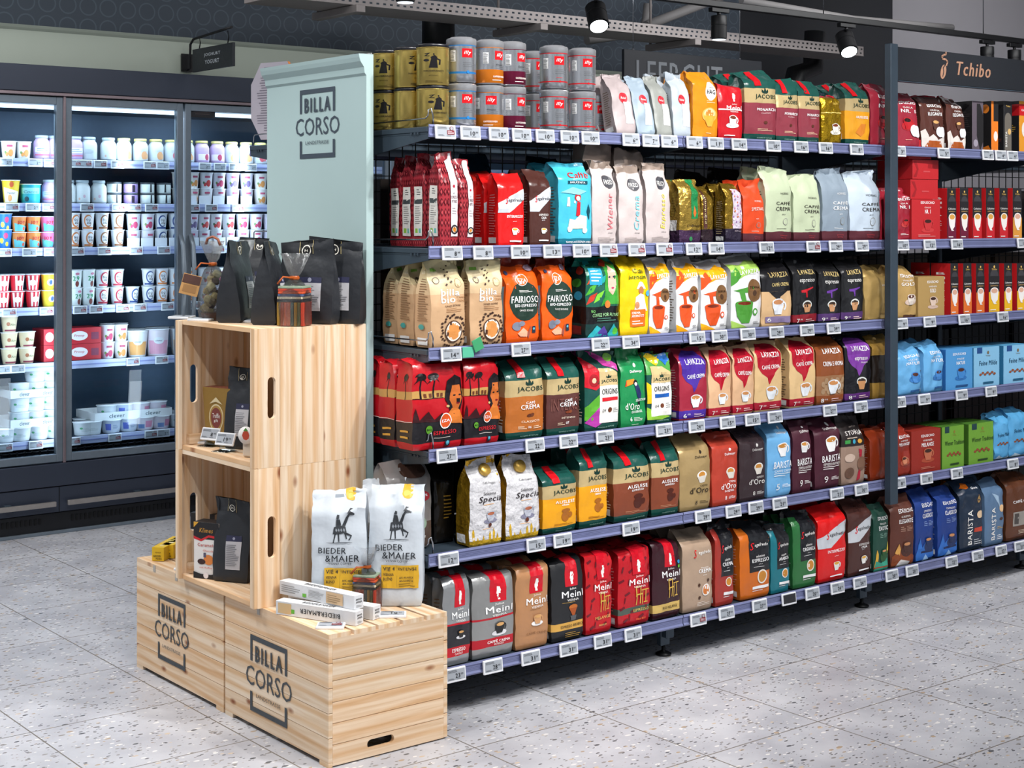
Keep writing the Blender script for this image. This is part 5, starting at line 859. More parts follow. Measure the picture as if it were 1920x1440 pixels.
# ------------------------------------------------------------------ tins on the top shelf
def tin(kind, facing):
    gold = kind == 'gold'; r = .0465 if gold else .0425; h = .118 if gold else .131
    base = C('#d6bb68', .85) if gold else C('#d4d6da', .92)
    n = 48; mb = MB()
    hb = h-.010 if gold else h-.024
    acc = {'blue': '#2a78b8', 'orange': '#c8701c', 'plum': '#5f1430', 'red': '#c01c24', 'gold': '#1c1a1c'}[kind]
    pr = [(r-.002, 0), (r, .003)]; cs = [base]
    bands = [(.003, hb, base)]
    if kind == 'blue': bands = [(.003, .024, base), (.024, .030, C(acc, .3)), (.030, hb-.003, base), (hb-.003, hb, C(acc, .3))]
    if kind in ('orange', 'plum'): bands = [(.003, .042, C(acc, .35)), (.042, hb-.002, base), (hb-.002, hb, C(acc, .3))]
    if kind == 'red': bands = [(.003, .018, base), (.018, .022, C(acc, .2)), (.022, hb-.003, base), (hb-.003, hb, C(acc, .2))]
    for a, b_, c_ in bands: pr += [(r, b_)]; cs += [c_]
    mb.lathe([(r-.002, 0), (r, .003)]+[(r, b_) for a, b_, c_ in bands], n, cols=[base]+[c_ for *_q, c_ in bands])
    def S(a, b_, off):
        t = a*2.6+facing; return Vector(((r+off)*math.sin(t), -(r+off)*math.cos(t), b_*hb))
    if gold:
        els = [PL([(-.12, .44), (.10, .44), (.07, .68), (.09, .72), (.02, .78), (-.08, .72), (-.06, .68)], '#191719'), EL(-.0, .80, .02, None, '#191719'), PL([(.07, .70), (.17, .66), (.16, .52), (.12, .52), (.13, .64), (.07, .66)], '#191719'), EL(-.18, .64, .07, .035, '#191719'), PL([(-.22, .82), (-.08, .84), (-.18, .76), (-.1, .76), (-.1, .74), (-.24, .75), (-.14, .81), (-.22, .8)], '#191719'), T('HAUSBRANDT', 0, .36, .5, .045, '#191719', 1), T('ESPRESSO', 0, .24, .22, .022, '#3a3018', 0), LN(-.2, .05, .25, .11, 2, '#4a3c1c')]
    else:
        els = [RC(-.13, .66, .17, .90, '#c5141c'), T('illy', .02, .78, .2, .12, '#f4f2ee', 1, 0, .25), LN(-.1, .40, .24, .55, 3, '#6a6c70')]
        if kind in ('orange', 'plum'): els += [T('Etiopia' if kind == 'orange' else 'Guatemala', .02, .52, .24, .06, '#44464a', 0, 0, .3), T('KAFFEEBOHNEN', .0, .20, .36, .05, '#f4ece4', 1), LN(-.2, .08, .2, .13, 1, '#f4ece4')]
        if kind == 'blue': els += [EL(.03, .27, .04, None, '#2a78b8')]
        if kind == 'red': els += [EL(.03, .19, .03, None, '#c01c24'), LN(-.08, .28, .2, .32, 1, '#b8444a')]
        els += [RC(-.45, .55, -.3, .85, '#d8d8d8'), LN(-.44, .56, -.31, .84, 8, '#333333')]
    put_art(mb, els, 2.6*r/hb, S, [-.5+i*.04 for i in range(1, 25)], [.1*i for i in range(1, 10)], .0003)
    o = mb.build('coffee_tin', M_TIN)
    lid = MB()
    if gold: lid.lathe([(r+.0012, hb), (r+.0018, hb+.003), (r+.0008, hb+.007), (r-.004, hb+.008), (r-.006, hb+.010), (0, hb+.010)], n, '#15151a'); lid.lathe([(r+.0002, hb-.004), (r+.0010, hb-.002), (r+.0002, hb)], n, C('#b8a05a', .8), cap=False)
    else: lid.lathe([(r, hb), (r+.0015, hb+.002), (r+.0015, hb+.017), (r-.001, hb+.020), (r-.006, hb+.020), (r-.010, hb+.024), (0, hb+.024)], n, C('#b4b5b8', .6))
    lid.build('lid', M_TIN, o); return o
GX = .0  # tins: kind, px of centre on the front row, extra depth, level (0 lower, 1 upper), facing
def put_tin(kind, px, dy, k, facing, desc, short, row_):
    gold = kind == 'gold'; r = .0465 if gold else .0425; y = YF+.014+r+dy; X = pY(px, 400, y)[0]
    o = tin(kind, facing); o.location = (X, y, SH[0]+.0005+k*(.1183 if gold else .1313)); nm(o, desc, short, 0, row_, 'coffee tin', 'coffee tins on the top shelf'); return o
GD = 'gold coffee tin with black coffee pot emblem'
for k_ in (0, 1):
    lv = 'upper' if k_ else 'lower'
    X0 = pY(812, 400, YF+.06)[0]
    for q in range(4):
        o = tin('gold', (-.55, -.35+.3*k_, -.9, -.6)[q]+(.3 if k_ == 0 and q == 0 else 0)+(.9 if (k_, q) == (0, 1) else 0)); o.location = (X0-.004*q, YF+.062+q*.108, SH[0]+.0005+k_*.1183)
        nm(o, f'gold coffee tin with black pot emblem, {lv} layer, {NUM[q+1]} from the front edge', 'gold tin', 0, 0, 'coffee tin', 'gold coffee tins')
    for kind, px, fc, c1 in (('blue', 865, -.25, 'blue-ringed'), ('orange', 917, (-.55, .1)[k_], 'orange-banded'), ('plum', 959, .1, 'plum-banded'), ('red', 1038, -.3, 'red-ringed'), ('red', 1091, -.3, 'red-ringed')):
        o = put_tin(kind, px, 0, k_, fc, '', c1+' tin', 0)
        ITEMS[-1]['desc'] = f'{c1} silver coffee tin, {lv} layer' + ('' if kind != 'red' else (', beside the dark gap' if px < 1050 else ', beside the pouches')); 
    o = put_tin('red', 1002, .16, k_, -.2, f'silver coffee tin set back in shade, {lv} layer', 'shaded tin', 0)
    o = put_tin('gold', 868, .10, k_, -.2, f'gold coffee tin behind the blue-ringed tins, {lv} layer', 'gold tin behind', 0)
put_tin('red', 1118, .09, 0, -.3, 'red-ringed silver coffee tin standing single beside the mauve pouch', 'single tin', 0)
# ------------------------------------------------------------------ electronic price tags
TAGM = {}
def tag_meshes(price, style='n'):
    k = (price, style)
    if k in TAGM: return TAGM[k]
    w_, h = .070, .040
    a = MB(); a.box((0, -.003, 0), (w_, .007, h), '#e6e8ec', ch=.0018)
    b_ = MB(); dc = '#9ea4ac' if style != 'blank' else '#26262a'
    b_.box((0, -.0068, .001), (w_-.009, .0008, h-.011), dc)
    if style != 'blank':
        els = [LN(-.46, .72, .1, .98, 3, '#3c4046', 5), LN(-.46, .06, -.05, .2, 2, '#3c4046', 3), LN(.02, .03, .4, .12, 1, '#5c6066')]
        if style == 'promo': els += [RC(.05, .2, .46, .62, '#7a1826'), LN(.08, .25, .44, .58, 3, '#d8c8cc'), EL(.3, .8, .1, None, '#7a1826'), EL(.3, .8, .075, None, dc)]
        else: els += [T(price, .2-.06*len(price), .40, .13*len(price), .42, '#16181c', 1), T('99', .32, .5, .14, .2, '#16181c', 0)]
        put_art(b_, els, (w_-.009)/(h-.011), lambda p, q, o_: Vector((p*(w_-.009), -.0072-o_, (q-.5)*(h-.011)+.001)), [], [], .0001)
    TAGM[k] = (a.mesh('tag_housing', M_PLASTIC), b_.mesh('tag_display', M_INK)); return TAGM[k]
TAGS = []
def add_tag(loc, rot, price, style='n', scale=1, extra=None):
    ma, mb_ = tag_meshes(price, style)
    o = bpy.data.objects.new('price_tag', ma); COL.objects.link(o); o.location = loc; o.rotation_euler = rot; o.scale = (scale,)*3
    d_ = bpy.data.objects.new('display', mb_); COL.objects.link(d_); d_.parent = o
    o['category'] = 'price tag'; o['group'] = 'electronic price tags'; return o
TL = [
 [(833, 'p'), (880, '10'), (933, '10'), (976, '10'), (1020, '10'), (1066, '10'), (1105, '10'), (1181, '6'), (1218, '7'), (1253, '6'), (1300, '6'), (1340, '11'), (1384, '14'), (1448, '10'), (1500, '16'), (1546, '16'), (1604, '8'), (1684, '3'), (1767, '5'), (1850, '4'), (1874, '4'), (1896, '4')],
 [(846, '8'), (904, '8'), (974, '10'), (1034, '13'), (1089, '10'), (1139, 'p'), (1192, 'p'), (1244, 'p'), (1299, '12'), (1341, '14'), (1435, '12'), (1523, 'p'), (1565, '29'), (1614, '29'), (1690, '10'), (1741, '12'), (1792, '16'), (1915, '16')],
 [(844, '14'), (975, '27'), (1124, '22'), (1181, '34'), (1305, '15'), (1347, '30'), (1400, '30'), (1454, '29'), (1511, '29'), (1561, '39'), (1688, '9'), (1741, '9'), (1806, '16'), (1878, '16')],
 [(836, '27'), (1001, '22'), (1064, '22'), (1132, '23'), (1243, '23'), (1304, '24'), (1362, '15'), (1409, '15'), (1451, '24'), (1554, '27'), (1612, '27'), (1684, '13'), (1731, '9'), (1801, '9'), (1856, '9')],
 [(839, '12'), (1003, '15'), (1053, '19'), (1181, '19'), (1316, '29'), (1373, '29'), (1415, '29'), (1460, '21'), (1567, '21'), (1613, '30'), (1684, '8'), (1735, '8'), (1792, '8'), (1897, '8')],
 [(852, '23'), (922, '28'), (993, '31'), (1064, '31'), (1128, '31'), (1185, '31'), (1307, 'p'), (1360, '27'), (1422, '27'), (1477, 'b'), (1521, '20'), (1568, '24'), (1610, '24'), (1670, '20'), (1708, '20'), (1782, '22'), (1831, '22'), (1875, '22'), (1910, '21')]]
for li, lst in enumerate(TL):
    for px, pr_ in lst:
        X = pY(px, 400, YF-.01)[0]; st = {'p': 'promo', 'b': 'blank'}.get(pr_, 'n')
        o = add_tag((X, YF-.012, LV[li]-.021), (R(-6), 0, 0), pr_ if st == 'n' else 'x', st)
        near = min((i for i in ITEMS if i['lvl'] == li and i['row'] == 0 and i['y'] < YF+.2), key=lambda i: abs(i['o'].location.x-X))
        TAGS.append((o, st, pr_, li, X, near['short']))
for li in range(6):
    ts = sorted([t for t in TAGS if t[3] == li], key=lambda t: t[4])
    for i, (o, st, pr_, _l, X, near) in enumerate(ts):
        what = {'promo': 'price tag with red block', 'blank': 'price tag with dark blank display'}.get(st) or f'price tag reading {pr_}'
        o['label'] = f'white {what}, number {i+1} along the {LN_[li]} coffee shelf edge, by the {near}'
        if len(o['label'].replace('-', ' ').split()) > 16: o['label'] = f'white {what}, number {i+1} along the {LN_[li]} coffee shelf edge'
# ------------------------------------------------------------------ label all goods on the coffee shelves
from collections import defaultdict
cnt = defaultdict(list)
for it in ITEMS: cnt[(it['desc'], it['lvl'], it['row'] if it['row'] == 0 else (1 if it['row'] >= 1 else 0))].append(it)
for (desc, li, rw), its in cnt.items():
    its.sort(key=lambda i: (i['o'].location.x, i['o'].location.y))
    for k_, it in enumerate(its):
        n = len(its); s_ = desc
        if 'layer' not in desc and 'flat' not in desc or n > 1:
            if n > 1: s_ += f', {NUM[k_+1]} of {CNT[n]}'
            s_ += f', {LN_[li]} shelf' if rw == 0 else f', {LN_[li]} shelf back row'
            if len(s_.replace('-', ' ').split()) > 16: s_ = s_.replace(' shelf', '')
            if len(s_.replace('-', ' ').split()) > 16: s_ = s_.replace(' picture', '').replace(' panel', '')
        else: s_ += f', {LN_[li]} shelf'
        g = it['grp'] or (f"{it['short']}s on the {LN_[li]} shelf" if n > 1 else f"goods on the {LN_[li]} coffee shelf")
        tag(it['o'], s_, it['cat'], g)
# ------------------------------------------------------------------ end panel, post and header
pn = MB(); PX0, PX1 = 2.428, 2.452; ya, yb = 3.755, 4.335; zt = 1.893
ZP = .352; prf = [(0, ZP), (0, zt-.062), (-.006, zt-.055), (-.008, zt-.038), (-.020, zt-.022), (-.024, zt-.010), (-.026, zt), (.024, zt), (.024, ZP)]
vs = [(x, y, z) for y in (0, yb-ya) for x, z in prf]; n = len(prf)
pn.add(vs, [tuple(range(n)), tuple(reversed(range(n, 2*n)))]+[(i, n+i, n+(i+1) % n, (i+1) % n) for i in range(n)], '#afc5c4')
po = pn.build('display_panel', M_GREEN, None, (PX0, ya, 0)); tag(po, 'tall pale sage green end panel with moulded top and dark square logo', 'display panel')
def logo(w_, h, col='#39434d'):
    """the framed two-word mark; returns art in a unit square"""
    c_ = col; t = .06; v = .065
    return [RC(-.5, .5-v+.5, .5, 1, c_), RC(-.5, .655, -.5+t, 1-v*.5, c_), RC(.5-t, .655, .5, 1-v*.5, c_), RC(-.5, 0, .5, v, c_), RC(-.5, v*.5, -.5+t, .255, c_), RC(.5-t, v*.5, .5, .255, c_), T('BILLA', .01, .77, .74, .215, c_, 3), T('LANDSTRASSE', .0, .225, .66, .05, c_, 0)]
def logo_mesh(w_, h, col):
    mb = MB(); f_ = lambda a, b_, o_: Vector((a*w_, -.0004-o_, b_*h))
    def put(els):
        put_art(mb, els, w_/h, f_, [], [], 0)
    put(logo(w_, h, col))
    vs_, fs_ = text2d('CORSO', 0, 0); mb.add([Vector((x*1.24*w_, -.0008, (.46+y*.255)*h)) for x, y in vs_], fs_, C(col)); return mb
def face_minus_x(mb, name, parent, X, Yc, z0):
    o = mb.build(name, M_INK, parent); o.location = (X, Yc, z0); o.rotation_euler[2] = R(-90); return o
a_ = pX(563, 170, PX0); b_ = pX(629, 160, PX0); c2 = pX(563, 298, PX0)
lw = abs(a_[1]-b_[1]); lh = a_[2]-c2[2]
o = face_minus_x(logo_mesh(lw, lh, '#36424e'), 'printed_logo', po, -.001, (a_[1]+b_[1])/2-ya, c2[2])
pt = MB(); pt.box((0, 0, .9), (.036, .036, 1.86), '#3a4753', ch=.003)
XP = 4.505; YP = 3.505
pt = MB(); pt.box((0, 0, (.39+2.045)/2), (.042, .03, 2.045-.39), '#2b3641', ch=.003)
pob = pt.build('signpost', M_STEEL, None, (XP, YP, 0)); tag(pob, 'dark slate square post clipped in front of the shelves left of the header', 'post')
hb_ = MB(); hb_.box((.9, 0, 0), (1.8, .02, .122), '#191c22', ch=.002); hd = hb_.build('header_board', M_PAINT, None, (XP+.022, YP, 1.975)); tag(hd, 'long black header board with copper logo lettering above the right shelves', 'sign')
hm = MB(); hm.box((.9, -.002, -.0625), (1.8, .024, .003), '#6a737c'); hm.build('bottom_trim', M_STEEL, hd)
lm = MB(); z0 = -.061
def hp(px, py): p = pY(px, py, YP-.01); return (p[0]-hd.location.x, p[2]-hd.location.z)
pA = hp(1793, 128); pB = hp(1857, 156); 
els = [T('Tchibo', 0, .5, 1, 1, '#a37a62', 2, 0, .22)]
lw2 = pB[0]-pA[0]; lh2 = .052
put_art(lm, els, lw2/lh2, lambda a, b2, o_: Vector((pA[0]+lw2*(.5+a), -.0108-o_, -.022+b2*lh2)), [], [], 0)
bx, bz = hp(1772, 135)[0], .002
def stroke(mb, pts, wd, y, col):
    for i in range(len(pts)-1):
        a = Vector((pts[i][0], 0, pts[i][1])); b2 = Vector((pts[i+1][0], 0, pts[i+1][1])); d_ = (b2-a).normalized(); nn = Vector((-d_.z, 0, d_.x))*wd/2
        mb.add([(p.x, y, p.z) for p in (a-nn-d_*wd*.15, b2-nn+d_*wd*.15, b2+nn+d_*wd*.15, a+nn-d_*wd*.15)], [(0, 1, 2, 3)], col)
le = MB()
le.add([(bx-.012+.017*math.cos(t)+.006*math.sin(t), -.0112, bz-.016+.027*math.sin(t)) for t in [x*.314 for x in range(20)]], [tuple(range(20))], '#a37a62')
stroke(le, [(bx-.002, bz+.010), (bx-.013, bz-.002), (bx-.010, bz-.016), (bx-.016, bz-.034)], .0045, -.0116, '#191c22')
stroke(le, [(bx+.006, bz+.008), (bx+.014, bz+.022), (bx+.004, bz+.030), (bx-.016, bz+.032), (bx-.022, bz+.040), (bx-.010, bz+.046), (bx+.004, bz+.050), (bx+.004, bz+.058)], .007, -.0114, '#a37a62')
lm.build('copper_lettering', M_INK, hd); le.build('copper_emblem', M_INK, hd)

p = pY(880, 655, YF-.02); mb = MB(); mb.box((0, 0, 0), (.040, .004, .030), '#58b896', ch=.001); mb.box((.036, -.006, .008), (.034, .003, .036), '#3f9a68', ch=.001, mat=Matrix.Rotation(R(-22), 4, 'Y')); o = mb.build('shelf_clip', M_PLASTIC, None, (p.x, YF-.014, LV[2]-.018)); tag(o, 'green plastic clip on the third shelf edge below the cream organic bags', 'clip')
# ------------------------------------------------------------------ pine crates
def tone(rn): 
    k_ = rn.uniform(.92, 1.06); w_ = rn.uniform(-.03, .05); return (min(1, .80*k_), .635*k_*(1-w_), .465*k_*(1-2*w_), 0)
CR = random.Random(3)
def board(mb, o, u, v, n_, ul, vl, th, holes=(), tn=None):
    """a plank: origin o, length along u, width along v, thickness along n_"""
    o, u, v, n_ = Vector(o), Vector(u), Vector(v), Vector(n_); tn = tn or tone(CR); ou, ov = CR.uniform(0, 50), CR.uniform(0, 50)
    c_ = .0012
    outer = [(c_, 0), (ul-c_, 0), (ul, c_), (ul, vl-c_), (ul-c_, vl), (c_, vl), (0, vl-c_), (0, c_)]
    loops = [outer]
    for (hu, hv, L_, r_) in holes:
        lp = []
        for q in range(9): t = -math.pi/2+math.pi*q/8; lp.append((hu+L_/2-r_+r_*math.cos(t), hv+r_*math.sin(t)))
        for q in range(9): t = math.pi/2+math.pi*q/8; lp.append((hu-L_/2+r_+r_*math.cos(t), hv+r_*math.sin(t)))
        loops.append(lp[::-1])
    flat = [p for lp in loops for p in lp]
    tris = tessellate_polygon([[Vector((p[0], p[1], 0)) for p in lp] for lp in loops]) if holes else [tuple(range(len(outer)))]
    m = len(flat); vs = [o+u*p[0]+v*p[1] for p in flat]+[o+u*p[0]+v*p[1]+n_*th for p in flat]
    uvs = [(p[0]+ou, p[1]+ov) for p in flat]*2; flip = u.cross(v).dot(n_) > 0
    fs = []
    for t in tris:
        a = t if True else t
        if holes:
            ar = sum(flat[t[i]][0]*flat[t[(i+1) % 3]][1]-flat[t[(i+1) % 3]][0]*flat[t[i]][1] for i in range(3))
            if ar < 0: a = tuple(reversed(t))
        lo, hi = (tuple(reversed(a)), a) if flip else (a, tuple(reversed(a)))
        fs.append(tuple(lo)); fs.append(tuple(m+i for i in hi))
    k0 = 0
    for lp in loops:
        L_ = len(lp)
        for i in range(L_):
            j = (i+1) % L_; q = (k0+i, k0+j, m+k0+j, m+k0+i); fs.append(q if flip else tuple(reversed(q)))
        k0 += L_
    mb.add(vs, fs, tn, 0, False, uvs)
def planks(mb, o, u, v, n_, ul, vl, th, k, gap=.0015, holes={}, tns=None):
    pw = (vl-gap*(k-1))/k; o = Vector(o)
    for i in range(k): board(mb, o+Vector(v)*(i*(pw+gap)), u, v, n_, ul, pw, th, holes.get(i, ()), tns[i] if tns else None)
TH = .012
def staples(mb, pts, ax):
    for p in pts: mb.box(p, (.0015 if ax != 'x' else .0012, .0015 if ax != 'y' else .0012, .011), '#5a4c44')
def low_crate(x, y, wx, wy, h, desc, hole_front=False):
    """closed crate standing upside down: logo side on -X, short side on -Y"""
    t = empty('wooden_crate', (x, y, 0)); tag(t, desc, 'crate', 'branded pine crates on the floor')
    X, Y, Z = (1, 0, 0), (0, 1, 0), (0, 0, 1)
    mb = MB(); planks(mb, (0, 0, .012), Y, Z, X, wy, h-.012-TH, TH, 5); board(mb, (0, 0, 0), Y, Z, X, .045, .012, TH); board(mb, (0, wy-.045, 0), Y, Z, X, .045, .012, TH); mb.build('side_panel', M_PINE, t)
    mb = MB(); planks(mb, (wx-TH, 0, .004), Y, Z, X, wy, h-.004-TH, TH, 5); mb.build('side_panel', M_PINE, t)
    mb = MB(); k = 6; pw = (h-.004-TH-.0015*5)/6
    planks(mb, (TH+.0003, .0, .004), X, Z, Y, wx-2*TH-.0006, h-.004-TH, TH, k, holes={0: [((wx-2*TH)*.42, pw*.62, .085, .0115)]} if hole_front else {}); mb.build('end_panel', M_PINE, t)
    mb = MB(); planks(mb, (TH+.0003, wy-TH, .004), X, Z, Y, wx-2*TH-.0006, h-.004-TH, TH, k); mb.build('end_panel', M_PINE, t)
    mb = MB(); planks(mb, (0, 0, h-TH), Y, X, Z, wy, wx, TH, 5, gap=.009); mb.build('slatted_top', M_PINE, t)
    mb = MB(); board(mb, (TH, TH, h-2*TH-.002), X, Y, Z, wx-2*TH, .04, TH); board(mb, (TH, wy-TH-.04, h-2*TH-.002), X, Y, Z, wx-2*TH, .04, TH); mb.build('cross_batten', M_PINE, t)
    return t
HP = .345
c1 = low_crate(2.088, 3.408, .377, .562, HP, 'pine crate with dark framed logo at the near corner, white bags on top', True)
c2_ = low_crate(2.088, 3.980, .377, .580, HP, 'pine crate with dark framed logo, farther one with yellow boxes on top')
for ct, pts in ((c1, ((470, 1188), (539, 1212), (471, 1331))), (c2_, ((297, 1112), (348, 1136), (299, 1234)))):
    a_ = pX(*pts[0], 2.088); b_ = pX(*pts[1], 2.088); cc = pX(*pts[2], 2.088)
    face_minus_x(logo_mesh(abs(a_[1]-b_[1]), a_[2]-cc[2], '#3d4348'), 'printed_logo', ct, -.0006, (a_[1]+b_[1])/2-ct.location.y, cc[2])
def open_crate(z0, x, y, wx, wy, h, desc, knot):
    """crate on its side, open towards -X; planks of the flanks run upright"""
    t = empty('wooden_crate', (x, y, z0)); tag(t, desc, 'crate', 'open pine crates stacked as shelves')
    X, Y, Z = (1, 0, 0), (0, 1, 0), (0, 0, 1)
    pw = (wx-.0015*5)/6
    for yy, nmh in ((0, 1), (wy-TH, 1)):
        mb = MB(); planks(mb, (.0, yy, TH*.0+.0), Z, X, Y, h, wx, TH, 5, gap=.0012, holes={0: [(h*.50, wx/5*.62, .115, .0125)]}); mb.build('flank_panel', M_PINE, t)
    for zz in (0, h-TH):
        mb = MB(); planks(mb, (0, TH+.0003, zz), Y, X, Z, wy-2*TH-.0006, wx, TH, 5, gap=.0012); mb.build('shelf_panel', M_PINE, t)
    mb = MB(); planks(mb, (wx-TH-.002, TH+.0006, TH+.0006), Y, Z, X, wy-2*TH-.0012, h-2*TH-.0012, TH, 5, gap=.009); mb.build('bottom_panel', M_PINE, t)
    for yy in (0, wy-.024):
        mb = MB(); board(mb, (-.0100, yy, 0), Z, Y, X, h, .024, .0097); mb.build('edge_strip', M_PINE, t)
    mb = MB(); board(mb, (.02, wy-TH-.020, TH+.001), Y, Z, X, .018, .03, .2); mb.build('inner_batten', M_PINE, t)
    return t
HU = .384; UX, UY, UW, UD = 2.072, 3.752, .352, .482
u1 = open_crate(HP+.0005, UX, UY, UW, UD, HU, 'open pine crate on its side, lower one, holding the caramel box', 1)
u2 = open_crate(HP+.001+HU, UX, UY, UW, UD, HU, 'open pine crate on its side, upper one, black bags standing on top', 2)
ZT = HP+.0015+2*HU
for (px, py) in ((484, 1148), (330, 1086), (289, 1062)):
    p = pX(px, py, 2.0865); mb = MB(); mb.box((0, 0, 0), (.0006, .016, .02), '#a9a49c'); o = mb.build('adhesive_tape', M_PLASTIC, None, (2.0872, p[1], HP-.012)); tag(o, {484: 'small grey tape strip under the near corner of the open crate', 330: 'small grey tape strip under the far corner of the open crate', 289: 'small grey tape strip under the yellow boxes'}[px], 'tape')
# ------------------------------------------------------------------ goods on and in the crates
def face_bag(key, pos, w_, h, d, yaw, label, style='stand', cat='coffee bag', grp=None, sticker=True, name='coffee_bag', wedge=None):
    o = make_bag(key, w_, h, d, pos[0], pos[1], pos[2], yaw, 0, name, style)
    o.location = (pos[0], pos[1], pos[2]); tag(o, label, cat, grp)
    return o
def hsticker(o, w_, h, d, a0, a1, b0, b1, label='white paper label with dark blue head'):
    S = o['_']; 
def sticker_child(key, o, w_, h, d, style, a0, a1, b0, b1):
    mb, S = STK
    m2 = MB(); put_art(m2, [RC(a0, b0, a1, b1, '#bdbcc0'), RC(a0, b1-(b1-b0)*.17, a1, b1, '#2a2c48'), EL((a0+a1)/2, b1-(b1-b0)*.085, (a1-a0)*.08, None, '#9a9cb0'), LN(a0+.05*(a1-a0), b0+.1*(b1-b0), a0+.95*(a1-a0), b0+.75*(b1-b0), 12, '#77787e', 4)], w_/h, S, [-.5+i/NF for i in range(1, NF)], [.1*i for i in range(1, 10)], .0012)
    c_ = m2.build('paper_label', M_CARD, o); c_['label'] = 'white paper label with dark blue head'
def black_bag(px, py, zb, w_, h, d, yaw, label, a=(-.12, .3), b=(.16, .56)):
    global STK
    p = pz(px, py, zb) if px > 9 else Vector((px, py, zb)); q = D['hooh']; SEED[0] += 1
    mb, S = pouch(w_, h, d, 'standup', q['base'], q['bands'], q['els'], [], SEED[0], q['amp'], 0, 0, 0); STK = (mb, S)
    o = mb.build('coffee_bag', M_MATTE, None, (p.x, p.y, zb), R(yaw)); tag(o, label, 'coffee bag', 'matt black coffee bags on the crates')
    sticker_child('hooh', o, w_, h, d, 'standup', a[0], a[1], b[0], b[1]); return o
PROF['standup'] = [(0, -.42, .42, 0, 0), (.03, -.5, .5, .03, .03), (.3, -.46, .46, .3, .3), (.60, -.28, .28, .6, .6), (.82, -.08, .08, .82, .82), (1, -.01, .01, 1, 1)]
ZB = ZT+.0005
PYAW = -90
# coordinates: a bag's base centre given by the pixel where its base stands
B = black_bag
B(2.298, 3.862, ZB, .185, .238, .045, -65, 'wide matt black coffee bag with paper label, on top of the upper crate')
B(2.367, 3.822, ZB, .180, .240, .035, -65, 'matt black coffee bag half hidden behind the wide black bag')
B(509, 606, ZB, .15, .236, .078, 44, 'narrow matt black bag seen side-on, left of the striped chocolate pack')
B(446, 602, ZB, .15, .236, .078, 42, 'narrow matt black bag seen side-on, right of the cream sweets pouch')
B(489, 588, ZB, .13, .240, .055, -42, 'matt black bag standing between the two side-on black bags')
zu = HP+.001+HU+TH+.001; zl = HP+.001+TH
B(458, 840, zu, .105, .236, .06, -62, 'matt black coffee bag inside the upper crate beside the gold box')
B(440, 1088, zl, .115, .24, .06, -58, 'matt black coffee bag inside the lower crate beside the caramel box')
def cart(px, py, zb, w_, h, d, yaw, label, name='gift_box', cat='box', **kw):
    p = pz(px, py, zb); o = carton(w_, h, d, **kw).build(name, M_CARD, None, (p.x, p.y, zb+.0003), R(yaw)); tag(o, label, cat); return o
# gold truffle box (tapers towards its foot)
p = Vector((2.135, 4.135, zu))
mb = MB(); wt, wb_, dd, hh = .112, .082, .05, .172
vs = [(-wb_/2, -dd/2, 0), (wb_/2, -dd/2, 0), (wb_/2, dd/2, 0), (-wb_/2, dd/2, 0), (-wt/2, -dd/2, hh), (wt/2, -dd/2, hh), (wt/2, dd/2, hh), (-wt/2, dd/2, hh)]
mb.add(vs, [(0, 1, 5, 4), (1, 2, 6, 5), (2, 3, 7, 6), (3, 0, 4, 7), (3, 2, 1, 0)], C('#a58243', .55)); mb.add(vs, [(4, 5, 6, 7)], C('#8a5240', .4))
put_art(mb, [EL(0, .48, .30, None, '#d8c8a0'), EL(0, .48, .27, None, '#a58243'), EL(0, .48, .22, None, '#7a3a34'), T('Truffle', 0, .52, .3, .08, W_, 1), T('gift', 0, .43, .18, .06, W_, 1), EL(-.18, .18, .06, None, '#4a1c1c'), EL(0, .2, .06, None, '#4a1c1c'), EL(.2, .18, .06, None, '#4a1c1c'), PL([(-.25, .72), (0, .84), (.25, .72), (0, .76)], '#d8c8a0')], .8, lambda a, b_, o_: Vector((a*(wb_+(wt-wb_)*b_), -dd/2-o_, b_*hh)), [], [], .0003)
o = mb.build('truffle_box', M_CARD, None, (p.x+.03, p.y, zu+.0005), R(-72)); tag(o, 'tapered gold truffle box with round emblem in the upper crate', 'box')
o2 = o.copy(); COL.objects.link(o2); o2.location += Vector((.065, -.035, 0)); tag(o2, 'second gold truffle box behind, between emblem box and black bag', 'box')
p = pz(395, 1071, zl)
cart(396, 1082, zl, .088, .165, .05, -62, 'red, white and black caramel sweets box in the lower crate', 'sweets_box', col='#e4e0dc', topcol='#1c1a1c', front=[RC(-.5, .70, .5, 1, '#1c1a1c'), PL([(-.5, .70), (-.2, .66), (.1, .74), (.5, .72), (.5, .76), (.1, .78), (-.2, .70), (-.5, .75)], '#c8202a'), PL([(-.5, .9), (-.3, 1), (-.5, 1)], '#d8a030'), T('Klimes', 0, .86, .55, .08, '#c8943c', 1, 0, .25), T('Caramels', .0, .60, .68, .055, '#b8342a'), T('Chocolat', .1, .50, .45, .035, '#d8603a', 0), EL(.1, .34, .2, .09, '#d8803a'), EL(-.18, .3, .16, .05, '#3a201c'), RC(-.1, .38, .0, .46, '#5a5468'), T('mit Kaffee', -.0, .2, .5, .03, '#c8442a', 0), PL([(-.5, 0), (-.5, .12), (-.2, .08), (.2, .08), (.5, .12), (.5, 0)], '#1c1a1c'), EL(0, .06, .1, None, '#e8e0e0')], left=[RC(-.5, .7, .5, 1, '#1c1a1c')])
cart(389, 1062, zl, .088, .165, .05, -62, 'second caramel sweets box standing behind the front one', 'sweets_box', col='#e4e0dc', topcol='#1c1a1c', front=[RC(-.5, .70, .5, 1, '#1c1a1c')])
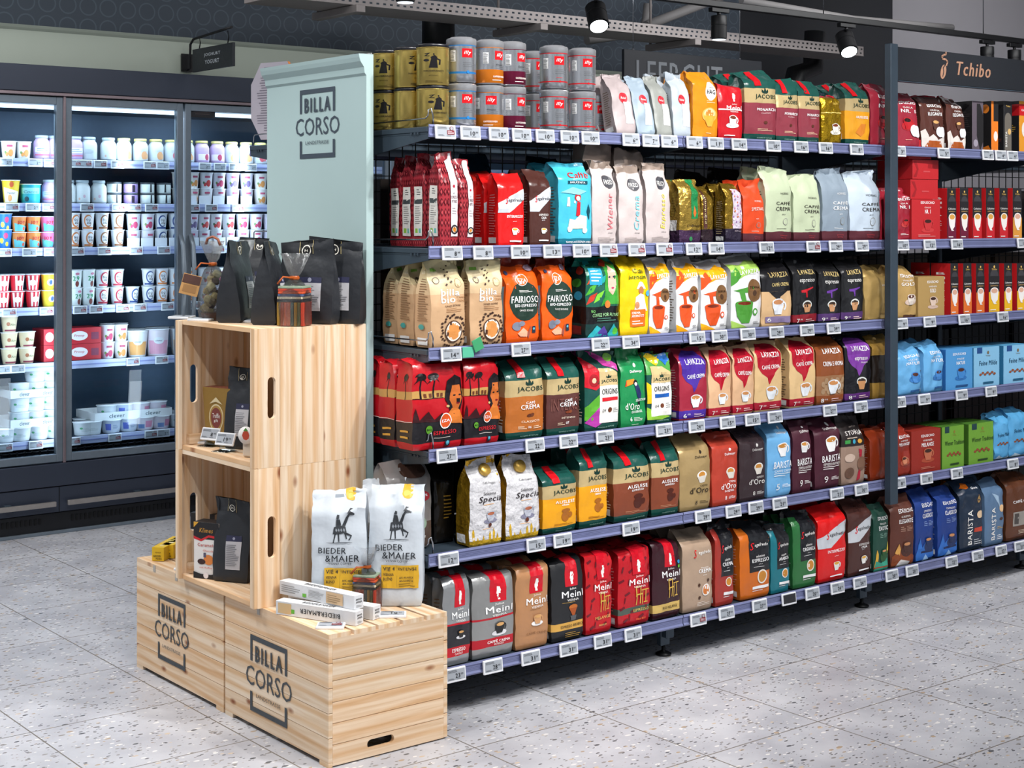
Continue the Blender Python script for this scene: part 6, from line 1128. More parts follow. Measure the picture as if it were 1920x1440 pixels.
# little round sweet jar with fruit picture
p = pz(468, 856, zu); mb = MB(); mb.box((0, 0, .025), (.03, .03, .05), '#cfc4b4', ch=.004); o = mb.build('sweets_pack', M_PLASTIC, None, (p.x, p.y, zu+.0005), R(-60))
mb = MB(); mb.lathe([(0, 0), (.025, 0), (.025, .003), (0, .003)], 28, '#e8e4e0', cap=False); mb.add([Vector((.012*math.cos(t)*r_, .014*math.sin(t)*r_, .0034)) for r_, t in [(1, k_*.8) for k_ in range(8)]], [tuple(range(8))], '#b8442a')
mb.add([(-.008, .012, .0036), (.008, .012, .0036), (0, .022, .0036)], [(0, 1, 2)], '#4f8a3a'); d_ = mb.build('round_tag', M_CARD, o, (0, -.0175, .062)); d_.rotation_euler = (R(90), 0, 0); tag(o, 'small sweets pack with round fruit picture tag beside the upper crate corner', 'sweets')
# cellophane pouches
def cello(px, py, zb, kind, label, s=1.0, yaw=-60, card=False):
    p = pz(px, py, zb); t = empty('sweets_pouch', (p.x, p.y, zb+.0005), R(yaw)); tag(t, label, 'sweets pouch')
    rn = random.Random(px)
    if kind == 'stripes':
        mb = MB(); cols = ['#8a6a1c', '#b0401c', '#d8501a', '#c84a1a', '#5a6a60', '#b0882a', '#6a7a4a', '#a8341c']
        for k_, c_ in enumerate(cols): mb.box(((-.035+.01*k_)*s, 0, .033*s), (.0088*s, .07*s, .066*s), c_, ch=.001)
        for k_, c_ in enumerate(['#26262a', '#d8c8a8', '#4a5a80', '#c8502a', '#b8402a', '#8a9a84']): mb.box((rn.uniform(-.002, .002), 0, (.071+.0075*k_)*s), (.074*s, .07*s, .0068*s), c_, ch=.001)
        mb.build('wrapped_chocolates', M_CARD, t); zt_ = .118*s; rb_ = .046*s
    else:
        mb = MB(); mb.lathe([(.030*s, 0), (.036*s, .022*s)], 20, '#7a4a2c'); mb.build('paper_cup', M_CARD, t)
        mb = MB()
        for k_ in range(16):
            x_, y_, z_ = rn.uniform(-.018, .018)*s, rn.uniform(-.022, .018)*s, (.02+.115*k_/16)*s
            mb.box((0, 0, 0), (.024*s, .020*s, .020*s), ['#e2d8a0', '#d8c890', '#5a4636', '#c8b47a', '#8a7a5a'][k_ % 5], ch=.005, mat=Matrix.Translation((x_, y_, z_+.008))@Matrix.Rotation(rn.uniform(0, 3), 4, (rn.random(), rn.random(), rn.random()+.1)))
        mb.build('wrapped_sweets', M_CARD, t); zt_ = .150*s; rb_ = .040*s
    mb = MB(); n = 28; pr_ = [(rb_, .001), (rb_*1.08, .03*s), (rb_*1.05, zt_*.7), (rb_*.6, zt_), (rb_*.2, zt_+.016*s), (rb_*.42, zt_+.034*s), (rb_*.85, zt_+.085*s)]
    vs = []
    for r_, z_ in pr_:
        for k_ in range(n): tt = 2*math.pi*k_/n; w__ = 1+(.16 if z_ > zt_ else .05)*math.sin(tt*5+z_*90); vs.append((r_*w__*math.cos(tt), r_*w__*math.sin(tt), z_))
    mb.add(vs, [(i*n+k_, i*n+(k_+1) % n, (i+1)*n+(k_+1) % n, (i+1)*n+k_) for i in range(len(pr_)-1) for k_ in range(n)], '#e8eef2', 0, True); mb.build('cellophane_wrap', M_CELLO, t)
    mb = MB(); mb.lathe([(rb_*.27, zt_+.010*s), (rb_*.34, zt_+.016*s), (rb_*.27, zt_+.022*s)], 14, '#a8501c', cap=False); mb.tube([(0, -rb_*.3, zt_+.016*s), (-.02, -rb_*.8, zt_+.02*s), (-.034, -rb_, zt_)], .0028, 6, '#a8501c'); mb.build('ribbon', M_GLOSS, t)
    if card:
        mb = MB(); mb.box((0, 0, 0), (.055, .002, .062), '#b98b52', ch=.0005); mb.box((0, -.0016, .016), (.052, .001, .026), '#4a2a20'); mb.box((.0, -.0013, -.012), (.04, .0006, .022), '#9a7040')
        c_ = mb.build('cardboard_tag', M_CARD, t); c_.location = (-.048, -.045, .105); c_.rotation_euler = (R(-8), R(14), R(25))
        mb = MB(); mb.tube([(-.024, 0, zt_+.075*s), (-.018, 0, zt_+.092*s), (.0, 0, zt_+.098*s), (.018, 0, zt_+.09*s), (.026, 0, zt_+.072*s)], .004, 6, '#8a4a30'); mb.build('printed_top_band', M_CARD, t)
    return t
cello(399, 600, ZB, 'sweets', 'cellophane pouch of cream sweets with cardboard tag on the upper crate', 1.0, -60, True)
cello(458, 592, ZB, 'sweets', 'cellophane pouch of sweets between two black bags on the upper crate', 1.0, -60)
cello(552, 610, ZB, 'stripes', 'cellophane pack of striped chocolates in front of the wide black bag', 1.0, -50)
cello(688, 1140, HP+.001, 'stripes', 'cellophane pack of striped chocolates between the two white coffee bags', .85, -50)
# tall white coffee bags, long boxes, yellow boxes
def wb(px, py, w_, h, d, yaw, label):
    o = make_bag('bieder', w_, h, d, 0, 0, 0, yaw, 0); o.location = (px, py, HP+.001); o.rotation_euler = (R(-2), 0, R(yaw)); tag(o, label, 'coffee bag', 'tall white coffee bags on the near crate')
wb(2.268, 3.640, .147, .322, .070, -38, 'tall white coffee bag with giraffe drawing, left one leaning by the open crate')
wb(2.405, 3.565, .147, .328, .070, -38, 'tall white coffee bag with giraffe drawing, right one near the crate edge')
wb(2.425, 3.665, .12, .330, .04, -38, 'white coffee bag standing behind the two front white bags')
def longbox(p0, p1, z, t_, label, upside):
    a, b_ = pz(*p0, z), pz(*p1, z); L_ = (b_-a).length; yaw = math.atan2(b_.y-a.y, b_.x-a.x)
    fr = [RC(-.47, .12, -.30, .88, '#d8b888' if upside else '#e4e4e4'), RC(-.30, .2, -.26, .5, '#6ab83a'), T('BIEDER&MAIER', .06, .5, -.5, -.34, '#2a2e34')] if upside else [LN(-.47, .2, -.2, .8, 4, '#9a9a9a'), RC(-.18, .15, -.13, .4, '#6ab83a'), LN(-.1, .2, .12, .8, 6, '#9a9a9a'), RC(.14, .1, .36, .95, '#d8b890'), LN(.16, .2, .34, .8, 4, '#a88a64')]
    mb = carton(L_, t_, t_, '#dfe1e4', front=fr, top=[T('BIEDER&MAIER', .0, .5, .4, .4, '#2a2e34')], left=[])
    rr = [T('BIEDER', 0, .7, .6, .12, '#2a2e34'), T('&MAIER', .0, .5, .6, .14, '#2a2e34'), LN(-.3, .1, .3, .3, 3, '#8a8a8a')]
    put_art(mb, rr, 1, lambda q, r_, o_: Vector((L_/2+o_, q*t_, r_*t_)), [], [], .0003)
    nv = Vector((-math.sin(yaw), math.cos(yaw), 0)); c_ = (a+b_)/2+nv*t_/2
    o = mb.build('capsule_box', M_CARD, None, (c_.x, c_.y, z+.0004), yaw); tag(o, label, 'box', 'long white capsule boxes'); return o
longbox((517, 1151), (667, 1174), HP+.001, .036, 'long white capsule box with upside-down lettering lying at the crate edge', True)
longbox((540, 1138), (700, 1163), HP+.001, .035, 'long white capsule box lying behind the front one on the crate', False)
longbox((524, 1113), (664, 1144), HP+.001+.0368, .036, 'long white capsule box lying on top of the other two', False)
for (px, py, lb) in ((296, 1052, 'yellow coffee box end-on at the far end of the farther crate'), (314, 1047, 'yellow coffee box half hidden behind the open crate post')):
    p = pz(px, py, HP+.001); mb = carton(.040, .042, .17, '#e0b81c', front=[T('VIENNA', 0, .62, .5, .1, '#6a5010', 0), T('BIEDER', -.05, .35, .6, .14, '#2a2418'), T('MAIER', .08, .16, .5, .13, '#2a2418')], top=[EL(0, .2, .2, .05, '#e8d8a0'), LN(-.3, .4, .3, .8, 3, '#e8d060')])
    o = mb.build('capsule_box', M_CARD, None, (p.x, p.y+.0, HP+.0014), R(-48)); nv = Matrix.Rotation(R(-48), 3, 'Z')@Vector((0, .085, 0)); o.location += nv; tag(o, lb, 'box', 'yellow boxes on the farther crate')
# loose price tags on the crates (lying) and on acrylic feet
def lie(px, py, z, yaw, label, pr_='10', st='n'):
    p = pz(px, py, z); o = add_tag((p.x, p.y, z+.0012), (R(-86), 0, R(yaw)), pr_, st, 1.05); o['label'] = label; o['group'] = 'loose price tags on the crates'; o.location.z = z+.0005; return o
lie(620, 1176, HP+.001, -40, 'price tag with red block lying before the long white boxes', 'x', 'promo'); lie(736, 1155, HP+.001, -35, 'price tag lying in front of the right white bag', '10')
lie(414, 1090, HP+.001, -60, 'price tag lying on the crate before the caramel box', '7'); lie(452, 1107, HP+.001, -60, 'price tag lying on the crate by the corner post', '9'); lie(352, 1068, zl, -60, 'price tag lying inside the lower crate', '5')
lie(341, 597, ZB, -60, 'price tag lying at the far left of the upper crate top', '8'); lie(378, 601, ZB, -60, 'price tag lying before the cream sweets pouch', '8'); lie(475, 604, ZB, -55, 'price tag lying between the side-on black bags', '9'); lie(372, 830, zu, -60, 'price tag lying flat inside the upper crate', '5')
for px, py, lb, pr_ in ((396, 836, 'price tag on clear stand before the gold box', '8'), (424, 846, 'price tag on clear stand before the black bag in the crate', '19')):
    p = pz(px, py, zu); o = add_tag((p.x, p.y, zu+.034), (R(-22), 0, R(-66)), pr_, 'n', .95); o['label'] = lb; o['group'] = 'price tags on clear stands'
    mb = MB(); mb.box((0, .016, -.026), (.06, .002, .03), '#dde6ea', ch=.0005); mb.box((0, -.010, -.0335), (.06, .05, .0016), '#dde6ea', ch=.0005, mat=Matrix.Rotation(R(22), 4, 'X')); mb.build('acrylic_stand', M_GLASS, o)
# ------------------------------------------------------------------ room shell
def sbox(name, c, d, mat, **k):
    mb = MB(); mb.box((0, 0, 0), d, '#808080', **k); return struct(mb.build(name, mat, None, c))
sbox('floor', (4.5, 3.2, -.05), (15, 8.4, .1), M_FLOOR)
YW = 6.98
sbox('wall_back', (3.2, YW+.42, 2.78), (9.2, .1, 1.0), M_RINGS)
sbox('wall_back_right', (7.95, YW+.45, 1.64), (3.1, .1, 3.28), M_BLANK)
sbox('wall_back_far', (10.55, YW+.45, 1.64), (2.1, .1, 3.28), M_GREYW)
sbox('wall_right', (11.65, 3.4, 1.64), (.1, 8.2, 3.28), M_GREYW)
sbox('ceiling', (5.4, 3.4, 3.33), (13, 8.2, .1), M_CEIL)
# cooler soffit (cream) with small cornice
FY = 6.70
mb = MB(); z0, z1 = 2.103, 2.275; X0, X1 = 1.4, 6.42; Lx = X1-X0
prf = [(.02, z0), (.02, z1-.022), (.006, z1-.012), (-.006, z1), (.7, z1), (.7, z0)]
vs = [(x, y, z) for x in (0, Lx) for y, z in prf]; n = len(prf)
mb.add(vs, [tuple(reversed(range(n))), tuple(range(n, 2*n))]+[(i, (i+1) % n, n+(i+1) % n, n+i) for i in range(n)])
struct(mb.build('trim_1', M_CREAM, None, (X0, FY, 0)))
# ------------------------------------------------------------------ refrigerated cabinet
fr = empty('refrigerated_cabinet', (X0, FY, 0)); tag(fr, 'long anthracite dairy cooler with glass doors along the back wall', 'fridge')
def fb(name, x0, x1, y0, y1, z0, z1, mat, ch=.002, parent=fr):
    mb = MB(); mb.box(((x0+x1)/2-X0, (y0+y1)/2, (z0+z1)/2), (x1-x0, y1-y0, z1-z0), '#808080', ch=ch); return mb.build(name, mat, parent)
fb('header_fascia', X0, X1, -.01, .68, 1.982, 2.10, M_FRIDGE)
fb('rosy_top_trim', X0, X1, -.014, .0, 1.966, 1.980, M_MULL)
fb('base_panel', X0, X1, -.01, .66, .215, .316, M_FRIDGE)
fb('lower_panel', X0, X1, -.006, .3, .098, .211, M_FRIDGE)
fb('plinth', X0, X1, .01, .3, .012, .094, M_BLANK)
fb('floor_trim', X0, X1, -.005, .05, .0, .014, M_FRAME)
fb('back_lining', X0, X1, .62, .66, .316, 1.966, M_INNER)
fb('top_lining', X0, X1, .06, .62, 1.93, 1.966, M_INNER)
fb('base_lining', X0, X1, .05, .62, .316, .330, M_INNER)
for seg0, seg1 in ((2.0, 2.62), (2.76, 3.40), (3.5, 4.1)):
    mb = MB(); x = seg0
    while x < seg1: mb.box((x-X0, .0085, .062), (.010, .004, .026), '#050608'); x += .021
    mb.build('vent_slots', M_BLACK, fr)
for (a, b_) in ((1.6, 2.665), (2.72, 3.70), (3.76, 4.8)):
    fb('bumper_rail', a, b_, -.045, -.028, .130, .152, M_ALU)
    for q in (.35, .8): xx = a+(b_-a)*q; fb('rail_bracket', xx-.015, xx+.015, -.030, .0, .134, .156, M_STEEL)
mb = MB(); mb.box((2.692-X0, -.0065, .155), (.003, .002, .112), '#0c0e12'); mb.build('panel_seam', M_BLACK, fr)
DXS = [2.13, 2.719, 3.309, 3.898, 4.487, 5.076, 5.665, 6.254]
for i in range(len(DXS)-1):
    a, b_ = DXS[i]+.006, DXS[i+1]-.006
    dr = empty('door', (a-X0, 0, 0)); dr.parent = fr; w_ = b_-a; zb, zt_ = .322, 1.962
    def db(name, x0, x1, y0, y1, z0, z1, mat, ch=.002):
        mb = MB(); mb.box(((x0+x1)/2, (y0+y1)/2, (z0+z1)/2), (x1-x0, y1-y0, z1-z0), '#808080', ch=ch); return mb.build(name, mat, dr)
    mb = MB()
    for (x0, x1, z0, z1) in ((0, .030, zb, zt_), (w_-.030, w_, zb, zt_), (.030, w_-.030, zb, zb+.034), (.030, w_-.030, zt_-.034, zt_)): mb.box(((x0+x1)/2, .018, (z0+z1)/2), (x1-x0, .034, z1-z0), '#57636f', ch=.002)
    mb.build('door_frame', M_FRAME, dr)
    mb = MB(); mb.box((w_/2, .016, (zb+zt_)/2), (w_-.058, .006, zt_-zb-.066), '#ffffff'); mb.build('glass_pane', M_GLASS, dr)
    hx = w_-.02 if i % 2 == 1 else .02
    mb = MB(); mb.tube([(hx, -.012, .88), (hx, -.038, .93), (hx, -.052, 1.06), (hx, -.052, 1.16), (hx, -.038, 1.29), (hx, -.012, 1.34)], .011, 10, '#6a7580'); mb.build('door_handle', M_FRAME, dr)
fb('mullion_trim', 2.713, 2.725, -.006, .02, .316, 1.966, M_MULL); fb('mullion_trim', 3.892, 3.904, -.006, .02, .316, 1.966, M_MULL)
for x in DXS[1:-1]:
    fb('led_strip', x-.012, x+.012, .048, .056, .36, 1.92, M_LED, .001)
fb('led_strip', 2.0, X1-.1, .075, .105, 1.912, 1.928, M_LED, .001)
for k_ in range(3):
    area((2.45+k_*.62, FY+.07, 1.90), (2.45+k_*.62, FY+.35, .9), 2.2, .5, .05, (.82, .91, 1), 'cooler_led_light')
    area((2.45+k_*.62, FY+.07, 1.15), (2.45+k_*.62, FY+.5, 1.1), 3.2, .06, 1.4, (.82, .91, 1), 'cooler_led_light')
area((2.719, FY+.065, 1.1), (2.6, FY+.5, 1.1), 3.2, .05, 1.5, (.82, .91, 1), 'cooler_led_light')
FSY = .16          # shelf fronts behind the glass
FL = [1.690, 1.487, 1.283, 1.012, .757, .405]
FN = ['top', 'second', 'third', 'fourth', 'fifth', 'lowest']
for li, z in enumerate(FL):
    s_ = MB(); s_.box(((X1-X0)/2, FSY+.23, z-.008), (X1-X0-.1, .44, .012), '#6a7f98'); sh = s_.build('glass_shelf', M_INNER, fr)
    s_ = MB(); s_.box(((X1-X0)/2, FSY-.002, z-.019), (X1-X0-.1, .006, .036), '#b4bcdc', ch=.001); s_.box(((X1-X0)/2, FSY-.006, z-.019), (X1-X0-.1, .003, .006), '#8a92c4'); s_.build('shelf_rail', M_PLASTIC, sh)
mb = MB()
for k_ in range(60): mb.box((2.0-X0+k_*.035, .062, .352), (.008, .006, .04), '#101820')
mb.box((3.1-X0, .062, .345), (2.2, .006, .004), '#101820'); mb.box((3.1-X0, .062, .366), (2.2, .006, .004), '#101820'); mb.build('air_grille', M_BLACK, fr)
# ------------------------------------------------------------------ dairy goods
def y_jar(body, lid, art=()):
    mb = MB(); mb.lathe([(.030, 0), (.036, .004), (.037, .010), (.037, .070), (.034, .082), (.027, .092), (.027, .098)], 22, body)
    put_art(mb, art, 1.6, lambda a, b_, o_: Vector(((.0372+o_)*math.sin(a*2), -(.0372+o_)*math.cos(a*2), .01+b_*.06)), [-.5+.1*i for i in range(1, 10)], [], .0002)
    o = mb.build('yoghurt_jar', M_YOG); l_ = MB(); l_.lathe([(.0295, .097), (.030, .099), (.030, .107), (.028, .109), (0, .109)], 22, lid); l_.build('lid', M_YOG, o); return o
def y_low(body, lid, art=()):
    mb = MB(); mb.lathe([(.031, 0), (.034, .004), (.034, .040), (.033, .043)], 22, body)
    put_art(mb, art, 1.6, lambda a, b_, o_: Vector(((.0342+o_)*math.sin(a*2), -(.0342+o_)*math.cos(a*2), b_*.042)), [-.5+.1*i for i in range(1, 10)], [], .0002)
    o = mb.build('yoghurt_jar', M_YOG); l_ = MB(); l_.lathe([(.034, .043), (.034, .051), (0, .051)], 22, lid); l_.build('lid', M_YOG, o); return o
def y_cup(r0, r1, h, body, art=(), cols=None, lid='#e8ecf2', name='yoghurt_cup'):
    mb = MB(); mb.lathe([(r0*.95, 0), (r0, .003), (r0+(r1-r0)*.35, h*.35), (r1*.97, h*.93), (r1, h-.003)], 20, cols=cols or [body]*4)
    put_art(mb, art, 1.2, lambda a, b_, o_: (lambda rr: Vector((rr*math.sin(a*2), -rr*math.cos(a*2), .004+b_*(h-.01))))(r0+(r1-r0)*b_+.0006+o_), [-.5+.1*i for i in range(1, 10)], [.25, .5, .75], .0002)
    o = mb.build(name, M_YOG); l_ = MB(); l_.lathe([(r1, h-.003), (r1+.0025, h-.0025), (r1+.0025, h), (0, h+.0005)], 20, lid); l_.build('foil_lid', M_YOG, o); return o
swirl = lambda c: [EL(0, .55, .34, None, c), EL(.04, .55, .27, None, '#eef0f4'), T('frü', 0, .62, .34, .2, '#22262c', 1, 0, .2), T('sta', .05, .42, .34, .16, '#22262c', 1, 0, .2), RC(-.5, .02, .5, .14, c)]
fruit = lambda c, c2='#7a9a5a': [EL(.1, .3, .2, None, c), EL(-.2, .22, .12, None, c), EL(-.3, .34, .08, None, c2), RC(-.2, .7, .2, .84, '#c05a78')]
KIND = {
 'jar_yellow': ('white yoghurt jar with yellow lid and peach picture', lambda: y_jar('#c6ced4', '#c8bf7a', [EL(.05, .3, .22, None, '#d8a070'), EL(.25, .24, .12, None, '#e0b080'), LN(-.3, .6, .3, .8, 2, '#b0b8c0')])),
 'jar_red': ('white yoghurt jar with yellow lid and raspberry picture', lambda: y_jar('#c6ced4', '#c8bf7a', [EL(.05, .35, .2, None, '#c85a68'), EL(.25, .3, .14, None, '#d07078'), LN(-.3, .6, .3, .8, 2, '#b0b8c0')])),
 'jar_lilac': ('lilac yoghurt jar with yellow lid', lambda: y_jar('#b9a2cc', '#c8bf7a', [RC(-.5, .05, .5, .55, '#e4dce8'), EL(.1, .3, .16, None, '#b8486a')])),
 'jar_lilac2': ('lilac yoghurt jar with clear lid', lambda: y_jar('#b9a2cc', '#9aa8b4', [RC(-.5, .35, .5, .75, '#d8e0e8'), LN(-.35, .42, .35, .7, 2, '#6a7c98'), RC(-.5, .1, .5, .2, '#c86a88')])),
 'jar_clear': ('clear white yoghurt jar with grey lid', lambda: y_jar('#bcc6ca', '#9aa8b4', [LN(-.3, .3, .3, .7, 4, '#9aa4b0')])),
 'jar_white': ('plain white yoghurt jar', lambda: y_jar('#ccd4d6', '#a8b8c0', [EL(0, .4, .08, None, '#c8a8b8'), EL(-.3, .2, .06, None, '#d0b0a0')])),
 'low_dark': ('short white pudding jar with dark lid', lambda: y_low('#dfe8e4', '#3c444c', [PL([(0, 1), (.1, 1), (.12, .1), (-.02, .1)], '#20242a')])),
 'low_purple': ('short lilac pudding jar with dark lid', lambda: y_low('#a88cc8', '#3c444c', [RC(-.1, .1, .12, .9, '#2c2430')])),
 'cup_yellow': ('tall yellow and white yoghurt cup', lambda: y_cup(.030, .040, .105, '#e8c83a', [PL([(-.5, 0), (.5, 0), (.5, .5), (-.5, .72)], '#ece8e0'), EL(0, .85, .12, None, '#d0603a'), T('Natur', 0, .45, .5, .12, '#4a5058', 0, 0, .2), EL(-.1, .2, .14, None, '#e0a060')], name='yoghurt_cup')),
 'tub_teal': ('teal coconut yoghurt tub', lambda: y_cup(.042, .046, .088, '#2fb0c4', [RC(-.5, .5, .5, .85, '#8ad8e0'), T('Cocos', 0, .62, .7, .16, '#1a4a58', 0, 0, .2), EL(-.2, .2, .12, None, '#174a58')], name='yoghurt_tub')),
 'joy_orange': ('orange and turquoise yoghurt cup with red lettering', lambda: y_cup(.026, .034, .072, '#e8904a', [PL([(-.5, 0), (.5, 0), (.5, .35), (-.5, .6)], '#6ac8d0'), T('JOY', 0, .62, .55, .3, '#c8303a', 3), EL(.25, .2, .12, None, '#e05a3a')])),
 'joy_pink': ('pink and turquoise yoghurt cup with red lettering', lambda: y_cup(.026, .034, .072, '#d87ab0', [PL([(-.5, 0), (.5, 0), (.5, .35), (-.5, .6)], '#6ac8d0'), T('JOY', 0, .62, .55, .3, '#c8303a', 3)])),
 'cup_blue': ('bright blue yoghurt cup with yellow spots', lambda: y_cup(.026, .034, .085, '#2f7ad0', [EL(.1, .7, .15, None, '#d84a78'), EL(-.2, .4, .14, None, '#e8d04a'), EL(.2, .2, .12, None, '#e8d04a')])),
 'swirl_orange': ('white yoghurt cup with orange swirl', lambda: y_cup(.024, .032, .080, '#e4e6ea', swirl('#d8844a'))),
 'swirl_red': ('white yoghurt cup with crimson swirl', lambda: y_cup(.024, .032, .080, '#e4e6ea', swirl('#b8344a'))),
 'swirl_blue': ('white yoghurt cup with blue swirl', lambda: y_cup(.024, .032, .080, '#e4e6ea', swirl('#34508a'))),
 'swirl_choc': ('white yoghurt cup with chocolate swirl', lambda: y_cup(.024, .032, .080, '#e4e6ea', swirl('#9a6a4a'))),
 'green_text': ('white yoghurt cup with green lettering', lambda: y_cup(.025, .032, .082, '#e2eaea', [T('29', 0, .55, .5, .3, '#2a9a6a', 2), EL(.1, .85, .16, .08, '#c87a98'), EL(.1, .2, .16, None, '#7a3a34')])),
 'fruit_pink': ('white fruit yoghurt cup with pink berries', lambda: y_cup(.027, .034, .078, '#e6e4ee', fruit('#c84a70'))),
 'fruit_red': ('white fruit yoghurt cup with red strawberries', lambda: y_cup(.027, .034, .078, '#e8e8ee', fruit('#d0484a', '#4a7a5a'))),
 'fruit_peach': ('white fruit yoghurt cup with orange peach', lambda: y_cup(.027, .034, .078, '#ece8e4', fruit('#e09a58'))),
 'fruit_berry': ('white fruit yoghurt cup with dark berries', lambda: y_cup(.027, .034, .078, '#dcd8e8', fruit('#7a6a98'))),
 'striped_red': ('red and white striped yoghurt cup', lambda: y_cup(.025, .033, .075, '#d02a3a', [RC(-.35, 0, -.2, 1, '#ece8ea'), RC(-.05, 0, .08, 1, '#ece8ea'), RC(.25, 0, .38, 1, '#ece8ea'), EL(0, .5, .28, .2, '#e8ecf4')])),
 'cup_lemon': ('lemon yellow yoghurt cup', lambda: y_cup(.025, .033, .075, '#e0cc3a', [EL(.1, .5, .3, .24, '#ece8e4'), EL(.1, .5, .14, None, '#4a6ab0')])),
 'beige_cup': ('beige dessert cup with maroon band', lambda: y_cup(.028, .038, .072, '#d8c8a8', [RC(-.5, .02, .5, .14, '#8a3448'), T('Alm', .1, .5, .4, .16, '#5a6a4a', 0, 0, .2), EL(-.2, .55, .12, None, '#a86a4a')])),
 'tub_orange': ('large white yoghurt bucket with orange print', lambda: y_cup(.040, .052, .125, '#dfe2e6', [RC(-.5, .05, .5, .6, '#e0a868'), EL(0, .6, .24, .14, '#dce4ea'), T('clever', 0, .6, .3, .07, '#1f2f6a')], name='yoghurt_bucket')),
 'tub_pink': ('large white yoghurt bucket with pink print', lambda: y_cup(.046, .056, .128, '#e0d8e2', [RC(-.5, .05, .5, .6, '#d8a0b8'), EL(0, .6, .24, .14, '#dce4ea'), T('clever', 0, .6, .3, .07, '#1f2f6a')], name='yoghurt_bucket')),
 'tub_white': ('plain white yoghurt tub with pale print', lambda: y_cup(.040, .048, .062, '#dde3e8', [LN(-.3, .3, .3, .6, 3, '#b0c0c4'), EL(-.3, .6, .08, None, '#5aa878')], name='yoghurt_tub')),
 'tub_blue': ('white yoghurt tub with blue print', lambda: y_cup(.040, .048, .062, '#d4dcea', [RC(-.4, .2, -.1, .8, '#5a6ac0'), LN(0, .3, .3, .7, 4, '#8a98c0')], name='yoghurt_tub')),
 'tub_rose': ('white yoghurt tub with rose print', lambda: y_cup(.040, .048, .062, '#dcd4de', [RC(.0, .2, .4, .8, '#d08aa8'), RC(-.4, .1, -.05, .5, '#6a86b8')], name='yoghurt_tub')),
 'multi': ('red multipack sleeve of strawberry yoghurts', None), 'cloud': ('small cup', None)}
PROTO = {}; DA = []
def put_yog(kind, px, li, z_off, dy, row_):
    y = FY+FSY+.045+dy; X = pY(px, 400, y)[0]
    if kind not in PROTO: o = KIND[kind][1](); PROTO[kind] = o
    else: o = copy_tree(PROTO[kind])
    o.location = (X, y, FL[li]+z_off); o.rotation_euler[2] = random.uniform(-.35, .15)
    DA.append((o, kind, li, row_)); return o
def yrow(li, lst, stack=1, step=0, back=1, dy=0):
    for kind, px in lst:
        for k_ in range(stack):
            put_yog(kind, px, li, -.0015+k_*step, dy, ['', 'bottom', 'middle'][0] if stack == 1 else ('lower tier' if k_ == 0 else 'upper tier' if stack == 2 else ('middle tier' if k_ == 1 else 'upper tier')))
        if back:
            for k_ in range(stack): put_yog(kind, px, li, -.0015+k_*step, dy+.115, 'back row')
    return
yrow(0, [('jar_lilac2', 78), ('jar_lilac2', 103), ('jar_lilac2', 140), ('jar_clear', 167), ('jar_white', 203), ('jar_yellow', 232), ('jar_yellow', 263), ('jar_yellow', 292), ('jar_red', 321), ('jar_yellow', 350), ('jar_lilac', 378), ('jar_lilac', 407), ('jar_yellow', 434), ('jar_yellow', 461), ('jar_red', 487), ('jar_red', 511)])
yrow(0, [('fruit_peach', 16), ('fruit_peach', 44)], back=0)
yrow(1, [('cup_yellow', 20), ('tub_teal', 57), ('jar_lilac2', 93), ('jar_white', 127), ('jar_white', 154), ('jar_white', 185)])
yrow(1, [('low_dark', 214), ('low_purple', 245), ('low_dark', 276), ('low_dark', 307)], 2, .0515)
yrow(1, [('fruit_peach', 335), ('fruit_peach', 360), ('fruit_red', 386), ('fruit_pink', 410), ('fruit_berry', 436), ('fruit_berry', 462), ('fruit_peach', 488), ('fruit_red', 512)], 2, .0785)
yrow(2, [('cup_blue', 8), ('joy_orange', 35), ('joy_orange', 62), ('joy_pink', 89)], 2, .0725)
yrow(2, [('swirl_orange', 137), ('swirl_orange', 164), ('swirl_choc', 191), ('swirl_choc', 220)], 2, .0805)
yrow(2, [('fruit_pink', 250), ('fruit_pink', 276), ('swirl_blue', 301), ('swirl_blue', 327), ('fruit_berry', 359), ('fruit_red', 381), ('fruit_red', 404), ('fruit_red', 428), ('fruit_pink', 455), ('fruit_pink', 480), ('fruit_berry', 505)], 2, .079)
yrow(3, [('striped_red', 5), ('striped_red', 32), ('striped_red', 61), ('cup_lemon', 90)], 2, .0755)
yrow(3, [('green_text', 141), ('green_text', 165), ('swirl_red', 191), ('swirl_red', 219), ('swirl_blue', 278), ('swirl_orange', 303), ('swirl_orange', 327), ('swirl_orange', 357), ('fruit_red', 383), ('fruit_pink', 410), ('fruit_pink', 436), ('fruit_red', 462)], 2, .0825)
yrow(3, [('swirl_blue', 248)], 1, 0, 0)
yrow(4, [('beige_cup', 17)], 3, .0725, 0); yrow(4, [('beige_cup', 50)], 2, .0725, 0)
yrow(4, [('fruit_pink', 201), ('fruit_peach', 226)], 2, .079); yrow(4, [('tub_orange', 257), ('tub_pink', 295), ('tub_orange', 338)], 1)
yrow(5, [('tub_white', 156), ('tub_white', 172), ('tub_blue', 208), ('tub_blue', 240), ('tub_rose', 270), ('tub_rose', 300), ('tub_white', 335)], 1)
yrow(5, [('tub_white', 8), ('tub_white', 38), ('tub_white', 72), ('tub_white', 103)], 1, 0)
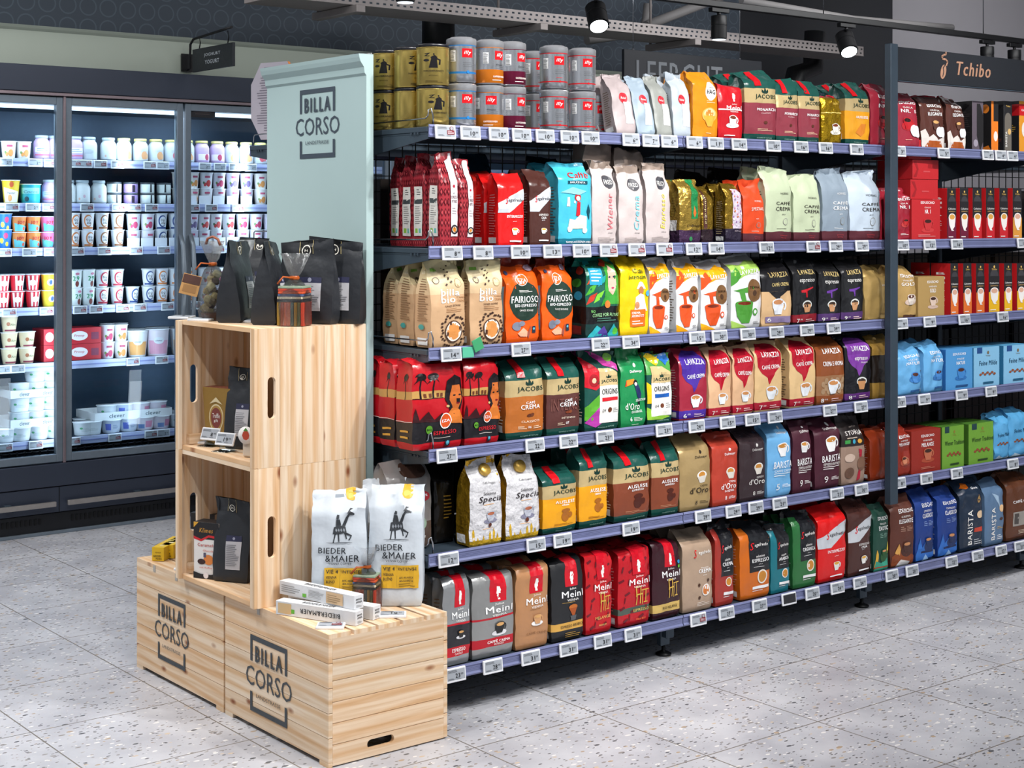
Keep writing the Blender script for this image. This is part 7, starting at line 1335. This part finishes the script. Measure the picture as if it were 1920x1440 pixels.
# carton trays with tubs
def tray_(px0, px1, li, z_off, dy, label):
    y = FY+FSY+.01+dy; a = pY(px0, 400, y)[0]; b_ = pY(px1, 400, y)[0]; L_ = b_-a
    t = MB(); h = .036
    t.box((L_/2, .11, .002), (L_, .22, .003), '#dcdfe2')
    for c_, d_ in (((L_/2, 0, h/2), (L_, .002, h)), ((L_/2, .22, h/2), (L_, .002, h)), ((0, .11, h/2), (.002, .22, h)), ((L_, .11, h/2), (.002, .22, h))): t.box(c_, d_, '#dcdfe2')
    put_art(t, [T('clever', -.22, .5, .2, .5, '#2a4a5a', 1), T('clever', .25, .5, .2, .5, '#2a4a5a', 1)], L_/h, lambda p_, q_, o_: Vector(((p_+.5)*L_, -.001-o_, q_*h)), [], [], .0003)
    o = t.build('carton_tray', M_CARD, None, (a, y, FL[li]+z_off)); tag(o, label, 'carton', 'white carton trays in the cooler'); return o
tray_(178, 322, 5, .062, 0, 'white carton tray of tubs behind the middle cooler door')
for px, kd in ((200, 'tub_white'), (231, 'tub_blue'), (262, 'tub_rose'), (294, 'tub_rose')): put_yog(kd, px, 5, .066, .02, 'on the tray')
tray_(20, 112, 5, .062, 0, 'lower white carton tray of tubs behind the left cooler door')
for px in (36, 65, 95): put_yog('tub_white', px, 5, .066, .02, 'on the lower tray'); put_yog('tub_white', px, 5, .130, .02, 'second layer on the lower tray')
tray_(20, 112, 5, .195, 0, 'upper white carton tray of tubs behind the left cooler door')
for px in (36, 65, 95): put_yog('tub_white', px, 5, .199, .02, 'on the upper tray')
for px in (65, 95): put_yog('tub_white', px, 5, .262, .02, 'second layer on the upper tray')
# red multipacks
def multi(px0, px1, li, z_off, label):
    y = FY+FSY+.02; a = pY(px0, 400, y)[0]; b_ = pY(px1, 400, y)[0]
    o = carton(b_-a, .074, .14, '#b81f2e', front=[EL(-.15, .5, .25, .3, '#e8e4ea'), T('Froop', -.15, .5, .3, .2, '#b81f2e', 1, 0, .2), RC(.2, .25, .42, .7, '#7a2a4a')]).build('yoghurt_multipack', M_CARD, None, ((a+b_)/2, y+.07, FL[li]+z_off)); tag(o, label, 'carton', 'red yoghurt multipacks'); return o
multi(126, 190, 4, 0, 'lower red yoghurt multipack behind the middle cooler door'); multi(126, 190, 4, .0755, 'upper red yoghurt multipack behind the middle cooler door')
multi(82, 113, 4, 0, 'lower red yoghurt multipack behind the left cooler door'); multi(82, 113, 4, .0755, 'upper red yoghurt multipack behind the left cooler door')
# white shelf cards standing before cups
for li, pxs in ((1, (358, 384, 410, 436, 462)), (2, (250, 276, 302, 328, 362, 386, 412, 436))):
    for k_, px in enumerate(pxs):
        y = FY+FSY+.002; X = pY(px, 400, y)[0]; mb = MB(); mb.box((0, 0, .020), (.062, .0015, .040), '#dfe3ea'); o = mb.build('shelf_card', M_CARD, None, (X, y, FL[li]+.0)); tag(o, f'blank white card in front of cups, {NUM[k_+1]} along the {FN[li]} cooler shelf', 'card', 'white shelf cards in the cooler')
for (px, st_, li) in [(p_, s_, l_) for l_, lst in enumerate((
    ((10, 'n'), (66, 'n'), (95, 'p'), (140, 'p'), (160, 'p'), (188, 'p'), (220, 'p'), (281, 'p'), (305, 'n'), (384, 'n'), (412, 'n'), (440, 'n'), (470, 'n')),
    ((22, 'p'), (61, 'n'), (92, 'p'), (163, 'p'), (222, 'p'), (252, 'p'), (284, 'p'), (362, 'p'), (396, 'p'), (446, 'p')),
    ((8, 'p'), (55, 'n'), (95, 'p'), (145, 'p'), (196, 'p'), (255, 'p'), (307, 'p'), (410, 'p'), (450, 'n')),
    ((17, 'p'), (87, 'p'), (150, 'p'), (180, 'p'), (230, 'p'), (262, 'p'), (314, 'p'), (365, 'p'), (395, 'p')),
    ((6, 'n'), (33, 'n'), (249, 'p'), (303, 'p')),
    ((10, 'p'), (67, 'p'), (138, 'p'), (215, 'p'), (283, 'p'), (306, 'n'))))
    for p_, s_ in lst]:
    X = pY(px, 400, FY+FSY-.01)[0]; o = add_tag((X, FY+FSY-.0085, FL[li]-.020), (0, 0, 0), '2' if st_ == 'n' else 'x', 'n' if st_ == 'n' else 'promo', .95); DA.append((o, 'tag'+st_, li, ''))
dc = defaultdict(list)
for t_ in DA: dc[(t_[1], t_[2], t_[3])].append(t_[0])
for (kind, li, rw), os_ in dc.items():
    os_.sort(key=lambda o: o.location.x)
    for k_, o in enumerate(os_):
        if kind.startswith('tag'):
            o['label'] = f"white price tag {'with red block' if kind == 'tagp' else 'reading 2'}, {NUM[k_+1]} along the {FN[li]} cooler shelf"; o['group'] = 'price tags in the cooler'
        else:
            pos = f', {NUM[k_+1]} of {CNT[len(os_)]}' if len(os_) > 1 else ''
            s_ = f"{KIND[kind][0]}{pos}, {FN[li]} cooler shelf" + (f', {rw}' if rw else '')
            if len(s_.split()) > 16: s_ = s_.replace('yoghurt ', '')
            if len(s_.split()) > 16: s_ = s_.replace(' cooler shelf', ' shelf')
            if len(s_.split()) > 16: s_ = s_.replace('white ', '', 1)
            tag(o, s_, 'yoghurt jar' if 'jar' in kind or 'low' in kind else ('yoghurt tub' if 'tub' in kind else 'yoghurt cup'), f"{KIND[kind][0]}s")
# small notice on the third door
p = pY(382, 212, FY-.004); mb = MB(); mb.box((0, 0, 0), (.135, .001, .042), '#14161c'); mb.box((0, -.0008, .004), (.09, .0004, .002), '#5a4a4c'); mb.box((0, -.0008, -.004), (.075, .0004, .002), '#5a4a4c'); o = mb.build('notice_sticker', M_CARD, None, (p.x, FY+.011, p.z)); tag(o, 'small dark notice strip at the top of the right cooler door', 'sticker')
# ------------------------------------------------------------------ signs
p = pY(352, 115, FY); sg = empty('hanging_sign', (p.x, FY+.0, 0)); tag(sg, 'small dark double-sided sign on a black arm reading JOGHURT YOGURT', 'sign')
L_ = .40; zt_, zb_ = 2.212, 2.105
mb = MB(); mb.box((0, -.06-L_/2, (zt_+zb_)/2), (.012, L_, zt_-zb_), '#161b22', ch=.001); mb.build('sign_board', M_PAINT, sg)
mb = MB()
for tx, b0 in (('JOGHURT', .70), ('YOGURT', .40)): put_art(mb, [T(tx, .0, b0-.05, .40 if tx[0] == 'J' else .35, .17, '#b4bcc2', 1)], L_/(zt_-zb_), lambda a, b_, o_: Vector((-.0065-o_, -.06-L_/2-a*L_, zb_+b_*(zt_-zb_))), [], [], .0002)
mb.build('sign_lettering', M_INK, sg)
mb = MB(); mb.tube([(0, .012, 2.12), (0, -.022, 2.125), (0, -.028, 2.24), (0, -.06, 2.262), (0, -.30, 2.275), (0, -.44, 2.283)], .006, 8, '#0e1116')
for yy in (-.12, -.40): mb.tube([(0, yy, 2.21), (.0, yy-.01, 2.24), (0, yy, 2.27)], .003, 6, '#0e1116')
mb.build('sign_arm', M_BLACK, sg)
mb = MB(); mb.box((0, .006, 2.155), (.06, .01, .085), '#0e1116'); mb.build('wall_plate', M_BLACK, sg)
# LEERGUT board
LY = 6.22; a = pY(1168, 92, LY); b_ = pY(1404, 120, LY); zt_ = 2.42; mb = MB()
ax_, bx_ = a.x, b_.x; zt_ = a.z; zb_ = zt_-.30
lg = empty('hanging_sign', ((ax_+bx_)/2, LY, zb_)); tag(lg, 'wide dark board hanging behind the gondola reading LEERGUT in grey capitals', 'sign')
mb.box((.05, 0, .15), (bx_-ax_+.10, .02, .30), '#171c26', ch=.001); mb.build('sign_board', M_PAINT, lg)
q0 = pY(1193, 110, LY-.01); q1 = pY(1354, 120, LY-.01); mb = MB(); mb2 = MB()
put_art(mb, [T('LEERGUT', 0, .5, 1, 1, '#8b9096', 1)], 4, lambda u_, v_, o_: Vector(((q0.x+q1.x)/2-lg.location.x+u_*(q1.x-q0.x), -.0112-o_, q0.z-zb_-.155+v_*.150)), [], [], .0002); mb.build('sign_lettering', M_INK, lg)
for px in (1187, 1387): xx = pY(px, 100, LY).x-lg.location.x; mb = MB(); mb.tube([(xx, 0, .28), (xx, 0, .9)], .002, 6, '#9a9ca0'); mb.lathe([(.006, .27), (.006, .31)], 8, '#9a9ca0', xx, 0); mb.build('hanging_wire', M_WIRE, lg)
# octagonal notice board on the far shelf
mb = MB(); hx, hz, cc = .105, .13, .045
pts = [(-hx+cc, -hz), (hx-cc, -hz), (hx, -hz+cc*1.6), (hx, hz-cc*1.6), (hx-cc, hz), (-hx+cc, hz), (-hx, hz-cc*1.6), (-hx, -hz+cc*1.6)]
n = 8; vs = [(x, y, z) for y in (-.006, .006) for x, z in pts]
mb.add(vs[:8], [tuple(range(8))], '#a8a2ac'); mb.add(vs[8:], [tuple(reversed(range(8)))], '#a8a2ac')
for i in range(8): mb.add([vs[i], vs[(i+1) % 8], vs[8+(i+1) % 8], vs[8+i]], [(3, 2, 1, 0)], '#c87a3a')
rn = random.Random(4)
for k_ in range(26):
    z_ = .112-.0085*k_; wd = rn.uniform(.10, .15) if abs(z_) < .08 else .08; mb.add([(-wd/2-.005, -.0068, z_), (wd/2-.02, -.0068, z_), (wd/2-.02, -.0068, z_+.0035), (-wd/2-.005, -.0068, z_+.0025)], [(0, 1, 2, 3)], '#6f6a76')
po_ = pX(516, 189, 2.60); o = mb.build('notice_board', M_CARD, None, (2.54, po_[1]+.0, 1.70+.19), R(-72)); o.location = (2.60, po_.y, po_.z); tag(o, 'eight-sided notice board with orange rim and fine print behind the green panel', 'notice board')
# domed cake packs on the far shelves
for k_, (z_, yy) in enumerate(((1.345, 4.40), (1.455, 4.41))):
    t = empty('cake_pack', (2.60, yy, z_)); tag(t, ('lower', 'upper')[k_]+' clear-domed dark cake pack peeking out left of the green panel', 'cake pack', 'domed cake packs')
    mb = MB(); mb.lathe([(.07, 0), (.085, .004), (.088, .012), (.08, .014)], 28, '#1c1a1c'); mb.build('tray', M_PLASTIC, t)
    mb = MB(); mb.lathe([(.062, .013), (.060, .045), (.045, .058), (0, .062)], 24, '#3a201c'); mb.build('cake', M_CARD, t)
    mb = MB(); mb.lathe([(.080, .0145), (.070, .06), (.055, .085), (.035, .095), (0, .096)], 28, '#ffffff'); mb.build('clear_dome', M_CELLO, t)
# ------------------------------------------------------------------ ceiling services
def perforated(name, x0, L_, y, z, label):
    t = empty(name, (x0, y, z)); tag(t, label, 'cable tray')
    mb = MB(); h = .058; zs = [0, .010, .020, .036, .046, h]; pitch = .040; n_ = int(L_/pitch)
    for i in range(n_):
        xa = i*pitch; off_ = 0
        for j in range(5):
            if j in (1, 3):
                o_ = .011 if j == 1 else .019
                mb.add([(xa, 0, zs[j]), (xa+o_-.007, 0, zs[j]), (xa+o_-.007, 0, zs[j+1]), (xa, 0, zs[j+1])], [(0, 1, 2, 3)]); mb.add([(xa+o_+.010, 0, zs[j]), (xa+pitch, 0, zs[j]), (xa+pitch, 0, zs[j+1]), (xa+o_+.010, 0, zs[j+1])], [(0, 1, 2, 3)])
            else: mb.add([(xa, 0, zs[j]), (xa+pitch, 0, zs[j]), (xa+pitch, 0, zs[j+1]), (xa, 0, zs[j+1])], [(0, 1, 2, 3)])
    mb.build('perforated_side', M_TRAY, t)
    mb = MB(); mb.box((L_/2, .15, -.001), (L_, .30, .002), '#8a8685'); mb.box((L_/2, .3, .03), (L_, .002, .06), '#8a8685'); mb.build('tray_bottom', M_TRAY, t)
    for k_ in range(int(L_/1.15)):
        mb = MB(); xx = .45+k_*1.15; mb.box((xx, .17, -.022), (.05, .42, .036), '#5a585a', ch=.002); mb.tube([(xx, .36, -.01), (xx, .36, .75)], .008, 6, '#6a6868'); mb.build('support_arm', M_TRAY, t)
    return t
a = pY(640, 2, 6.35); b_ = pY(1620, 96, 6.35); perforated('cable_tray', 3.6, b_.x-3.6, 6.35, b_.z-.03, 'long grey perforated cable tray hung below the ceiling')
zT = 2.52; tA = pz(1220, 0, zT); tY = tA.y
tk = empty('lamp_track', (4.4, tY, zT)); tag(tk, 'long black lighting track running above the shelves', 'lighting track')
mb = MB(); mb.box((3.3, 0, .02), (6.6, .036, .034), '#0c0d10', ch=.003); mb.build('track_rail', M_BLACK, tk)
for xx in (.8, 2.3, 3.8, 5.3): mb = MB(); mb.tube([(xx, 0, .03), (xx, 0, .78)], .003, 6, '#3a3c40'); mb.build('hanger', M_WIRE, tk)
def lamp(px, py, lit, tilt, label, y=tY, zt_=zT, r=.042, h=.125):
    p = pY(px, py, y); t = empty('track_spot', (p.x, y, zt_)); tag(t, label, 'spotlight', 'black track spotlights')
    mb = MB(); mb.box((0, 0, -.012), (.13, .03, .022), '#0c0d10', ch=.002); mb.lathe([(.010, -.04), (.010, -.02)], 10, '#0c0d10'); mb.build('adapter', M_BLACK, t)
    hd_ = MB(); hd_.lathe([(r*.86, .0), (r*.86, .004), (r, 0.006), (r, h*.55), (r*.96, h*.56), (r*.96, h*.60), (r, h*.61), (r, h-.003), (r*.95, h)], 24, '#12151a')
    ho = hd_.build('lamp_head', M_BLACK, t); ho.location = (0, 0, -.045-h); 
    ls = MB(); ls.lathe([(r*.84, -.0015), (r*.84, .001)], 24, '#ffffff'); lo = ls.build('lamp_lens', M_SPOT if lit else M_LED, ho)
    ho.rotation_euler = (R(tilt), R(-tilt*.6), 0); ho.location = (math.sin(R(-tilt*.6))*0, -.02 if tilt else 0, -.04-h*(1 if not tilt else .95)); return t
lamp(1118, 40, True, -32, 'black spotlight aimed forward with bright lens above the silver tins', r=.052, h=.13)
lamp(1348, 50, False, 0, 'black cylinder spotlight pointing straight down above the wide dark board')
lamp(1587, 80, True, -32, 'black spotlight aimed forward with bright lens left of the post', r=.052, h=.13)
lamp(1851, 95, False, 0, 'black cylinder spotlight half hidden behind the header board, nearer to the logo'); lamp(1902, 98, False, 0, 'black cylinder spotlight half hidden behind the header board, at its far end')
lamp(760, 0, False, 0, 'black cylinder spotlight at the frame top above the gold tins', y=pz(760, 6, 2.352).y)
# pipes, ducts and the dark duct bend
def pipe(name, pts, r, mat, label, cat='pipe'):
    mb = MB(); mb.tube(pts, r, 12, '#808080'); o = mb.build(name, mat); tag(o, label, cat); return o
q = lambda px, py, Y: tuple(pY(px, py, Y))
pipe('ceiling_pipe', [q(1100, 75, 6.9), q(1150, 68, 6.9), q(1195, 60, 6.9), q(1208, 50, 6.9), q(1212, 36, 6.9), q(1215, 8, 6.9)], .028, M_PIPE, 'grey lagged pipe with an elbow above the silver tins')
pipe('ceiling_pipe', [q(1212, 48, 6.82), q(1300, 14, 6.82), q(1360, -10, 6.82)], .03, M_PIPE, 'grey pipe rising from the elbow towards the ceiling')
pipe('ceiling_pipe', [q(1390, 0, 6.0), q(1600, 36, 6.0), q(1700, 45, 6.0), q(1785, 52, 6.0)], .022, M_PIPE, 'thin pale pipe running beside the lighting track')
pipe('dark_duct', [q(1476, 260, 6.75), q(1484, 180, 6.75), q(1492, 140, 6.75), q(1524, 128, 6.75), q(1528, 60, 6.75)], .07, M_BLACK, 'dark vertical duct with a bend behind the coffee bags', 'duct')
pipe('dark_duct', [q(822, 120, 6.85), q(822, 40, 6.85), q(822, 20, 6.85)], .09, M_BLACK, 'short dark vertical duct behind the gold tins', 'duct')
o = pipe('ventilation_duct', [(8.0, 5.0, 2.95), (9.6, 5.0, 2.9), (11.2, 5.0, 2.9)], .09, M_BLACK, 'dark duct bending away above the header board', 'duct')
